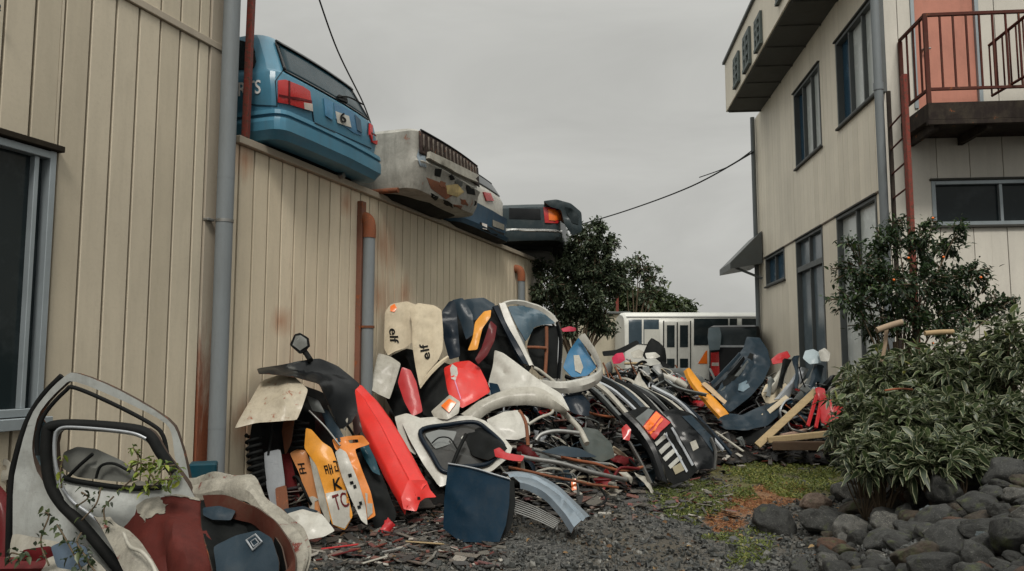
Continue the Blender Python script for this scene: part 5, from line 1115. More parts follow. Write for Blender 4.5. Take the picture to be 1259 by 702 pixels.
T(sheet('black_core_panel', [(560, 380, 9.6), (600, 372, 9.6), (630, 400, 9.5), (655, 450, 9.3), (640, 470, 9.2), (600, 470, 9.2), (565, 452, 9.2)], BLACK, bulge=.05, rough=.02), 'large black panel behind the orange and dark red strips', 'car panel')
T(sheet('black_backing_sheet', [(470, 442), (500, 428), (535, 440), (560, 452), (570, 500), (545, 525), (490, 522), (468, 490)] and [(472, 442, 8.95), (500, 428, 9.0), (535, 440, 9.0), (562, 452, 9.0), (570, 500, 8.7), (545, 525, 8.6), (492, 522, 8.5), (474, 490, 8.7)], BLACK, bulge=.05, rough=.03), 'large crumpled black sheet behind the cream and red panels', 'metal sheet')
T(sheet('orange_wing', [(595, 383, 8.95), (604, 381, 8.95), (603, 390, 8.9), (593, 404, 8.85), (587, 430, 8.75), (575, 431, 8.75), (581, 416, 8.8), (584, 396, 8.9)], YELLOW, bulge=.04, rough=.01), 'bright orange curved wing on the upper heap', 'car wing')
T(sheet('dark_red_strip', [(603, 394, 8.9), (611, 401, 8.9), (608, 419, 8.8), (599, 437, 8.7), (588, 448, 8.65), (584, 442, 8.65), (592, 428, 8.75), (598, 410, 8.85)], DRED, bulge=.03), 'dark red strip beside the orange curved wing', 'trim strip')
T(rails('navy_pillar', [(605, 378, 9.2), (617, 402, 9.1), (631, 430, 9.0), (641, 448, 8.9)], [(613, 376, 9.2), (624, 400, 9.1), (640, 428, 9.0), (652, 452, 8.9)], NAVY, prof=((0, 0), (.2, .03), (.8, .03), (1, 0))), 'navy pillar strip left of the white tailgate frame', 'trim strip')
tg = empty('white_tailgate', at(660, 455, 9.4), 'white tailgate frame with slate glass crowning the heap', 'tailgate')
rails('frame', [(612, 374, 9.35), (620, 398, 9.25), (633, 426, 9.1), (646, 452, 8.95)], [(623, 374, 9.35), (633, 398, 9.25), (645, 424, 9.1), (657, 450, 8.95)], WHITE, tg, prof=((0, -.02), (.15, .03), (.85, .03), (1, -.02)))
rails('frame', [(613, 374, 9.35), (625, 369.5, 9.45), (642, 370, 9.6), (660, 375, 9.8), (676, 384, 9.9), (686, 394, 9.9)], [(618, 377, 9.33), (628, 373, 9.42), (644, 373.5, 9.55), (660, 379, 9.7), (674, 387, 9.8), (684, 398, 9.8)], WHITE, tg, prof=((0, -.02), (.3, .02), (.7, .02), (1, -.02)))
sheet('rear_glass', [(624, 376, 9.4), (645, 376, 9.55), (664, 382, 9.7), (684, 397, 9.7), (668, 399, 9.6), (657, 402, 9.5), (650, 415, 9.35), (646, 420, 9.3), (636, 402, 9.3)], paint('slate_gloss_glass', (.05, .09, .12), .12, dirt=.3, coat=.9, dirtc=(.2, .22, .22)), tg, th=.01, bulge=.05, rough=.02)
sheet('inner_panel', [(655, 404, 9.6), (670, 399, 9.7), (687, 401, 9.75), (686, 430, 9.6), (685, 466, 9.4), (665, 462, 9.3), (654, 450, 9.2), (648, 425, 9.4)], BLACK, tg, bulge=-.05)
tube('inner_bar', pts3([(672, 402, 9.45), (672, 430, 9.35), (670, 464, 9.2)]), .022, RUST, tg); tube('inner_bar', pts3([(648, 427, 9.3), (660, 427, 9.3), (672, 428, 9.3)]), .018, RUST, tg); tube('inner_bar', pts3([(656, 452, 9.1), (664, 456, 9.1), (682, 470, 9.1)]), .02, WHITE2, tg)
rails('outer_edge', [(683, 397, 9.75), (687, 420, 9.6), (684, 468, 9.35)], [(687, 397, 9.75), (692, 420, 9.6), (689, 466, 9.35)], BLACKG, tg)
T(sheet('white_wing', [(608, 430, 8.9), (619, 434, 8.85), (643, 452, 8.7), (667, 470, 8.55), (690, 484, 8.45), (701, 505, 8.3), (688, 502, 8.3), (664, 480, 8.45), (640, 480, 8.5), (607, 487, 8.6), (600, 472, 8.7), (606, 450, 8.8)], WHITE, bulge=.05, bw=.12, rough=.006), 'broad white wing sweeping below the tailgate frame', 'car wing')
o = T(sheet('slot_mark_panel', [(601, 470, 8.6), (612, 472, 8.55), (616, 482, 8.5), (604, 486, 8.5)], BLUE2, bulge=.01), 'small blue patch of panel under the broad white wing', 'car part')
T(rails('white_bumper', [(656, 466, 9.0), (688, 470, 8.95), (718, 465, 9.0), (735, 454, 9.1), (728, 434, 9.2), (713, 412, 9.3)], [(667, 477, 8.9), (690, 481, 8.85), (722, 476, 8.9), (741, 462, 9.05), (734, 438, 9.2), (717, 416, 9.3)], WHITE, prof=((0, -.03), (.12, .03), (.5, .06), (.88, .03), (1, -.04)), rough=.004), 'white bumper corner cupping a blue panel at the heap top', 'bumper')
o = T(sheet('blue_panel', [(712, 414, 9.4), (722, 432, 9.35), (734, 451, 9.2), (722, 462, 9.1), (703, 464, 9.1), (692, 452, 9.2), (699, 432, 9.3)], paint('bright_blue_inner', (.015, .12, .24), .35, dirt=.4), bulge=-.06, rough=.015), 'bright blue panel held inside the white bumper corner', 'car panel')
decal('white_smear', [o], [(705, 437), (712, 437), (717, 452), (714, 460), (707, 456)], WHITE2, o, off=.006, res=3)
T(rails('white_arch', [(566, 510, 8.3), (589, 494, 8.35), (613, 482, 8.4), (637, 476, 8.45), (661, 476, 8.45), (681, 487, 8.35), (702, 506, 8.2)], [(584, 520, 8.2), (600, 506, 8.25), (620, 499, 8.3), (640, 497, 8.32), (660, 498, 8.32), (680, 503, 8.25), (696, 509, 8.2)], WHITE2, prof=((0, -.03), (.1, .03), (.5, .05), (.9, .02), (1, -.02))), 'grey-white wheel arch wing in the middle of the heap', 'car wing')
T(sheet('rear_white_wing', [(598, 516, 8.15), (619, 506, 8.2), (637, 504, 8.2), (650, 514, 8.15), (652, 535, 8.05), (635, 541, 8.0), (617, 540, 8.0), (604, 528, 8.05)], WHITE, bulge=.07, bw=.15, rough=.008), 'rounded white wing corner under the grey-white wheel arch', 'car wing')
lu = T(sheet('lamp_unit', [(530, 506, 8.0), (545, 492, 8.05), (553, 485, 8.05), (566, 494, 8.0), (564, 508, 7.95), (550, 516, 7.9), (534, 514, 7.95)], WHITE2, bulge=.04), 'broken lamp unit with orange-red lens near the red bumper', 'lamp')
decal('lens', [lu], [(543, 500), (553, 491), (561, 496), (552, 508)], LENSO, lu, off=.012, th=.01, res=3)
T(sheet('white_filler', [(485, 512, 7.9), (500, 508, 7.95), (522, 516, 7.9), (505, 540, 7.7), (512, 560, 7.6), (500, 552, 7.65), (490, 532, 7.8)], WHITE, bulge=.04, rough=.012), 'white corner piece between the red bumper and the glazed door', 'car part')
wd = T(sheet('glazed_tailgate', [(494, 520, 7.8), (502, 515, 7.85), (530, 513, 7.95), (578, 511, 8.05), (597, 517, 8.0), (615, 533, 7.9), (630, 550, 7.75), (626, 562, 7.65), (604, 580, 7.5), (570, 583, 7.45), (541, 600, 7.35), (520, 570, 7.5), (506, 545, 7.6)], WHITE, th=.03, bulge=.02, bw=.05, res=.04, smooth=2,
    holes=[[(516, 529, 7.75), (552, 521, 7.9), (583, 518, 7.95), (600, 527, 7.9), (621, 548, 7.75), (614, 560, 7.65), (598, 573, 7.55), (570, 576, 7.5), (545, 582, 7.45), (530, 560, 7.55)]]), 'white tailgate with black-edged glass lying at an angle by the red bumper', 'tailgate')
tube('glass_rubber', pts3([(517, 530, 7.72), (552, 522, 7.86), (583, 519, 7.9), (599, 528, 7.86), (619, 548, 7.72), (612, 559, 7.62), (597, 571, 7.52), (570, 574, 7.47), (546, 580, 7.42), (531, 559, 7.52)]), .022, NAVY, wd, closed=True)
sheet('glass_pane', [(518, 531, 7.76), (552, 523, 7.9), (583, 520, 7.95), (598, 529, 7.9), (618, 549, 7.75), (596, 571, 7.55), (570, 574, 7.5), (546, 580, 7.45), (532, 559, 7.55)], paint('smoked_glass', (.035, .035, .033), .12, dirt=.45, coat=.8, dirtc=(.09, .085, .075)), wd, bulge=.02, rough=.006)
sheet('reflection_sticker', [(566, 536, 7.8), (578, 532, 7.85), (588, 543, 7.75), (573, 553, 7.7)], paint('pale_reflection', (.36, .36, .33), .5, dirt=.2), wd, th=.003, bulge=.002)  # pale patch laid on the glass as a painted reflection
sheet('reflection_sticker', [(522, 533, 7.72), (540, 528, 7.78), (562, 530, 7.82), (556, 545, 7.72), (535, 552, 7.6)], paint('grey_haze_reflection', (.15, .16, .155), .25, dirt=.3), wd, th=.003, bulge=.002)  # larger grey patch, a hazy reflection put in as flat colour
tube('wiper', pts3([(556, 572, 7.42), (563, 555, 7.5), (573, 534, 7.65)]), .018, BLACK, wd)
tube('wiper_arc', pts3([(531, 545, 7.6), (540, 538, 7.65), (553, 539, 7.65), (562, 552, 7.6)]), .007, BLACK, wd)
T(sheet('dark_cloth_heap', [(570, 535, 7.8), (590, 525, 7.9), (610, 538, 7.8), (625, 552, 7.6), (600, 566, 7.5), (580, 560, 7.6)], BLACK, bulge=.05, rough=.02), 'crumpled black sheet drooping over the glazed tailgate', 'sheet')
fl = T(sheet('pink_red_lamp', [(607, 553, 7.2), (614, 550, 7.2), (622, 556, 7.2), (645, 560, 7.15), (642, 567, 7.1), (620, 565, 7.1), (609, 562, 7.15)], RED2, bulge=.04, rough=.02), 'small pinkish red broken lamp right of the glazed tailgate', 'lamp')
bl_ = T(sheet('blue_door_skin', [(551, 570, 6.75), (570, 573, 6.7), (588, 577, 6.65), (607, 583, 6.6), (627, 589, 6.55), (626, 620, 6.45), (622, 645, 6.35), (614, 666, 6.25), (590, 667, 6.28), (566, 666, 6.32), (545, 650, 6.4), (546, 615, 6.55)], BLUE2, bulge=.05, bw=.15, rough=.006, smooth=1), 'deep blue door skin standing on the gravel at the heap front', 'car panel')
tube('edge_trim', pts3([(551, 570, 6.73), (570, 573, 6.68), (588, 577, 6.63), (607, 583, 6.58), (627, 589, 6.53)]), .007, SILVER, bl_)
T(sheet('black_panel', [(615, 592, 6.7), (632, 590, 6.75), (634, 620, 6.6), (628, 650, 6.45), (616, 662, 6.4), (618, 630, 6.5)], BLACK, bulge=.02), 'black panel edge directly behind the deep blue door skin', 'car panel')
T(rails('silver_wing', [(616, 581, 6.95), (640, 580, 7.0), (660, 584, 7.0), (681, 593, 6.95), (702, 611, 6.8), (726, 635, 6.6)], [(640, 598, 6.7), (652, 600, 6.7), (665, 607, 6.68), (678, 618, 6.6), (691, 633, 6.5), (704, 651, 6.35)], paint('silver_blue', (.16, .20, .235), .3, metal=.3, dirt=.35, coat=.6), prof=((0, -.03), (.06, .01), (.35, .03), (.45, .01), (.6, .035), (.95, .02), (1, -.03)), rough=.006), 'silver wing arching down to the gravel beside the deep blue skin', 'car wing')
rk = empty('wire_rack', at(660, 645, 6.6), 'wire rack of thin grey rods lying under the silver wing', 'rack')
for i in range(7):
    tube('rod', pts3([(625+i*1.5, 611+i*3.2, 6.75-.04*i), (655+i, 622+i*3.0, 6.68-.04*i), (690-i*1.5, 640+i*1.6, 6.55-.02*i)]), .006, STEEL, rk, n=6)
tube('cross_rod', pts3([(627, 609, 6.75), (634, 634, 6.55)]), .007, STEEL, rk, sub=1, n=6); tube('cross_rod', pts3([(687, 637, 6.6), (684, 652, 6.45)]), .007, STEEL, rk, sub=1, n=6)
for (pts, r, m, lb) in (([(640, 561, 7.6), (690, 570, 7.7), (735, 583, 7.8), (770, 590, 8.0)], .022, STEEL, 'long grey exhaust pipe lying across the lower heap'), ([(690, 562, 7.9), (730, 570, 8.1), (762, 578, 8.3), (790, 574, 8.5)], .016, OR, 'rust-orange rod above the long grey exhaust pipe'),
        ([(625, 575, 7.3), (670, 584, 7.3), (720, 594, 7.5), (760, 600, 7.9)], .013, RUST, 'rusty rod lowest in the lower heap'), ([(655, 552, 7.8), (700, 566, 8.0), (748, 571, 8.2)], .018, STEEL, 'thin grey tube above the rust-orange rod'),
        ([(730, 590, 8.2), (752, 588, 8.2), (763, 575, 8.3), (786, 576, 8.4)], .016, DRED, 'curled dark red rod end by the black tailgate'), ([(659, 542, 7.9), (666, 534, 7.95), (684, 530, 8.0), (712, 532, 8.05)], .022, STEEL, 'pale arched tube below the white wheel arch'),
        ([(735, 596, 7.8), (745, 612, 7.6), (735, 622, 7.5), (715, 620, 7.5)], .012, RUBBER, 'black hose loop at the heap foot'), ([(690, 504, 8.3), (700, 514, 8.3), (713, 528, 8.25), (722, 545, 8.1)], .03, WHITE2, 'white curved strip running down from the broad white wing'),
        ([(638, 505, 8.2), (647, 522, 8.1), (650, 548, 8.0)], .02, RUST, 'rusty upright tube under the wheel arch wing'), ([(650, 522, 8.1), (663, 514, 8.2), (678, 508, 8.25), (681, 500, 8.3)], .016, WHITE2, 'pale bent strut beneath the wheel arch wing')):
    T(tube('pipe', pts3(pts), r, m, wob=.01), lb, 'pipe')
T(sheet('slate_wing', [(664, 555, 7.7), (690, 548, 7.8), (713, 551, 7.8), (735, 562, 7.8), (700, 562, 7.7)], SLATE, bulge=.04), 'slate grey leaf-shaped panel behind the long exhaust pipe', 'car panel')
T(sheet('slate_hood', [(716, 525, 8.6), (735, 528, 8.6), (752, 545, 8.4), (756, 562, 8.3), (740, 568, 8.2), (722, 560, 8.2), (712, 542, 8.4)], paint('dark_green_grey', (.05, .06, .055), .3, dirt=.4, coat=.5), bulge=.08, rough=.01), 'dark grey-green rounded wing left of the black tailgate', 'car wing')
T(sheet('navy_box', [(690, 488, 8.9), (712, 480, 9.0), (726, 496, 8.9), (724, 512, 8.8), (704, 508, 8.8), (694, 498, 8.8)], NAVY, bulge=.06, rough=.02), 'navy crumpled box behind the broad white wing', 'car part')
# diagonal bundle of trim strips
cols = [BLACK, GREY, WHITE2, BLACKG, SILVER, BLACK, SLATE, WHITE2, BLACK, STEEL, BLACKG, GREY, BLACK, WHITE2, SILVER, NAVY]
kk = 0
for i in range(16):
    x = 694+i*7.6; y = 463+i*1.2+random.uniform(-4, 3); Yd = 9.6+i*.1
    L_ = random.uniform(62, 96); sl_ = random.uniform(.66, .84); w = random.uniform(3, 7)
    A = [(x, y, Yd), (x+L_*.35, y+L_*.2*sl_*1.2, Yd-.2), (x+L_*.7, y+L_*.55*sl_*1.25, Yd-.45), (x+L_*.95, y+L_*sl_*1.05, Yd-.7)]
    B_ = [(a+w*.5, b-w, c+.04) for a, b, c in A]
    T(rails('trim_strip', A, B_, cols[i], prof=((0, -.01), (.2, .015), (.8, .015), (1, -.01)), sub=4), 'bent trim strip in the diagonal bundle left of the orange-lit tailgate', 'trim strip', 'trim strips bundled across the heap')
# tailgate with the orange and red lamp
t1 = T(sheet('black_tailgate', [(757, 512, 9.1), (772, 506, 9.2), (790, 500, 9.3), (808, 502, 9.3), (824, 518, 9.2), (842, 548, 9.05), (858, 578, 8.9), (846, 590, 8.8), (828, 596, 8.75), (812, 580, 8.8), (796, 555, 8.9), (775, 530, 9.0)], BLACK, bulge=.05, bw=.1, rough=.006, smooth=1), 'black car tailgate with orange and red lamp lying on its side', 'tailgate')
decal('grey_top', [t1], [(776, 519), (797, 503), (804, 506), (789, 527)], GREY, t1, off=.01, th=.01, res=4)
decal('lamp', [t1], [(788, 527), (806, 507), (823, 521), (803, 541)], LENSR, t1, off=.018, th=.02, res=4)
decal('lamp_amber', [t1], [(790, 526), (806, 508.5), (812, 514), (796, 532)], LENSO, t1, off=.032, th=.01, res=4)
decal('lamp_amber', [t1], [(797, 534), (813, 516), (815, 518), (799, 536)], LENSO, t1, off=.032, th=.01, res=4)
for i in range(4):
    a = (803+i*6, 546+i*9); decal('plate_line', [t1], [(a[0], a[1]), (a[0]+14, a[1]-13), (a[0]+17, a[1]-9), (a[0]+3, a[1]+4)], paint('plate_pale', (.36, .36, .33), .4, dirt=.5), t1, off=.012, th=.006, res=3)
decal('brass_plate', [t1], [(826, 575), (838, 568), (842, 578), (830, 584)], paint('tarnished_tan', (.25, .22, .14), .4), t1, off=.012, res=3)
decal('chrome_line', [t1], [(824, 527), (826, 526), (852, 572), (850, 574)], SILVER, t1, off=.016, th=.01, res=4); decal('chrome_line', [t1], [(817, 534), (819, 533), (845, 580), (843, 582)], SILVER, t1, off=.016, th=.01, res=4)
T(rails('black_arch_strip', [(762, 512, 9.0), (780, 530, 8.9), (796, 556, 8.75), (808, 590, 8.6)], [(775, 508, 9.0), (793, 527, 8.9), (811, 556, 8.75), (822, 598, 8.6)], BLACKG, prof=((0, 0), (.3, .05), (.7, .05), (1, 0))), 'black arched strip along the left edge of the black tailgate', 'trim strip')
T(rails('silver_edge_strip', [(772, 545, 8.8), (785, 568, 8.65), (799, 596, 8.5)], [(776, 543, 8.8), (789, 566, 8.65), (803, 595, 8.5)], STEEL), 'thin steel strip left of the black arched strip', 'trim strip')
T(sheet('red_lamp', [(764, 527, 8.9), (770, 521, 8.9), (776, 528, 8.85), (774, 542, 8.8), (766, 540, 8.8)], LENSR, bulge=.04), 'red lamp fragment just left of the black tailgate', 'lamp')
T(sheet('orange_lamp', [(702, 590, 7.5), (708, 588, 7.5), (709, 602, 7.45), (703, 603, 7.45)], LENSO, bulge=.02), 'tiny orange lens hanging near the heap foot', 'lamp')
t2 = T(sheet('black_hatch', [(814, 506, 9.9), (830, 502, 10.0), (850, 508, 10.0), (868, 522, 9.9), (879, 536, 9.8), (880, 560, 9.6), (877, 576, 9.5), (854, 578, 9.45), (842, 555, 9.6), (828, 526, 9.8)], BLACKG, bulge=.07, bw=.15, rough=.01), 'glossy black hatch behind the black tailgate at the heap right end', 'tailgate')
decal('label_patch', [t2], [(848, 544), (855, 541), (859, 551), (852, 555)], WHITE2, t2, off=.006, res=3); decal('panel_step', [t2], [(838, 512), (850, 511), (876, 538), (876, 556), (862, 536)], SLATE, t2, off=.006, res=5)
T(rails('steel_lip', [(872, 540, 9.7), (878, 556, 9.6), (877, 578, 9.5)], [(876, 538, 9.7), (882, 556, 9.6), (880, 578, 9.5)], STEEL), 'thin steel lip on the right end of the glossy hatch', 'trim strip')
# upper middle debris
T(sheet('white_triangle_panel', [(775, 478, 11.2), (782, 464, 11.3), (785.6, 456, 11.3), (789, 466, 11.3), (800, 481, 11.1), (787, 479, 11.1)], WHITE2, smooth=1, bulge=.01), 'pale triangular metal piece standing in the upper debris', 'metal piece')
T(sheet('pink_red_cloth', [(752, 440, 12.5), (758, 434, 12.5), (766, 433, 12.5), (769, 443, 12.4), (762, 447, 12.4), (754, 447, 12.4)], paint('crimson_cloth', (.45, .015, .06), .6, coat=0), bulge=.06, rough=.03), 'crimson rag on top of the debris below the dark tree', 'rag')
T(sheet('red_roof_piece', [(690, 404, 11.5), (700, 401, 11.5), (708, 403, 11.5), (708, 407, 11.5), (692, 408, 11.4)], paint('crimson_plastic', (.35, .012, .04), .5), bulge=.02), 'thin crimson plate right of the white tailgate frame', 'plate')
T(sheet('black_seat', [(790, 436, 12.8), (797, 420, 12.9), (801, 415, 12.9), (810, 420, 12.9), (818, 428, 12.8), (820, 446, 12.7), (806, 448, 12.6), (795, 444, 12.7)], BLACK, bulge=.12, rough=.02), 'dark hump of torn seat in front of the microbus', 'car seat')
T(sheet('dark_rail', [(740, 432, 13.2), (758, 430, 13.2), (783, 418, 13.3), (786, 422, 13.2), (762, 436, 13.1), (742, 438, 13.1)], BLACK, bulge=.02), 'long dark strip below the pale shed', 'trim strip')
for i, (p, q, m, lb) in enumerate((((815, 461, 11.9), (832, 469, 11.8), WHITE, 'upper white roll lying beside the orange bumper'), ((832, 468, 11.7), (846, 476, 11.6), WHITE2, 'lower white roll lying beside the orange bumper'))):
    T(tube('white_roll', pts3([p, q]), .055, m, sub=1, n=14), lb, 'roll')
for (pl_, m, lb) in (([(775, 433, 12.9), (786, 429, 12.9), (793, 433, 12.9), (790, 440, 12.8), (778, 440, 12.8)], WHITE2, 'pale bundle left of the dark seat hump'), ([(793, 434, 12.5), (806, 433, 12.5), (812, 438, 12.5), (806, 441, 12.4), (795, 441, 12.4)], WHITE, 'white pad in front of the dark seat hump'),
        ([(790, 442, 12.2), (806, 441, 12.2), (813, 447, 12.1), (800, 450, 12.0), (790, 448, 12.1)], paint('pale_grey_pad', (.32, .32, .29), .5, dirt=.4), 'pale grey pad below the white pad'), ([(786, 452, 12), (798, 450, 12), (800, 460, 11.9), (790, 462, 11.9)], GREY, 'grey metal box above the pale triangle'),
        ([(802, 450, 12.0), (812, 447, 12.0), (818, 456, 11.9), (808, 462, 11.8)], STEEL, 'rounded grey can right of the grey metal box')):
    T(sheet('bundle', pl_, m, bulge=.06, rough=.02), lb, 'bundle')
T(tube('plank_edge', pts3([(768, 447, 12.3), (785, 447, 12.2), (800, 449, 12.1)]), .02, WOOD), 'tan stick under the pale pads', 'stick')
T(rails('grey_curved_rail', [(802, 455, 11.9), (815, 468, 11.7), (835, 480, 11.5), (868, 488, 11.2)], [(803, 452, 11.9), (817, 464, 11.7), (837, 476, 11.5), (872, 484, 11.2)], GREY), 'grey curved rail running to the orange bumper', 'rail')
# right-hand heap
T(rails('orange_bumper', [(842, 455, 11.6), (847, 468, 11.5), (860, 486, 11.35), (872, 501, 11.2), (884, 514, 11.1)], [(848, 453, 11.7), (856, 463, 11.6), (868, 478, 11.45), (889, 499, 11.2), (897, 509, 11.15)], YELLOW, prof=((0, -.03), (.1, .02), (.5, .04), (.9, .02), (1, -.03))), 'worn orange bumper sloping between the two heaps', 'bumper')
T(rails('tan_strip', [(862, 472, 11.4), (876, 484, 11.3), (891, 497, 11.1)], [(868, 472, 11.5), (880, 482, 11.4), (893, 495, 11.2)], paint('tan_plastic', (.42, .30, .18), .5), sub=4), 'tan strip along the right edge of the worn orange bumper', 'trim strip')
dp = T(sheet('slate_door', [(918, 414, 12.9), (934, 415, 12.9), (944, 430, 12.7), (948, 448, 12.5), (938, 470, 12.2), (922, 488, 12.0), (897, 508, 11.8), (882, 490, 12.0), (874, 472, 12.3), (890, 454, 12.5), (904, 440, 12.7), (914, 428, 12.8)], SLATE, bulge=.05, bw=.12, rough=.03, rf=3, crease=[((915, 430, 12.6), (880, 480, 12.1), .05, .03), ((930, 440, 12.5), (895, 495, 11.8), -.05, .04)]), 'dented slate blue car bonnet standing up at the right-hand heap', 'car bonnet')
decal('inner_hole', [dp], [(898, 458), (910, 450), (914, 456), (902, 468), (890, 476), (888, 470)], BLACK, dp, off=.008, res=4); decal('inner_hole', [dp], [(922, 434), (927, 436), (925, 443), (919, 440)], BLACK, dp, off=.008, res=4)
decal('pale_patch', [dp], [(908, 472), (918, 468), (922, 476), (914, 482), (907, 480)], paint('pale_slate', (.13, .19, .23), .35, dirt=.4), dp, off=.006, res=4)
for i in range(3):
    T(rails('pillar_strip', [(872+i*6, 472+i*5, 12.2-i*.05), (890+i*6, 454+i*4.6, 12.4), (908+i*5, 434+i*5, 12.6)], [(876+i*6, 474+i*5, 12.15-i*.05), (894+i*6, 456+i*4.6, 12.35), (911+i*5, 437+i*5, 12.55)], (SLATE, BLACKG, GREY)[i], sub=4), ('outer slate', 'middle black', 'inner grey')[i]+' pillar strip on the left edge of the dented slate bonnet', 'trim strip')
T(sheet('dark_bumper', [(880, 508, 11.7), (897, 508, 11.7), (912, 510, 11.6), (934, 500, 11.7), (950, 495, 11.8), (966, 488, 11.9), (962, 507, 11.6), (944, 523, 11.4), (920, 529, 11.3), (892, 528, 11.3), (880, 520, 11.5)], SLATE, bulge=.09, bw=.15, rough=.02), 'dark bumper curving along the foot of the right-hand heap', 'bumper')
T(sheet('black_liner', [(876, 516, 11.6), (900, 528, 11.5), (930, 530, 11.4), (950, 522, 11.4), (940, 545, 11.3), (905, 548, 11.4), (880, 540, 11.5)], BLACK, bulge=.04), 'black liner beneath the curving dark bumper', 'car part')
T(sheet('cream_disc', [(936, 484, 11.9), (941, 473, 12.0), (952, 468, 12.05), (966, 471, 12.0), (974, 481, 11.95), (971, 492, 11.8), (956, 498, 11.8), (941, 495, 11.8)], LIGHTCREAM, bulge=.03), 'cream round lid tucked behind the long plank', 'lid')
a_, b_ = at(931, 548, 10.9), at(1003, 481, 11.4); T(bar('plank', a_, b_, .10, .035, WOOD, upv=V((0, -1, .6)), bev=.005), 'long tan plank slanting up from the grass to the red chair', 'plank')
a_, b_ = at(938, 512, 11.5), at(968, 488, 11.7); T(bar('plank', a_, b_, .07, .03, LIGHTCREAM, upv=V((0, -1, .6)), bev=.005), 'short pale board just behind the long tan plank', 'plank')
a_, b_ = at(880, 531, 10.9), at(914, 555, 10.4); T(bar('stick', a_, b_, .03, .02, WHITE2, upv=V((0, 0, 1)), bev=.003), 'thin pale stick on the grass in front of the right-hand heap', 'stick')
for i, (p, q, m, w_, lb) in enumerate((((944, 541, 10.9), (1030, 532, 10.7), WOOD, .10, 'upper grey-tan board lying below the red chair'), ((950, 548, 10.8), (1050, 548, 10.4), paint('dark_wood', (.07, .045, .03), .7, dirt=.5, coat=0), .14, 'dark wooden beam lying lowest below the red chair'), ((960, 536, 11.1), (1000, 527, 11.2), paint('pinkish_wood', (.33, .22, .17), .7, dirt=.4, coat=0), .06, 'pinkish offcut on the boards below the red chair'))):
    T(bar('board', at(*p), at(*q), w_, w_*.8, m, upv=V((0, 0, 1)), bev=.006), lb, 'board')
# red chair
rc = empty('red_chair', at(1012, 530, 11.0), 'red plastic chair tipped over beside the hedge', 'chair')
sheet('seat', [(1005, 500, 11.1), (1013, 492, 11.1), (1028, 491, 11.05), (1038, 502, 11.0), (1036, 516, 10.9), (1024, 523, 10.85), (1010, 520, 10.95)], RED2, rc, th=.02, bulge=.08, bw=.12, rough=.004)
rails('backrest', [(1002, 478, 11.3), (1006, 470+6, 11.3), (1014, 478, 11.25)], [(1003, 492, 11.2), (1009, 492, 11.2), (1017, 493, 11.15)], RED2, rc, prof=((0, 0), (.5, .03), (1, 0)), th=.015)
for (p, q) in (((993, 524, 10.9), (1004, 486, 11.2)), ((1003, 526, 10.85), (1010, 490, 11.2)), ((1016, 524, 10.8), (1020, 508, 11.0)), ((1030, 528, 10.75), (1030, 508, 10.95))): bar('leg', at(*p), at(*q), .045, .03, RED2, rc, upv=V((0, -1, 0)))
T(sheet('red_part', [(948, 442, 12.5), (956, 435, 12.6), (968, 431, 12.6), (972, 438, 12.5), (962, 446, 12.4), (950, 448, 12.4)], RED2, bulge=.06), 'red panel scrap on the top of the right-hand heap', 'car part')
T(sheet('pale_bag', [(987, 440, 11.8), (990, 431, 11.9), (1000, 429, 11.9), (1009, 434, 11.85), (1010, 446, 11.7), (996, 448, 11.7)], paint('pale_blue_bag', (.35, .42, .45), .5, dirt=.2), bulge=.12, rough=.02), 'pale blue bag on the top right of the right-hand heap', 'bag')
T(sheet('pale_bag', [(1006, 432, 11.7), (1014, 428, 11.7), (1021, 434, 11.6), (1019, 444, 11.5), (1009, 444, 11.6)], WHITE, bulge=.1, rough=.02), 'white bag beside the pale blue bag', 'bag')
for i, (px, py, L_, m) in enumerate(((950, 452, 30, WHITE2), (960, 448, 34, BLACK), (968, 450, 38, SILVER), (978, 448, 38, SLATE), (988, 450, 40, GREY), (996, 452, 42, SLATE), (1004, 455, 38, BLACKG), (944, 458, 25, GREY))):
    jx = (9, 2, 14, -4, 12, 6, 18, 0)[i]; py += (0, -6, 3, -9, 2, -4, 6, 5)[i]; A = [(px+jx, py, 12.1-i*.06), (px+jx*.2, py+L_*.45, 11.95-i*.06), (px-jx*.9-3, py+L_, 11.8-i*.06)]; B_ = [(a+random.uniform(4, 14), b+random.uniform(-3, 6), c+random.uniform(-.05, .1)) for a, b, c in A]
    T(rails('car_panel', A, B_, m, prof=((0, -.02), (.2, .03), (.6, .02), (1, -.02)), sub=5, rough=.02, seed=i), ('pale cream', 'black', 'bright silver', 'slate', 'mid grey', 'second slate', 'glossy black', 'leftmost grey')[i]+' curved panel in the fan behind the cream lid', 'car panel')
T(sheet('blue_stopper', [(966, 490, 11.7), (973, 488, 11.7), (975, 495, 11.6), (968, 497, 11.6)], BLUE2, bulge=.03), 'small blue cap beside the cream lid', 'cap')
# ------------------------------------------------------------------ filler scrap: one of each kind, then copies
def proto(fn): return fn()
def at0(o): # move mesh so its centre is the origin
    me = o.data; c = sum((v.co for v in me.vertices), V())/len(me.vertices); me.transform(Matrix.Translation(-c)); o.location = (0, 0, 0); return o
def p_strip(L_=.8, w=.07, bend=.2, tw=.0):
    bm = bmesh.new(); rows = []
    for i in range(13):
        t = i/12-.5; c = V((t*L_, 0, bend*(.25-t*t)*L_*2)); a = tw*t
        rows.append([bm.verts.new(c+V((noise.noise(V((i, j, L_)))*.006, (j/3-.5)*w*math.cos(a), (j/3-.5)*w*math.sin(a)+(.012 if j in (1, 2) else 0)))) for j in range(4)])
    for i in range(12):
        for j in range(3): bm.faces.new((rows[i][j], rows[i][j+1], rows[i+1][j+1], rows[i+1][j]))
    o = from_bm('bent_strip', bm, None); m = o.modifiers.new('t', 'SOLIDIFY'); m.thickness = .006; return o
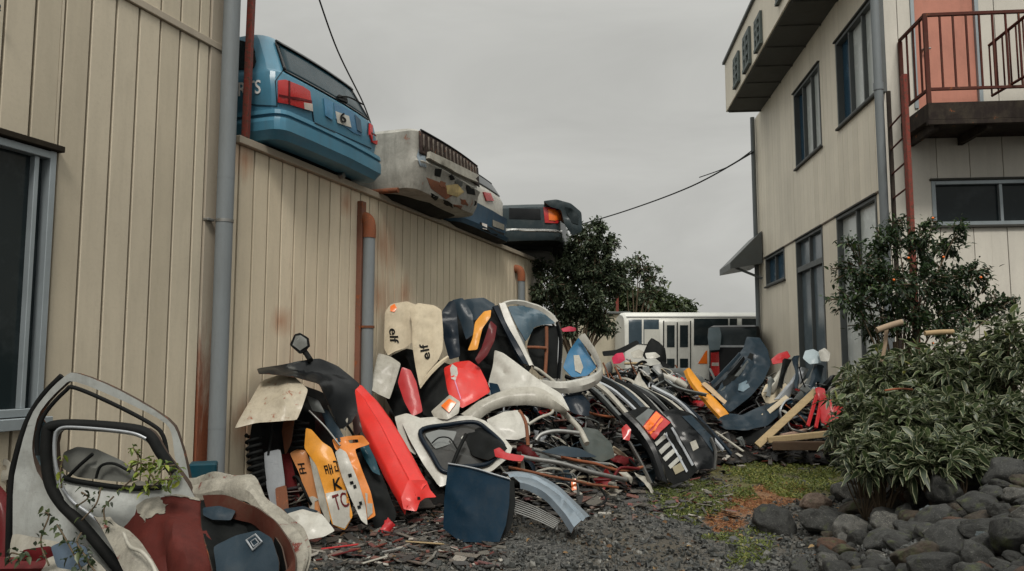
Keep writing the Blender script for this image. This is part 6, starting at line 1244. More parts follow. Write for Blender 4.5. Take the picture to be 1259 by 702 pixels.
def p_panel(w=.45, h=.35, bul=.1, sd=0):
    bm = bmesh.new(); n = 12; R = []
    for i in range(n+1):
        row = []
        for j in range(n+1):
            x = (i/n-.5)*w; y = (j/n-.5)*h*(1-.3*(i/n)); q = V((x, y, 0))
            z = bul*(1-(2*i/n-1)**2)*(1-(2*j/n-1)**4)+.05*noise.fractal(q*5+V((sd, 0, 0)), 1, 2, 3)
            x += .05*noise.noise(V((j*.4, sd, 1))) if i in (0, n) else 0; y += .05*noise.noise(V((i*.4, sd, 5))) if j in (0, n) else 0
            row.append(bm.verts.new((x, y, z)))
        R.append(row)
    for i in range(n):
        for j in range(n): bm.faces.new((R[i][j], R[i][j+1], R[i+1][j+1], R[i+1][j]))
    o = from_bm('torn_sheet_metal', bm, None); m = o.modifiers.new('t', 'SOLIDIFY'); m.thickness = .006; return o
def p_pipe(pts, r, nm): return tube(nm, [V(p) for p in pts], r, None, n=8)
def p_rim():
    bm = bmesh.new(); prof = [(-.07, .15), (-.08, .165), (-.06, .16), (-.04, .14), (.04, .14), (.06, .16), (.08, .165), (.07, .15), (.05, .12), (.03, .05), (.03, .01)]; rg = []
    for i in range(24):
        a = 2*math.pi*i/24; rg.append([bm.verts.new((p[1]*math.cos(a)*(1 if p[1] > .1 or i % 4 < 3 else .7), p[1]*math.sin(a), p[0])) for p in prof])
    for i in range(24):
        for j in range(len(prof)-1):
            if 7 <= j <= 8 and i % 4 == 0: continue
            bm.faces.new((rg[i][j], rg[i][j+1], rg[(i+1) % 24][j+1], rg[(i+1) % 24][j]))
    return from_bm('alloy_wheel', bm, None, split=40)
def p_tyre():
    bm = bmesh.new(); n = 28; rg = []; prof = [(-.07, .19), (-.085, .22), (-.085, .25), (-.07, .28), (-.03, .29), (.03, .29), (.07, .28), (.085, .25), (.085, .22), (.07, .19)]
    for i in range(n):
        a = 2*math.pi*i/n; rg.append([bm.verts.new((p[1]*math.cos(a), p[1]*math.sin(a), p[0])) for p in prof])
    for i in range(n):
        for j in range(len(prof)-1): bm.faces.new((rg[i][j], rg[i][j+1], rg[(i+1) % n][j+1], rg[(i+1) % n][j]))
    return from_bm('tyre', bm, None, split=50)
def p_box():
    bm = bmesh.new(); box_bm(bm, Matrix(), -.12, .12, -.08, .08, -.05, .05, .015); box_bm(bm, Matrix(), -.06, .16, -.03, .03, .04, .08, .01)
    bmesh.ops.recalc_face_normals(bm, faces=bm.faces)
    for v in bm.verts: v.co += V((noise.noise(v.co*9), noise.noise(v.co*8+V((3, 0, 0))), noise.noise(v.co*7)))*.02
    return from_bm('crushed_housing', bm, None, smooth=False)
def p_hood(r=.25):
    bm = bmesh.new(); rows = []
    for i in range(15):
        a = math.pi*(.08+.84*i/14); rows.append([bm.verts.new(((r+q[0])*math.cos(a), q[1], (r+q[0])*math.sin(a)*.8)) for q in ((0, -.10), (.015, -.09), (.03, 0), (.05, .08), (.12, .13), (.22+.04*noise.noise(V((i*.5, 0, 0))), .15))])
    for i in range(14):
        for j in range(5): bm.faces.new((rows[i][j], rows[i][j+1], rows[i+1][j+1], rows[i+1][j]))
    o = from_bm('wheel_arch', bm, None, split=50); m = o.modifiers.new('t', 'SOLIDIFY'); m.thickness = .006; return o
KINDS = [('bent_strip', lambda: p_strip(.8, .06, .15), [BLACK, GREY, STEEL, WHITE2, BLACKG, SILVER], 84, 'bent metal strip lodged in the scrap heap', 'metal strip'),
         ('bent_strip', lambda: p_strip(.55, .09, .5, 1.2), [BLACK, SLATE, WHITE2, DRED, SILVER], 60, 'twisted trim strip lodged in the scrap heap', 'metal strip'),
         ('torn_panel', lambda: p_panel(.45, .35, .08, 1), [BLACK, SLATE, WHITE2, GREY, SILVER, NAVY, BLACKG], 70, 'torn sheet metal panel lodged in the scrap heap', 'torn panel'),
         ('torn_panel', lambda: p_panel(.3, .5, .12, 7), [BLACKG, NAVY, WHITE, GREY, BLACK, DRED], 56, 'curved torn body panel lodged in the scrap heap', 'torn panel'),
         ('bent_pipe', lambda: p_pipe([(-.5, 0, 0), (-.2, .03, .05), (.15, -.05, .02), (.5, .1, -.06)], .018, 'bent_pipe'), [STEEL, RUST, BLACK, OR], 50, 'bent thin pipe lodged in the scrap heap', 'pipe'),
         ('hose', lambda: p_pipe([(-.3, 0, 0), (-.25, .2, .1), (0, .28, .05), (.2, .1, -.05), (.1, -.12, .05), (-.12, -.05, .1)], .015, 'hose'), [RUBBER], 34, 'looped black hose lodged in the scrap heap', 'hose'),
         ('alloy_wheel', p_rim, [STEEL, SILVER], 5, 'bare wheel rim lodged in the scrap heap', 'wheel rim'), ('tyre', p_tyre, [RUBBER], 4, 'worn black tyre half buried in the scrap heap', 'tyre'),
         ('crushed_housing', p_box, [BLACK, GREY, BLACK, WHITE2, RUST], 64, 'crushed plastic housing lodged in the scrap heap', 'car part'),
         ('wheel_arch', p_hood, [BLACK, WHITE2, SLATE, SILVER], 20, 'loose curved wheel arch lodged in the scrap heap', 'wheel arch')]
cnt = 0
for (nm, fn, ms, n, lb, cat) in KINDS:
    src = None; k = 0; tries = 0
    while k < n and tries < 4000:
        tries += 1
        b = random.choices(MB, weights=[m[2]*m[3]*m[4]+.15 for m in MB])[0]
        x = b[0]+random.gauss(0, b[3]*.6); y = b[1]+random.gauss(-.08, b[4]*.6)
        if (x+4.5-KL*y) < .25 or (RW.n.x*(x-RW.p.x)+RW.n.y*(y-RW.p.y)) < .25 or y < 6.2: continue
        h = float(heap(np.array(x), np.array(y)))
        if h < .1 and random.random() > .15: continue
        if src is None: src = at0(fn()); src.data.materials.append(ms[0]); o = src; 
        else: o = src.copy(); COL.objects.link(o)
        if nm in ('tyre',): h *= .8
        o.location = (x, y, h+float(gz(x, y))+random.uniform(-.02, .10)); o.rotation_euler = (random.gauss(0, .6), random.gauss(.35, .5), random.uniform(-1.3, 1.3)); s_ = random.uniform(.4, .95); o.scale = (s_,)*3
        o.material_slots[0].link = 'OBJECT'; o.material_slots[0].material = random.choice(ms)
        tag(o, lb, cat, nm.replace('_', ' ')+'s of the scrap heap'); k += 1; cnt += 1
def hit_heap(px, py):
    d = ray(px, py); t = 5.2
    while t < 15.5:
        p = CAM+d*(t/d.y)
        if p.z < float(heap(np.array(p.x), np.array(p.y)))+float(gz(p.x, p.y))+.02: return p
        t += .04
    return None
def p_frame(w=.5, h=.35, r=.016):
    return tube('window_frame', [V((-w/2, 0, -h/2)), V((-w/2*.8, .02, h/2*.8)), V((0, .03, h/2)), V((w/2*.7, .02, h/2*.85)), V((w/2, 0, h/4)), V((w/2*.9, 0, -h/2)), V((0, -.01, -h/2*1.05))], r, None, closed=True, n=8, sub=5, flat=(1, 1.6))
def p_rib(L_=.6):
    o = p_strip(L_, .03, .35); return o
VK = [('loose_window_frame', lambda: p_frame(), [BLACK, WHITE2, SILVER, GREY], 'bare curved window frame caught in the scrap heap', 'frame'), ('loose_window_frame', lambda: p_frame(.38, .5, .012), [BLACK, SILVER, WHITE2, STEEL], 'narrow bent window frame caught in the scrap heap', 'frame'),
      ('thin_strip', lambda: p_rib(), [BLACK, SILVER, WHITE2, STEEL, GREY], 'thin curved strip sticking out of the scrap heap', 'metal strip'), ('bent_strip', lambda: p_strip(.7, .08, .25, .6), [SILVER, WHITE2, BLACKG, SLATE, GREY, LIGHTCREAM], 'wide twisted strip sticking out of the scrap heap', 'metal strip'),
      ('torn_sheet', lambda: p_panel(.4, .25, .10, 21), [WHITE2, SILVER, SLATE, BLACKG, NAVY, BLACK, GREY, DRED], 'small torn metal sheet lying on the scrap heap', 'metal sheet'), ('torn_sheet', lambda: p_panel(.22, .42, .05, 33), [WHITE2, BLACK, GREY, SLATE, ORANGE, RED2], 'slim torn metal sheet lying on the scrap heap', 'metal sheet'),
      ('rod', lambda: p_pipe([(-.45, 0, 0), (-.1, .02, .04), (.25, -.02, 0), (.45, .02, .03)], .010, 'rod'), [STEEL, RUST, RUBBER, OR], 'thin metal rod sticking out of the scrap heap', 'rod'), ('wheel_arch', p_hood, [WHITE2, SILVER, BLACK, GREY], 'curved wheel arch lying on the scrap heap', 'wheel arch'),
      ('crushed_housing', p_box, [BLACK, GREY, WHITE2, RUST, SLATE], 'crushed housing lying on the scrap heap', 'car part')]
AREAS = [([(690, 425), (790, 425), (850, 450), (860, 500), (740, 490)], 165, .95), ([(600, 500), (770, 480), (800, 600), (640, 612)], 110, .68), ([(890, 425), (1020, 440), (1035, 545), (900, 520)], 95, .85), ([(300, 530), (470, 560), (500, 655), (330, 650)], 38, .5), ([(560, 480), (700, 440), (720, 500), (600, 540)], 40, .6), ([(450, 480), (540, 440), (560, 520), (480, 560)], 30, .5)]
srcs = {}
for poly, n, sc_ in AREAS:
    k = 0; tries = 0
    while k < n and tries < n*30:
        tries += 1; xs_ = [p[0] for p in poly]; ys_ = [p[1] for p in poly]; x, y = random.uniform(min(xs_), max(xs_)), random.uniform(min(ys_), max(ys_)); c = False; j = len(poly)-1
        for i in range(len(poly)):
            if (poly[i][1] > y) != (poly[j][1] > y) and x < (poly[j][0]-poly[i][0])*(y-poly[i][1])/(poly[j][1]-poly[i][1])+poly[i][0]: c = not c
            j = i
        if not c: continue
        p = hit_heap(x, y)
        if p is None: continue
        vi = random.choices(range(len(VK)), weights=(11, 9, 12, 14, 18, 16, 9, 3, 6))[0]; nm, fn, ms, lb, cat = VK[vi]
        if vi not in srcs:
            o = at0(fn()); o.data.materials.clear(); o.data.materials.append(ms[0]); srcs[vi] = o
        else: o = srcs[vi].copy(); COL.objects.link(o)
        o.location = p+V((0, -.03, .03)); o.rotation_euler = (random.gauss(0, .7), random.gauss(.45, .45), random.gauss(0, .8)); s_ = random.uniform(.55, 1.15)*sc_*1.1; o.scale = (s_,)*3
        o.material_slots[0].link = 'OBJECT'; o.material_slots[0].material = random.choice(ms); tag(o, lb, cat, 'loose '+nm.replace('_', ' ')+'s on the heap surface'); k += 1; cnt += 1
print('filler', cnt)
# small litter on the gravel at the heap foot (uncountable chips)
def chips(name, n, fx, mat, label, smin=.01, smax=.05, tone=None):
    P = []
    while len(P) < n:
        x, y = fx()
        if (x+4.5-KL*y) < .06: continue
        P.append((x, y, float(gz(x, y))+float(heap(np.array(x), np.array(y)))+random.uniform(.0, .03)))
    P = np.array(P); m = len(P)
    base = np.array([(sx, sy, sz_) for sx in (-1, 1) for sy in (-1, 1) for sz_ in (-1, 1)], float)
    sc = np.stack([rng.gamma(2, smax/2.2, m)+smin, rng.gamma(2, smax/5, m)+smin*.6, np.full(m, .004)], 1)
    v = base[None]*sc[:, None]; R_ = rand_rot(m); E = np.eye(3)[None]*.75+R_*.25
    ang = rng.uniform(0, 6.28, m); Rz = np.zeros((m, 3, 3)); Rz[:, 0, 0] = np.cos(ang); Rz[:, 0, 1] = -np.sin(ang); Rz[:, 1, 0] = np.sin(ang); Rz[:, 1, 1] = np.cos(ang); Rz[:, 2, 2] = 1
    v = np.einsum('nij,nkj->nki', Rz, np.einsum('nij,nkj->nki', E, v))+P[:, None]
    q = np.array([(0, 1, 3, 2), (4, 6, 7, 5), (0, 4, 5, 1), (2, 3, 7, 6), (0, 2, 6, 4), (1, 5, 7, 3)])
    f = q[None]+(np.arange(m)*8)[:, None, None]
    o = np_mesh(name, v.reshape(-1, 3), f.reshape(-1, 4), mat, attr={'tone': np.repeat(rng.uniform(0, 1, m), 8)}); tag(o, label, 'litter', kind='stuff'); return o
CHIP = attr_mat('litter_chips', [(0, (.012, .012, .012)), (.35, (.05, .045, .04)), (.55, (.12, .11, .09)), (.7, (.16, .03, .02)), (.78, (.03, .04, .045)), (.88, (.22, .2, .17)), (1, (.45, .43, .38))], .5)
def foot():
    t = random.random()
    if t < .45: p = at(random.uniform(340, 640), random.gauss(655, 14), 6); g_ = on_ground(random.uniform(350, 620), random.uniform(632, 700)); return g_.x, g_.y
    if t < .8: g_ = on_ground(random.uniform(600, 900), random.uniform(575, 640)); return g_.x, g_.y
    g_ = on_ground(random.uniform(880, 1040), random.uniform(545, 570)); return g_.x, g_.y
chips('litter', 1500, foot, CHIP, 'small plastic and metal chips scattered at the heap foot')
def onheap():
    b = random.choice(MB); return b[0]+random.gauss(0, b[3]*.7), b[1]+random.gauss(0, b[4]*.7)
chips('scrap_fragments', 5200, onheap, CHIP, 'small mixed fragments caught all over the scrap heaps', .012, .09)
for (a, b, c_, m, lb) in (((395, 665, 5.9), (440, 662, 5.95), .03, RED2, 'crimson plastic shard on the ground below the lettered panels'), ((408, 682, 5.7), (438, 672, 5.8), .045, DRED, 'second darker crimson shard nearer the camera'), ((445, 692, 5.5), (476, 682, 5.6), .03, WHITE2, 'white splinter on the litter in the foreground'),
        ((500, 665, 6.1), (545, 662, 6.0), .05, WOOD, 'brown board lying in front of the red bumper tail'), ((470, 680, 5.8), (492, 678, 5.8), .02, STEEL, 'small steel offcut among the foreground litter')):
    p_, q_ = at(*a), at(*b); p_.z = float(gz(p_.x, p_.y))+.03; q_.z = float(gz(q_.x, q_.y))+.05
    T(bar('shard', p_, q_, c_, .012, m, upv=V((0, .3, 1)), bev=.003), lb, 'shard')
# ================================================================== plants and rocks
def leaf_mat(name, stops, edge=None, rough=.45, coat=.15):
    m = bpy.data.materials.new(name); nt, N, L, B = nodes_of(m)
    a = N.new('ShaderNodeAttribute'); a.attribute_name = 'tone'; r = N.new('ShaderNodeValToRGB'); L.new(a.outputs['Fac'], r.inputs['Fac']); e = r.color_ramp.elements
    e[0].position = stops[0][0]; e[0].color = rgba(stops[0][1]); e[1].position = stops[-1][0]; e[1].color = rgba(stops[-1][1])
    for p, c in stops[1:-1]: q = e.new(p); q.color = rgba(c)
    col = r.outputs['Color']
    if edge:
        b = N.new('ShaderNodeAttribute'); b.attribute_name = 'edge'; tc = N.new('ShaderNodeTexCoord'); n = noise_node(nt, tc.outputs['Object'], 30, 3, .6)
        s = N.new('ShaderNodeMath'); s.operation = 'MULTIPLY_ADD'; L.new(n, s.inputs[0]); s.inputs[1].default_value = .35; L.new(b.outputs['Fac'], s.inputs[2])
        col = mix(nt, ramp(nt, s.outputs[0], .88, 1.0), col, edge)
    L.new(col, B.inputs['Base Color']); B.inputs['Roughness'].default_value = rough; B.inputs['Coat Weight'].default_value = coat; B.inputs['Coat Roughness'].default_value = .3
    tr = N.new('ShaderNodeBsdfTranslucent'); L.new(col, tr.inputs['Color']); ms = N.new('ShaderNodeMixShader'); ms.inputs[0].default_value = .3
    L.new(B.outputs[0], ms.inputs[1]); L.new(tr.outputs[0], ms.inputs[2]); L.new(ms.outputs[0], N['Material Output'].inputs['Surface'])
    return m
LT = np.array([0, .3, .62, 1.0]); LWd = np.array([.12, .9, .85, .05])
def leaves(name, P, D, ln, wd, mat, parent=None, tone=None, droop=.35, fold=.25):
    """folded, drooping leaves: P base points, D directions"""
    n = len(P); D = D/np.linalg.norm(D, axis=1, keepdims=True)
    r = rng.normal(size=(n, 3)); Sd = np.cross(D, r+np.array([0, 0, .001])); 
    S2 = np.cross(D, np.array([0, 0, 1.0])[None]+rng.normal(0, .45, (n, 3))); S2 /= np.linalg.norm(S2, axis=1, keepdims=True)+1e-9
    U = np.cross(S2, D); vs = []; ed = []
    for t, w in zip(LT, LWd):
        c = P+D*(ln*t)[:, None]-np.array([0, 0, 1.0])*(ln*droop*t*t)[:, None]
        for s in (-1, 0, 1):
            vs.append(c+S2*(wd*w*.5*s)[:, None]+U*(wd*fold*w*abs(s))[:, None]); ed.append(np.full(n, abs(s)*1.0))
    v = np.stack(vs, 1).reshape(-1, 3); E = np.stack(ed, 1).ravel(); q = []
    for i in range(3):
        for j in range(2): a = i*3+j; q.append((a, a+1, a+4, a+3))
    q = np.array(q); f = q[None]+(np.arange(n)*12)[:, None, None]
    t = tone if tone is not None else rng.uniform(0, 1, n)
    return np_mesh(name, v, f.reshape(-1, 4), mat, parent, attr={'tone': np.repeat(t, 12), 'edge': E}, smooth=True)
BARK = paint('bark', (.10, .075, .05), .85, dirt=.5, coat=0, scale=4)
def branches(name, base, tips, r0, mat, parent, via=.5, droop=0):
    bm = bmesh.new()
    for tp in tips:
        m_ = base.lerp(tp, via)+V((random.uniform(-.08, .08), random.uniform(-.08, .08), .08)); path = catmull([base, m_, tp], 4)
        sweep_bm(path, circ(r0, 5), bm=bm, scales=[1-.75*i/(len(path)-1) for i in range(len(path))])
    return from_bm(name, bm, mat, parent)
def clump_points(centers, rad, per, flat=.8):
    P = []; 
    for c, r in zip(centers, rad):
        k = int(per*r*r/.04) if per < 0 else per
        d = rng.normal(size=(k, 3)); d /= np.linalg.norm(d, axis=1, keepdims=True); rr = r*rng.uniform(.25, 1, (k, 1))**.6
        P.append(np.array(c)+d*rr*np.array([1, 1, flat]))
    return np.concatenate(P)
# ------------------------------------------------------------------ variegated hedge
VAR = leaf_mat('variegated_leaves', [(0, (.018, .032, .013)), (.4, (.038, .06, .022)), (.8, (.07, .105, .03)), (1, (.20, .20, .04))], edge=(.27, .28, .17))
DARKL = leaf_mat('dark_leaves', [(0, (.010, .022, .010)), (.5, (.026, .052, .018)), (.9, (.06, .10, .028)), (1, (.14, .18, .04))], coat=.1, rough=.5)
def shrub(spec, label, nros=210, L_=.13, seed=0):
    (px, py, Yd, rx, ry, rz) = spec
    c = at(px, py, Yd); g0 = float(gz(c.x, c.y))
    t = empty('variegated_shrub', V((c.x, c.y, g0)), label, 'shrub', 'variegated shrubs of the hedge')
    P = []; D = []; base = np.array([c.x, c.y, g0]); tips = []
    for _ in range(nros):
        d = rng.normal(size=3); d /= np.linalg.norm(d); d[2] = abs(d[2])*1.0-.85*rng.random(); r = rng.uniform(.2, 1.0)**.55
        off = d*np.array([rx, ry, rz])*r; lump = 1+.22*noise.noise(V(d)*2.3+V((seed, 0, 0))); off *= lump
        p = np.array(c)+off
        if p[2] < g0+.06: p[2] = g0+.06+.1*rng.random()
        ax = off/np.array([rx, ry, rz]); ax = ax/np.linalg.norm(ax)+np.array([0, 0, .55])+rng.normal(0, .45, 3); ax /= np.linalg.norm(ax)
        if len(tips) < 60: tips.append(V(p))
        k = rng.integers(6, 10); a0 = rng.uniform(0, 6.28); u = np.cross(ax, [.3, .2, .9]); u /= np.linalg.norm(u); w = np.cross(ax, u)
        for i in range(k):
            a = a0+i*2.4; el = rng.uniform(.1, .9); dd = ax*el+(u*math.cos(a)+w*math.sin(a))*(1-.5*el); P.append(p+dd*.01-ax*.02*i/k*2); D.append(dd)
    P = np.array(P); D = np.array(D); n = len(P); ln = L_*rng.uniform(.45, 1.25, n)*np.repeat(rng.uniform(.7, 1.1, n//6+1), 6)[:n]
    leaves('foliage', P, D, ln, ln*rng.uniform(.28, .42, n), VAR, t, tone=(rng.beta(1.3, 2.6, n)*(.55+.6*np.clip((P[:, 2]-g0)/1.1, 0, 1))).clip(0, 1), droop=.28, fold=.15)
    for k_ in range(4): branches('stem', V((c.x+random.uniform(-.16, .16), c.y+random.uniform(-.1, .1), g0-.05)), tips[k_::4][:9], .008, BARK, t)
    return t
HS = [((1068, 535, 7.0, .33, .42, .58), 'variegated shrub at the left end of the hedge, nearest the red chair'),
      ((1095, 470, 7.7, .5, .5, .42), 'variegated shrub at the foot of the orange-dotted tree'),
      ((1125, 530, 6.7, .5, .45, .45), 'low variegated shrub in front, with drooping white-edged leaves'),
      ((1088, 558, 6.3, .34, .3, .25), 'lowest variegated shrub spilling over the stones at the hedge foot'),
      ((1150, 560, 6.0, .40, .3, .22), 'low variegated shrub spilling over the lichen-covered stone'),
      ((1175, 465, 7.3, .5, .5, .45), 'tall bright-tipped variegated shrub in the middle of the hedge'),
      ((1200, 535, 6.5, .5, .42, .42), 'shaded variegated shrub above the stones at the right'),
      ((1250, 450, 6.9, .45, .5, .55), 'tallest variegated shrub at the right edge of the photo'),
      ((1275, 530, 6.3, .4, .4, .45), 'shaded variegated shrub cut by the right edge of the photo')]
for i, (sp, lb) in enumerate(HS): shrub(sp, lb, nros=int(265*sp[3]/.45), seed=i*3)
# ------------------------------------------------------------------ tree with orange fruit
def tree(name, trunkpx, Yd, blobs_, label, leafmat, per, L_, label_cat='tree', trunk_r=.04, group=None, wr=.42, fruit=0, tone=(1.4, 2.2), zb=None, limb=1):
    b = at(trunkpx[0], trunkpx[1], Yd); g0 = float(gz(b.x, b.y)) if zb is None else zb
    t = empty(name, V((b.x, b.y, g0)), label, label_cat, group)
    cs = [at(x, y, Yd+dy) for (x, y, r, dy) in blobs_]; rs = [r*Yd/F for (x, y, r, dy) in blobs_]
    top = at(trunkpx[0], trunkpx[1], Yd)
    tube('trunk', [V((b.x, b.y, g0-.1)), V((b.x+.03, b.y, g0+(top.z-g0)*.5)), top], trunk_r, BARK, t, scales=(1.2, .6))
    branches('limbs', V((b.x, b.y, g0+(top.z-g0)*.6)), cs*limb, trunk_r*.4, BARK, t)
    bm = bmesh.new(); P = []; D = []
    for c, r in zip(cs, rs):
        ntw = max(5, int(26*r/.3)) if r > .1 else 4
        for _ in range(ntw):
            d = V(rng.normal(size=3)).normalized(); d.z *= .8; e_ = c+d*r*random.uniform(.6, 1.15); s_ = c.lerp(e_, .2)
            path = catmull([s_, s_.lerp(e_, .5)+V((0, 0, .04*r)), e_], 3); sweep_bm(path, circ(.006*Yd/8, 4), bm=bm, cap=False)
            k = max(3, int(per*r))
            for _ in range(k):
                tt = random.uniform(.25, 1.02); p = s_.lerp(e_, tt); dd = V(rng.normal(size=3))+(e_-s_).normalized()*.9; jit = V(rng.normal(size=3))*L_*.5
                P.append(p+jit); D.append(dd)
    from_bm('twigs', bm, BARK, t)
    P = np.array([p[:] for p in P]); D = np.array([d[:] for d in D]); n = len(P); ln = L_*rng.uniform(.6, 1.25, n)
    leaves('crown', P, D, ln, ln*rng.uniform(wr*.8, wr*1.2, n), leafmat, t, tone=rng.beta(*tone, n), droop=.2)
    if fruit:
        for (x, y) in fruit:
            q = at(x, y, Yd-.55); bmf = bmesh.new(); bmesh.ops.create_icosphere(bmf, subdivisions=2, radius=.012*Yd/8)
            for v in bmf.verts: v.co = v.co*(1+.1*noise.noise(v.co*60))+q
            from_bm('orange_fruit', bmf, LENSO, t)
    return t
tree('fruit_tree', (1100, 420), 8.4, [(1060, 330, 34, 0), (1095, 300, 34, .1), (1130, 295, 30, 0), (1165, 300, 26, .2), (1050, 370, 32, -.1), (1090, 350, 40, -.2), (1130, 345, 42, 0), (1170, 345, 36, .1), (1195, 335, 24, 0), (1110, 395, 36, -.1), (1150, 390, 40, 0), (1195, 380, 32, .1), (1225, 372, 18, 0), (1246, 366, 12, 0), (1070, 400, 24, .3), (1180, 278, 14, 0), (1100, 275, 14, 0), (1215, 350, 12, 0), (1045, 300, 12, 0), (1145, 272, 10, 0)],
     'small glossy dark green tree dotted with orange fruit in front of the pale building', DARKL, 95, .062, trunk_r=.035, fruit=((1147, 268), (1117, 317), (1160, 316), (1206, 341), (1099, 344), (1147, 422)))
# pruned thick boughs on the hedge
T(tube('log', [at(1078, 406, 7.3), at(1095, 400, 7.3), at(1109, 396, 7.3)], .028, paint('cut_branch', (.30, .22, .15), .8, dirt=.4, coat=0), n=10), 'short cut log end poking from the hedge below the fruit tree', 'log')
T(tube('log', [at(1137, 410, 7.2), at(1155, 408.5, 7.2), at(1172, 408, 7.2)], .024, paint('cut_branch_tan', (.34, .24, .13), .8, dirt=.4, coat=0), n=10), 'tan sawn stick lying on the hedge top', 'log')
T(tube('log', [at(1090, 404, 7.4), at(1088, 425, 7.4), at(1084, 445, 7.4)], .018, paint('cut_branch', (.3, .22, .15), .8), n=8), 'forked upright stick under the short cut log', 'log')
T(tube('twig', [at(1088, 480, 6.6), at(1105, 478, 6.6), at(1122, 479, 6.6)], .008, OR, n=6), 'thin orange-brown twig lying across the hedge front', 'twig')
# ------------------------------------------------------------------ dark tree beyond the wall, and far trees
DK2 = leaf_mat('far_dark_leaves', [(0, (.03, .045, .026)), (.5, (.065, .09, .05)), (.9, (.12, .15, .08)), (1, (.2, .22, .13))], rough=.6, coat=0)
tree('dark_tree', (712, 420), 14.2, [(700, 340, 34, 0), (735, 330, 32, .2), (672, 352, 24, -.3), (715, 300, 26, 0), (742, 298, 20, .1), (722, 372, 34, 0), (690, 378, 22, 0), (750, 350, 26, 0), (735, 395, 20, 0), (700, 402, 16, 0), (665, 330, 14, 0), (760, 330, 14, .2), (660, 372, 12, 0), (735, 278, 12, 0), (748, 405, 9, 0), (700, 315, 24, .2)],
     'large dark bushy tree overhanging the end of the storage building', DK2, 120, .075, trunk_r=.09, zb=0, wr=.5)
tree('sparse_tree', (778, 400), 24, [(775, 325, 10, 0), (790, 330, 12, 0), (800, 345, 10, 0), (770, 345, 12, 0), (785, 318, 6, 0), (808, 330, 6, 0), (815, 345, 6, 0), (795, 360, 12, 0)], 'sparse small-leaved tree between the dark tree and the far hedge', DK2, 26, .14, trunk_r=.08, zb=0, wr=.5)
FARL = leaf_mat('far_green_leaves', [(0, (.025, .038, .018)), (.5, (.055, .08, .03)), (1, (.12, .14, .055))])
for i, (x, y, r, Yd, lb) in enumerate(((775, 372, 22, 34, 'rounded far tree directly behind the pale shed'), (800, 370, 18, 35, 'far tree behind the left end of the microbus'), (822, 374, 14, 36, 'lower far tree right of centre behind the microbus'), (843, 378, 9, 37, 'lowest far tree tapering out above the microbus roof'))):
    tree('far_tree', (x, y+20), Yd, [(x, y, r, 0), (x-r*.7, y+r*.4, r*.7, 0), (x+r*.7, y+r*.4, r*.7, 0), (x, y+r, r, 0), (x-r*.3, y-r*.5, r*.45, 0), (x+r*.5, y-r*.3, r*.4, 0)], lb, FARL, 16, .24, trunk_r=.15, zb=0, wr=.6, group='trees beyond the microbus')
# ------------------------------------------------------------------ vines on the doors
VINE = leaf_mat('vine_leaves', [(0, (.03, .06, .012)), (.5, (.10, .15, .02)), (1, (.30, .34, .05))])
DVINE = leaf_mat('dark_vine_leaves', [(0, (.012, .02, .01)), (.7, (.03, .05, .018)), (1, (.08, .10, .03))])
def vine(lines, mat, label, n, L_, r=.004):
    p0 = V(at(*lines[0][0])); t = empty('vine', p0, label, 'plant'); bm = bmesh.new(); P = []; D = []
    for ln in lines:
        path = catmull(pts3(ln), 6); sweep_bm(path, circ(r, 5), bm=bm)
        for _ in range(n):
            q = random.choice(path); P.append((q+V(rng.normal(size=3))*L_*.4)[:]); D.append(rng.normal(size=3)+np.array([0, -.6, .2]))
    from_bm('stems', bm, BARK, t); P = np.array(P); D = np.array(D); k = len(P); l = L_*rng.uniform(.6, 1.2, k)
    leaves('foliage', P, D, l, l*.6, mat, t, tone=rng.beta(2, 1.6, k)); return t
vine([[(150, 600, 3.8), (165, 585, 3.8), (170, 562, 3.85), (163, 550, 3.85)], [(180, 602, 3.8), (185, 582, 3.8), (190, 565, 3.8)], [(205, 600, 3.8), (210, 585, 3.8), (202, 570, 3.8)], [(160, 590, 3.8), (185, 575, 3.8), (215, 572, 3.8)], [(185, 600, 3.8), (200, 590, 3.75), (222, 590, 3.75)], [(160, 575, 3.8), (175, 570, 3.8), (190, 590, 3.78)]], VINE, 'bright yellow-green sprig growing through the white door window', 26, .034)
vine([[(76, 600, 3.82), (74, 580, 3.82), (78, 562, 3.85)]], VINE, 'small green shoot along the left of the door seal', 14, .03)
vine([[(100, 640, 3.7), (118, 620, 3.7), (124, 600, 3.75)], [(95, 622, 3.75), (108, 612, 3.75), (100, 605, 3.75)], [(130, 645, 3.7), (128, 625, 3.72), (140, 610, 3.75)]], DVINE, 'dark creeper stems crossing the lower part of the smaller door', 12, .03)
vine([[(60, 695, 3.6), (50, 665, 3.7), (60, 635, 3.75), (55, 630, 3.75)], [(100, 700, 3.5), (82, 665, 3.6), (70, 645, 3.7)], [(110, 690, 3.5), (95, 668, 3.6), (100, 655, 3.65)], [(130, 720, 3.4), (108, 690, 3.5), (98, 672, 3.6)], [(10, 690, 3.8), (14, 680, 3.8), (30, 684, 3.75)]], DVINE, 'dark trailing creeper at the foot of the white doors', 24, .034)
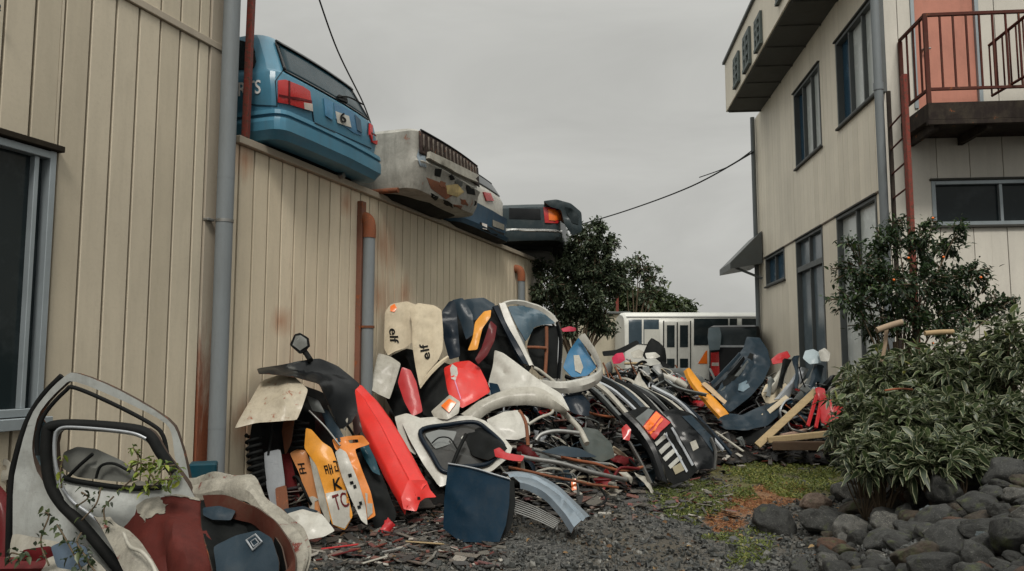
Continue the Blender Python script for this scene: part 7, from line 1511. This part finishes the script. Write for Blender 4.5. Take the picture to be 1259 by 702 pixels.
# ------------------------------------------------------------------ rocks
def rock_mat(name, a, b, c3=None, moss=.3, mossc=(.05, .06, .02)):
    m = bpy.data.materials.new(name); nt, N, L, B = nodes_of(m); tc = N.new('ShaderNodeTexCoord'); co = tc.outputs['Object']
    oi = N.new('ShaderNodeObjectInfo'); va = N.new('ShaderNodeVectorMath'); va.operation = 'MULTIPLY_ADD'; cx = N.new('ShaderNodeCombineXYZ'); L.new(oi.outputs['Random'], cx.inputs[0]); L.new(oi.outputs['Random'], cx.inputs[1]); L.new(cx.outputs[0], va.inputs[0]); va.inputs[1].default_value = (37, 19, 0); L.new(co, va.inputs[2]); co = va.outputs[0]
    n1 = noise_node(nt, co, 2.5, 9, .68, .3); n2 = noise_node(nt, co, 13, 8, .75); n3 = noise_node(nt, co, 1.2, 5, .6)
    col = mix(nt, ramp(nt, n1, .35, .68), a, b)
    if c3: col = mix(nt, ramp(nt, n2, .57, .62), col, c3)
    col = mix(nt, ramp(nt, n3, .62-.15*moss, .75-.15*moss), col, mossc)
    L.new(col, B.inputs['Base Color']); B.inputs['Roughness'].default_value = .72
    bb = N.new('ShaderNodeBump'); bb.inputs['Distance'].default_value = .03; bb.inputs['Strength'].default_value = .6; L.new(n2, bb.inputs['Height']); b2 = N.new('ShaderNodeBump'); b2.inputs['Distance'].default_value = .05; b2.inputs['Strength'].default_value = .5; L.new(n1, b2.inputs['Height']); L.new(bb.outputs[0], b2.inputs['Normal']); L.new(b2.outputs[0], B.inputs['Normal'])
    return m
RM = [rock_mat('dark_stone', (.006, .0065, .006), (.028, .029, .026), (.07, .07, .06)), rock_mat('grey_stone', (.010, .011, .010), (.045, .046, .042), (.11, .11, .10)), rock_mat('brown_stone', (.018, .014, .009), (.055, .038, .022), moss=.6),
      rock_mat('pale_speckled_stone', (.03, .03, .028), (.10, .098, .088), (.26, .25, .21), moss=.1), rock_mat('rust_stone', (.03, .013, .006), (.09, .04, .018), moss=.3)]
PALE = rock_mat('lichen_white_stone', (.12, .12, .105), (.30, .29, .25), (.45, .44, .38), moss=.2, mossc=(.16, .14, .05)); BLUEST = rock_mat('blue_grey_stone', (.05, .065, .07), (.13, .16, .17), moss=0); TANST = rock_mat('tan_pink_stone', (.12, .08, .06), (.26, .19, .14), (.33, .27, .22), moss=.1)
RV = []
for k in range(14):
    bm = bmesh.new(); bmesh.ops.create_icosphere(bm, subdivisions=4, radius=1)
    cuts = [(V(rng.normal(size=3)).normalized(), random.uniform(.6, .95)) for _ in range(9)]
    for v in bm.verts:
        d = v.co.normalized()
        for n_, h_ in cuts:
            t_ = v.co.dot(n_)-h_
            if t_ > 0: v.co -= n_*t_*.85
        v.co *= 1+.13*noise.noise(d*1.6+V((k*7, 0, 0)))+.07*noise.fractal(d*3+V((k, 3, 0)), 1, 2, 5)
        v.co.z *= .72; v.co.x *= 1.15
    me = bpy.data.meshes.new('rock'); bm.to_mesh(me); bm.free(); me.shade_smooth(); me.materials.append(RM[0]); RV.append(me)
def rock(p, r, mat, label='dark rounded field stone in the rockery', group='stones of the rockery', cat='stone'):
    o = bpy.data.objects.new('stone', random.choice(RV)); COL.objects.link(o); o.location = p; o.scale = (r*random.uniform(.9, 1.2), r*random.uniform(.8, 1.1), r*random.uniform(.8, 1.1)); o.rotation_euler = (random.gauss(0, .3), random.gauss(0, .3), random.uniform(0, 6.28))
    o.material_slots[0].link = 'OBJECT'; o.material_slots[0].material = mat; tag(o, label, cat, group); return o
def rk_at(px, py, Yd=None):
    # march the ray to the ground sheet
    d = ray(px, py); t = 2.5
    while t < 14:
        p = CAM+d*(t/d.y)
        if p.z < float(gz(p.x, p.y))+.05: return p
        t += .03
    return p
SPEC = [(952, 646, 23, 0, 'large dark flat-topped boulder at the left edge of the rockery'), (1001, 620, 17, 'T', 'small tan pinkish stone between the grass and the rockery'), (1040, 610, 20, 3, 'pale speckled grey stone right of the tan one'), (1085, 604, 22, 1, 'rounded grey stone below the hedge middle'), (1178, 585, 20, 'P', 'lichen-covered whitish-yellow stone under the hedge'),
        (1215, 573, 28, 4, 'rusty brown boulder under the right part of the hedge'), (1238, 588, 25, 1, 'large smooth grey boulder at the right edge below the rusty one'), (1148, 632, 15, 'B', 'small blue-grey stone in the middle of the rockery'), (1213, 655, 10, 'B', 'tiny pale blue pebble low on the right of the rockery'),
        (1045, 655, 24, 3, 'pale-veined stone in the lower left of the rockery'), (1090, 645, 18, 3, 'speckled white and grey stone in the centre of the rockery'), (1060, 628, 24, 2, 'mossy brown stone beneath the pale speckled one'), (1010, 648, 26, 1, 'long grey slab-like stone near the left of the rockery'), (1160, 610, 26, 1, 'grey flat stone below the lichen-covered one'), (1200, 688, 26, 1, 'grey rounded stone at the bottom right'), (1120, 600, 16, 3, 'small pale stone beside the drooping shrub')]
taken = []
for (px, py, rp, mi, lb) in SPEC:
    p = rk_at(px, py); m_ = {'T': TANST, 'P': PALE, 'B': BLUEST}.get(mi) or RM[mi]; r = rp*p.y/F
    rock(V((p.x, p.y, float(gz(p.x, p.y))+r*.45)), r, m_, lb); taken.append((p.x, p.y, r*.9))
n = 0; tr = 0
while n < 280 and tr < 20000:
    tr += 1; px = random.uniform(930, 1330); py = random.uniform(560, 760)
    if px < 1045-(py-575)*.62+random.uniform(-10, 10): continue
    p = rk_at(px, py)
    if p.y > 9.5: continue
    r = random.choice((.045, .055, .065, .075, .09, .11, .13))*random.uniform(.85, 1.15)
    if any((p.x-a)**2+(p.y-b)**2 < (c_+r*.55)**2 for a, b, c_ in taken): continue
    taken.append((p.x, p.y, r*.66)); n += 1
    q = random.random(); m_ = RM[0] if q < .44 else RM[1] if q < .64 else RM[2] if q < .79 else RM[3] if q < .93 else RM[4]
    rock(V((p.x, p.y, float(gz(p.x, p.y))+r*.35)), r, m_)
print('stones', n)
# ------------------------------------------------------------------ grass, moss and fallen red needles
GR = leaf_mat('grass_blades', [(0, (.045, .05, .018)), (.35, (.075, .105, .025)), (.7, (.14, .17, .03)), (1, (.28, .25, .07))], rough=.6, coat=0)
def blades(name, pts, h, mat, label, tone=None, lean=.9, w=.17):
    n = len(pts); P = np.stack([pts[:, 0], pts[:, 1], gz(pts[:, 0], pts[:, 1])], 1); D = rng.normal(size=(n, 3))*lean; D[:, 2] = 1
    ln = h*rng.uniform(.4, 1.3, n); o = leaves(name, P, D, ln, ln*w, mat, tone=tone if tone is not None else rng.beta(2, 2, n), droop=.5); tag(o, label, 'grass', kind='stuff'); return o
def inpoly(n, poly, f):
    out = []; P = np.array(poly, float)
    lo, hi = P.min(0), P.max(0)
    while len(out) < n:
        x, y = random.uniform(lo[0], hi[0]), random.uniform(lo[1], hi[1]); c = False; j = len(P)-1
        for i in range(len(P)):
            if (P[i][1] > y) != (P[j][1] > y) and x < (P[j][0]-P[i][0])*(y-P[i][1])/(P[j][1]-P[i][1])+P[i][0]: c = not c
            j = i
        if not c: continue
        g_ = on_ground(x, y)
        if noise.noise(V((g_.x*f, g_.y*f, 3)))+random.uniform(-.2, .45) < 0: continue
        out.append((g_.x, g_.y))
    return np.array(out)
blades('grass', inpoly(15000, [(885, 545), (960, 548), (1040, 556), (1045, 590), (1015, 612), (960, 608), (935, 592), (900, 590), (880, 565)], 2.2), .075, GR, 'short yellow-green grass patch in front of the right-hand heap', tone=rng.beta(2.4, 1.6, 15000))
blades('grass', inpoly(6500, [(790, 598), (860, 590), (925, 600), (900, 625), (860, 645), (800, 632)], 2.6), .06, GR, 'thin grass growing through the gravel below the black tailgate', tone=rng.beta(1.6, 2.2, 6500))
blades('grass', inpoly(420, [(905, 600), (925, 596), (930, 612), (912, 616)], 1), .07, GR, 'bright green weed tuft beside the red needles', tone=rng.beta(3, 3, 420))
blades('grass', inpoly(1500, [(860, 660), (960, 640), (945, 690), (900, 700)], 3), .06, GR, 'scattered weeds at the left foot of the rockery')
RN = leaf_mat('red_needles', [(0, (.10, .035, .016)), (.5, (.25, .10, .04)), (1, (.42, .24, .10))], rough=.7, coat=0)
o = blades('fallen_needles', inpoly(11000, [(868, 632), (900, 605), (940, 590), (990, 594), (1004, 608), (960, 620), (930, 636), (905, 652), (875, 652)], 1.1), .06, RN, 'rust-red fallen needles lying between gravel and rockery', lean=3, w=.13); o['category'] = 'needles'
DEADM = leaf_mat('dead_leaves', [(0, (.06, .03, .015)), (.6, (.15, .08, .035)), (1, (.3, .2, .09))], rough=.8, coat=0)
pts = np.stack([rng.uniform(-2.5, 3.2, 700), rng.uniform(5, 12, 700)], 1); pts = pts[pts[:, 0] < .9+.3*pts[:, 1]]
P = np.stack([pts[:, 0], pts[:, 1], gz(pts[:, 0], pts[:, 1])+.02], 1); D = rng.normal(size=(len(P), 3)); D[:, 2] *= .2; ln = rng.uniform(.02, .06, len(P))
o = leaves('dead_leaves', P, D, ln, ln*.6, DEADM); tag(o, 'brown dead leaves scattered over the gravel', 'leaves', kind='stuff')
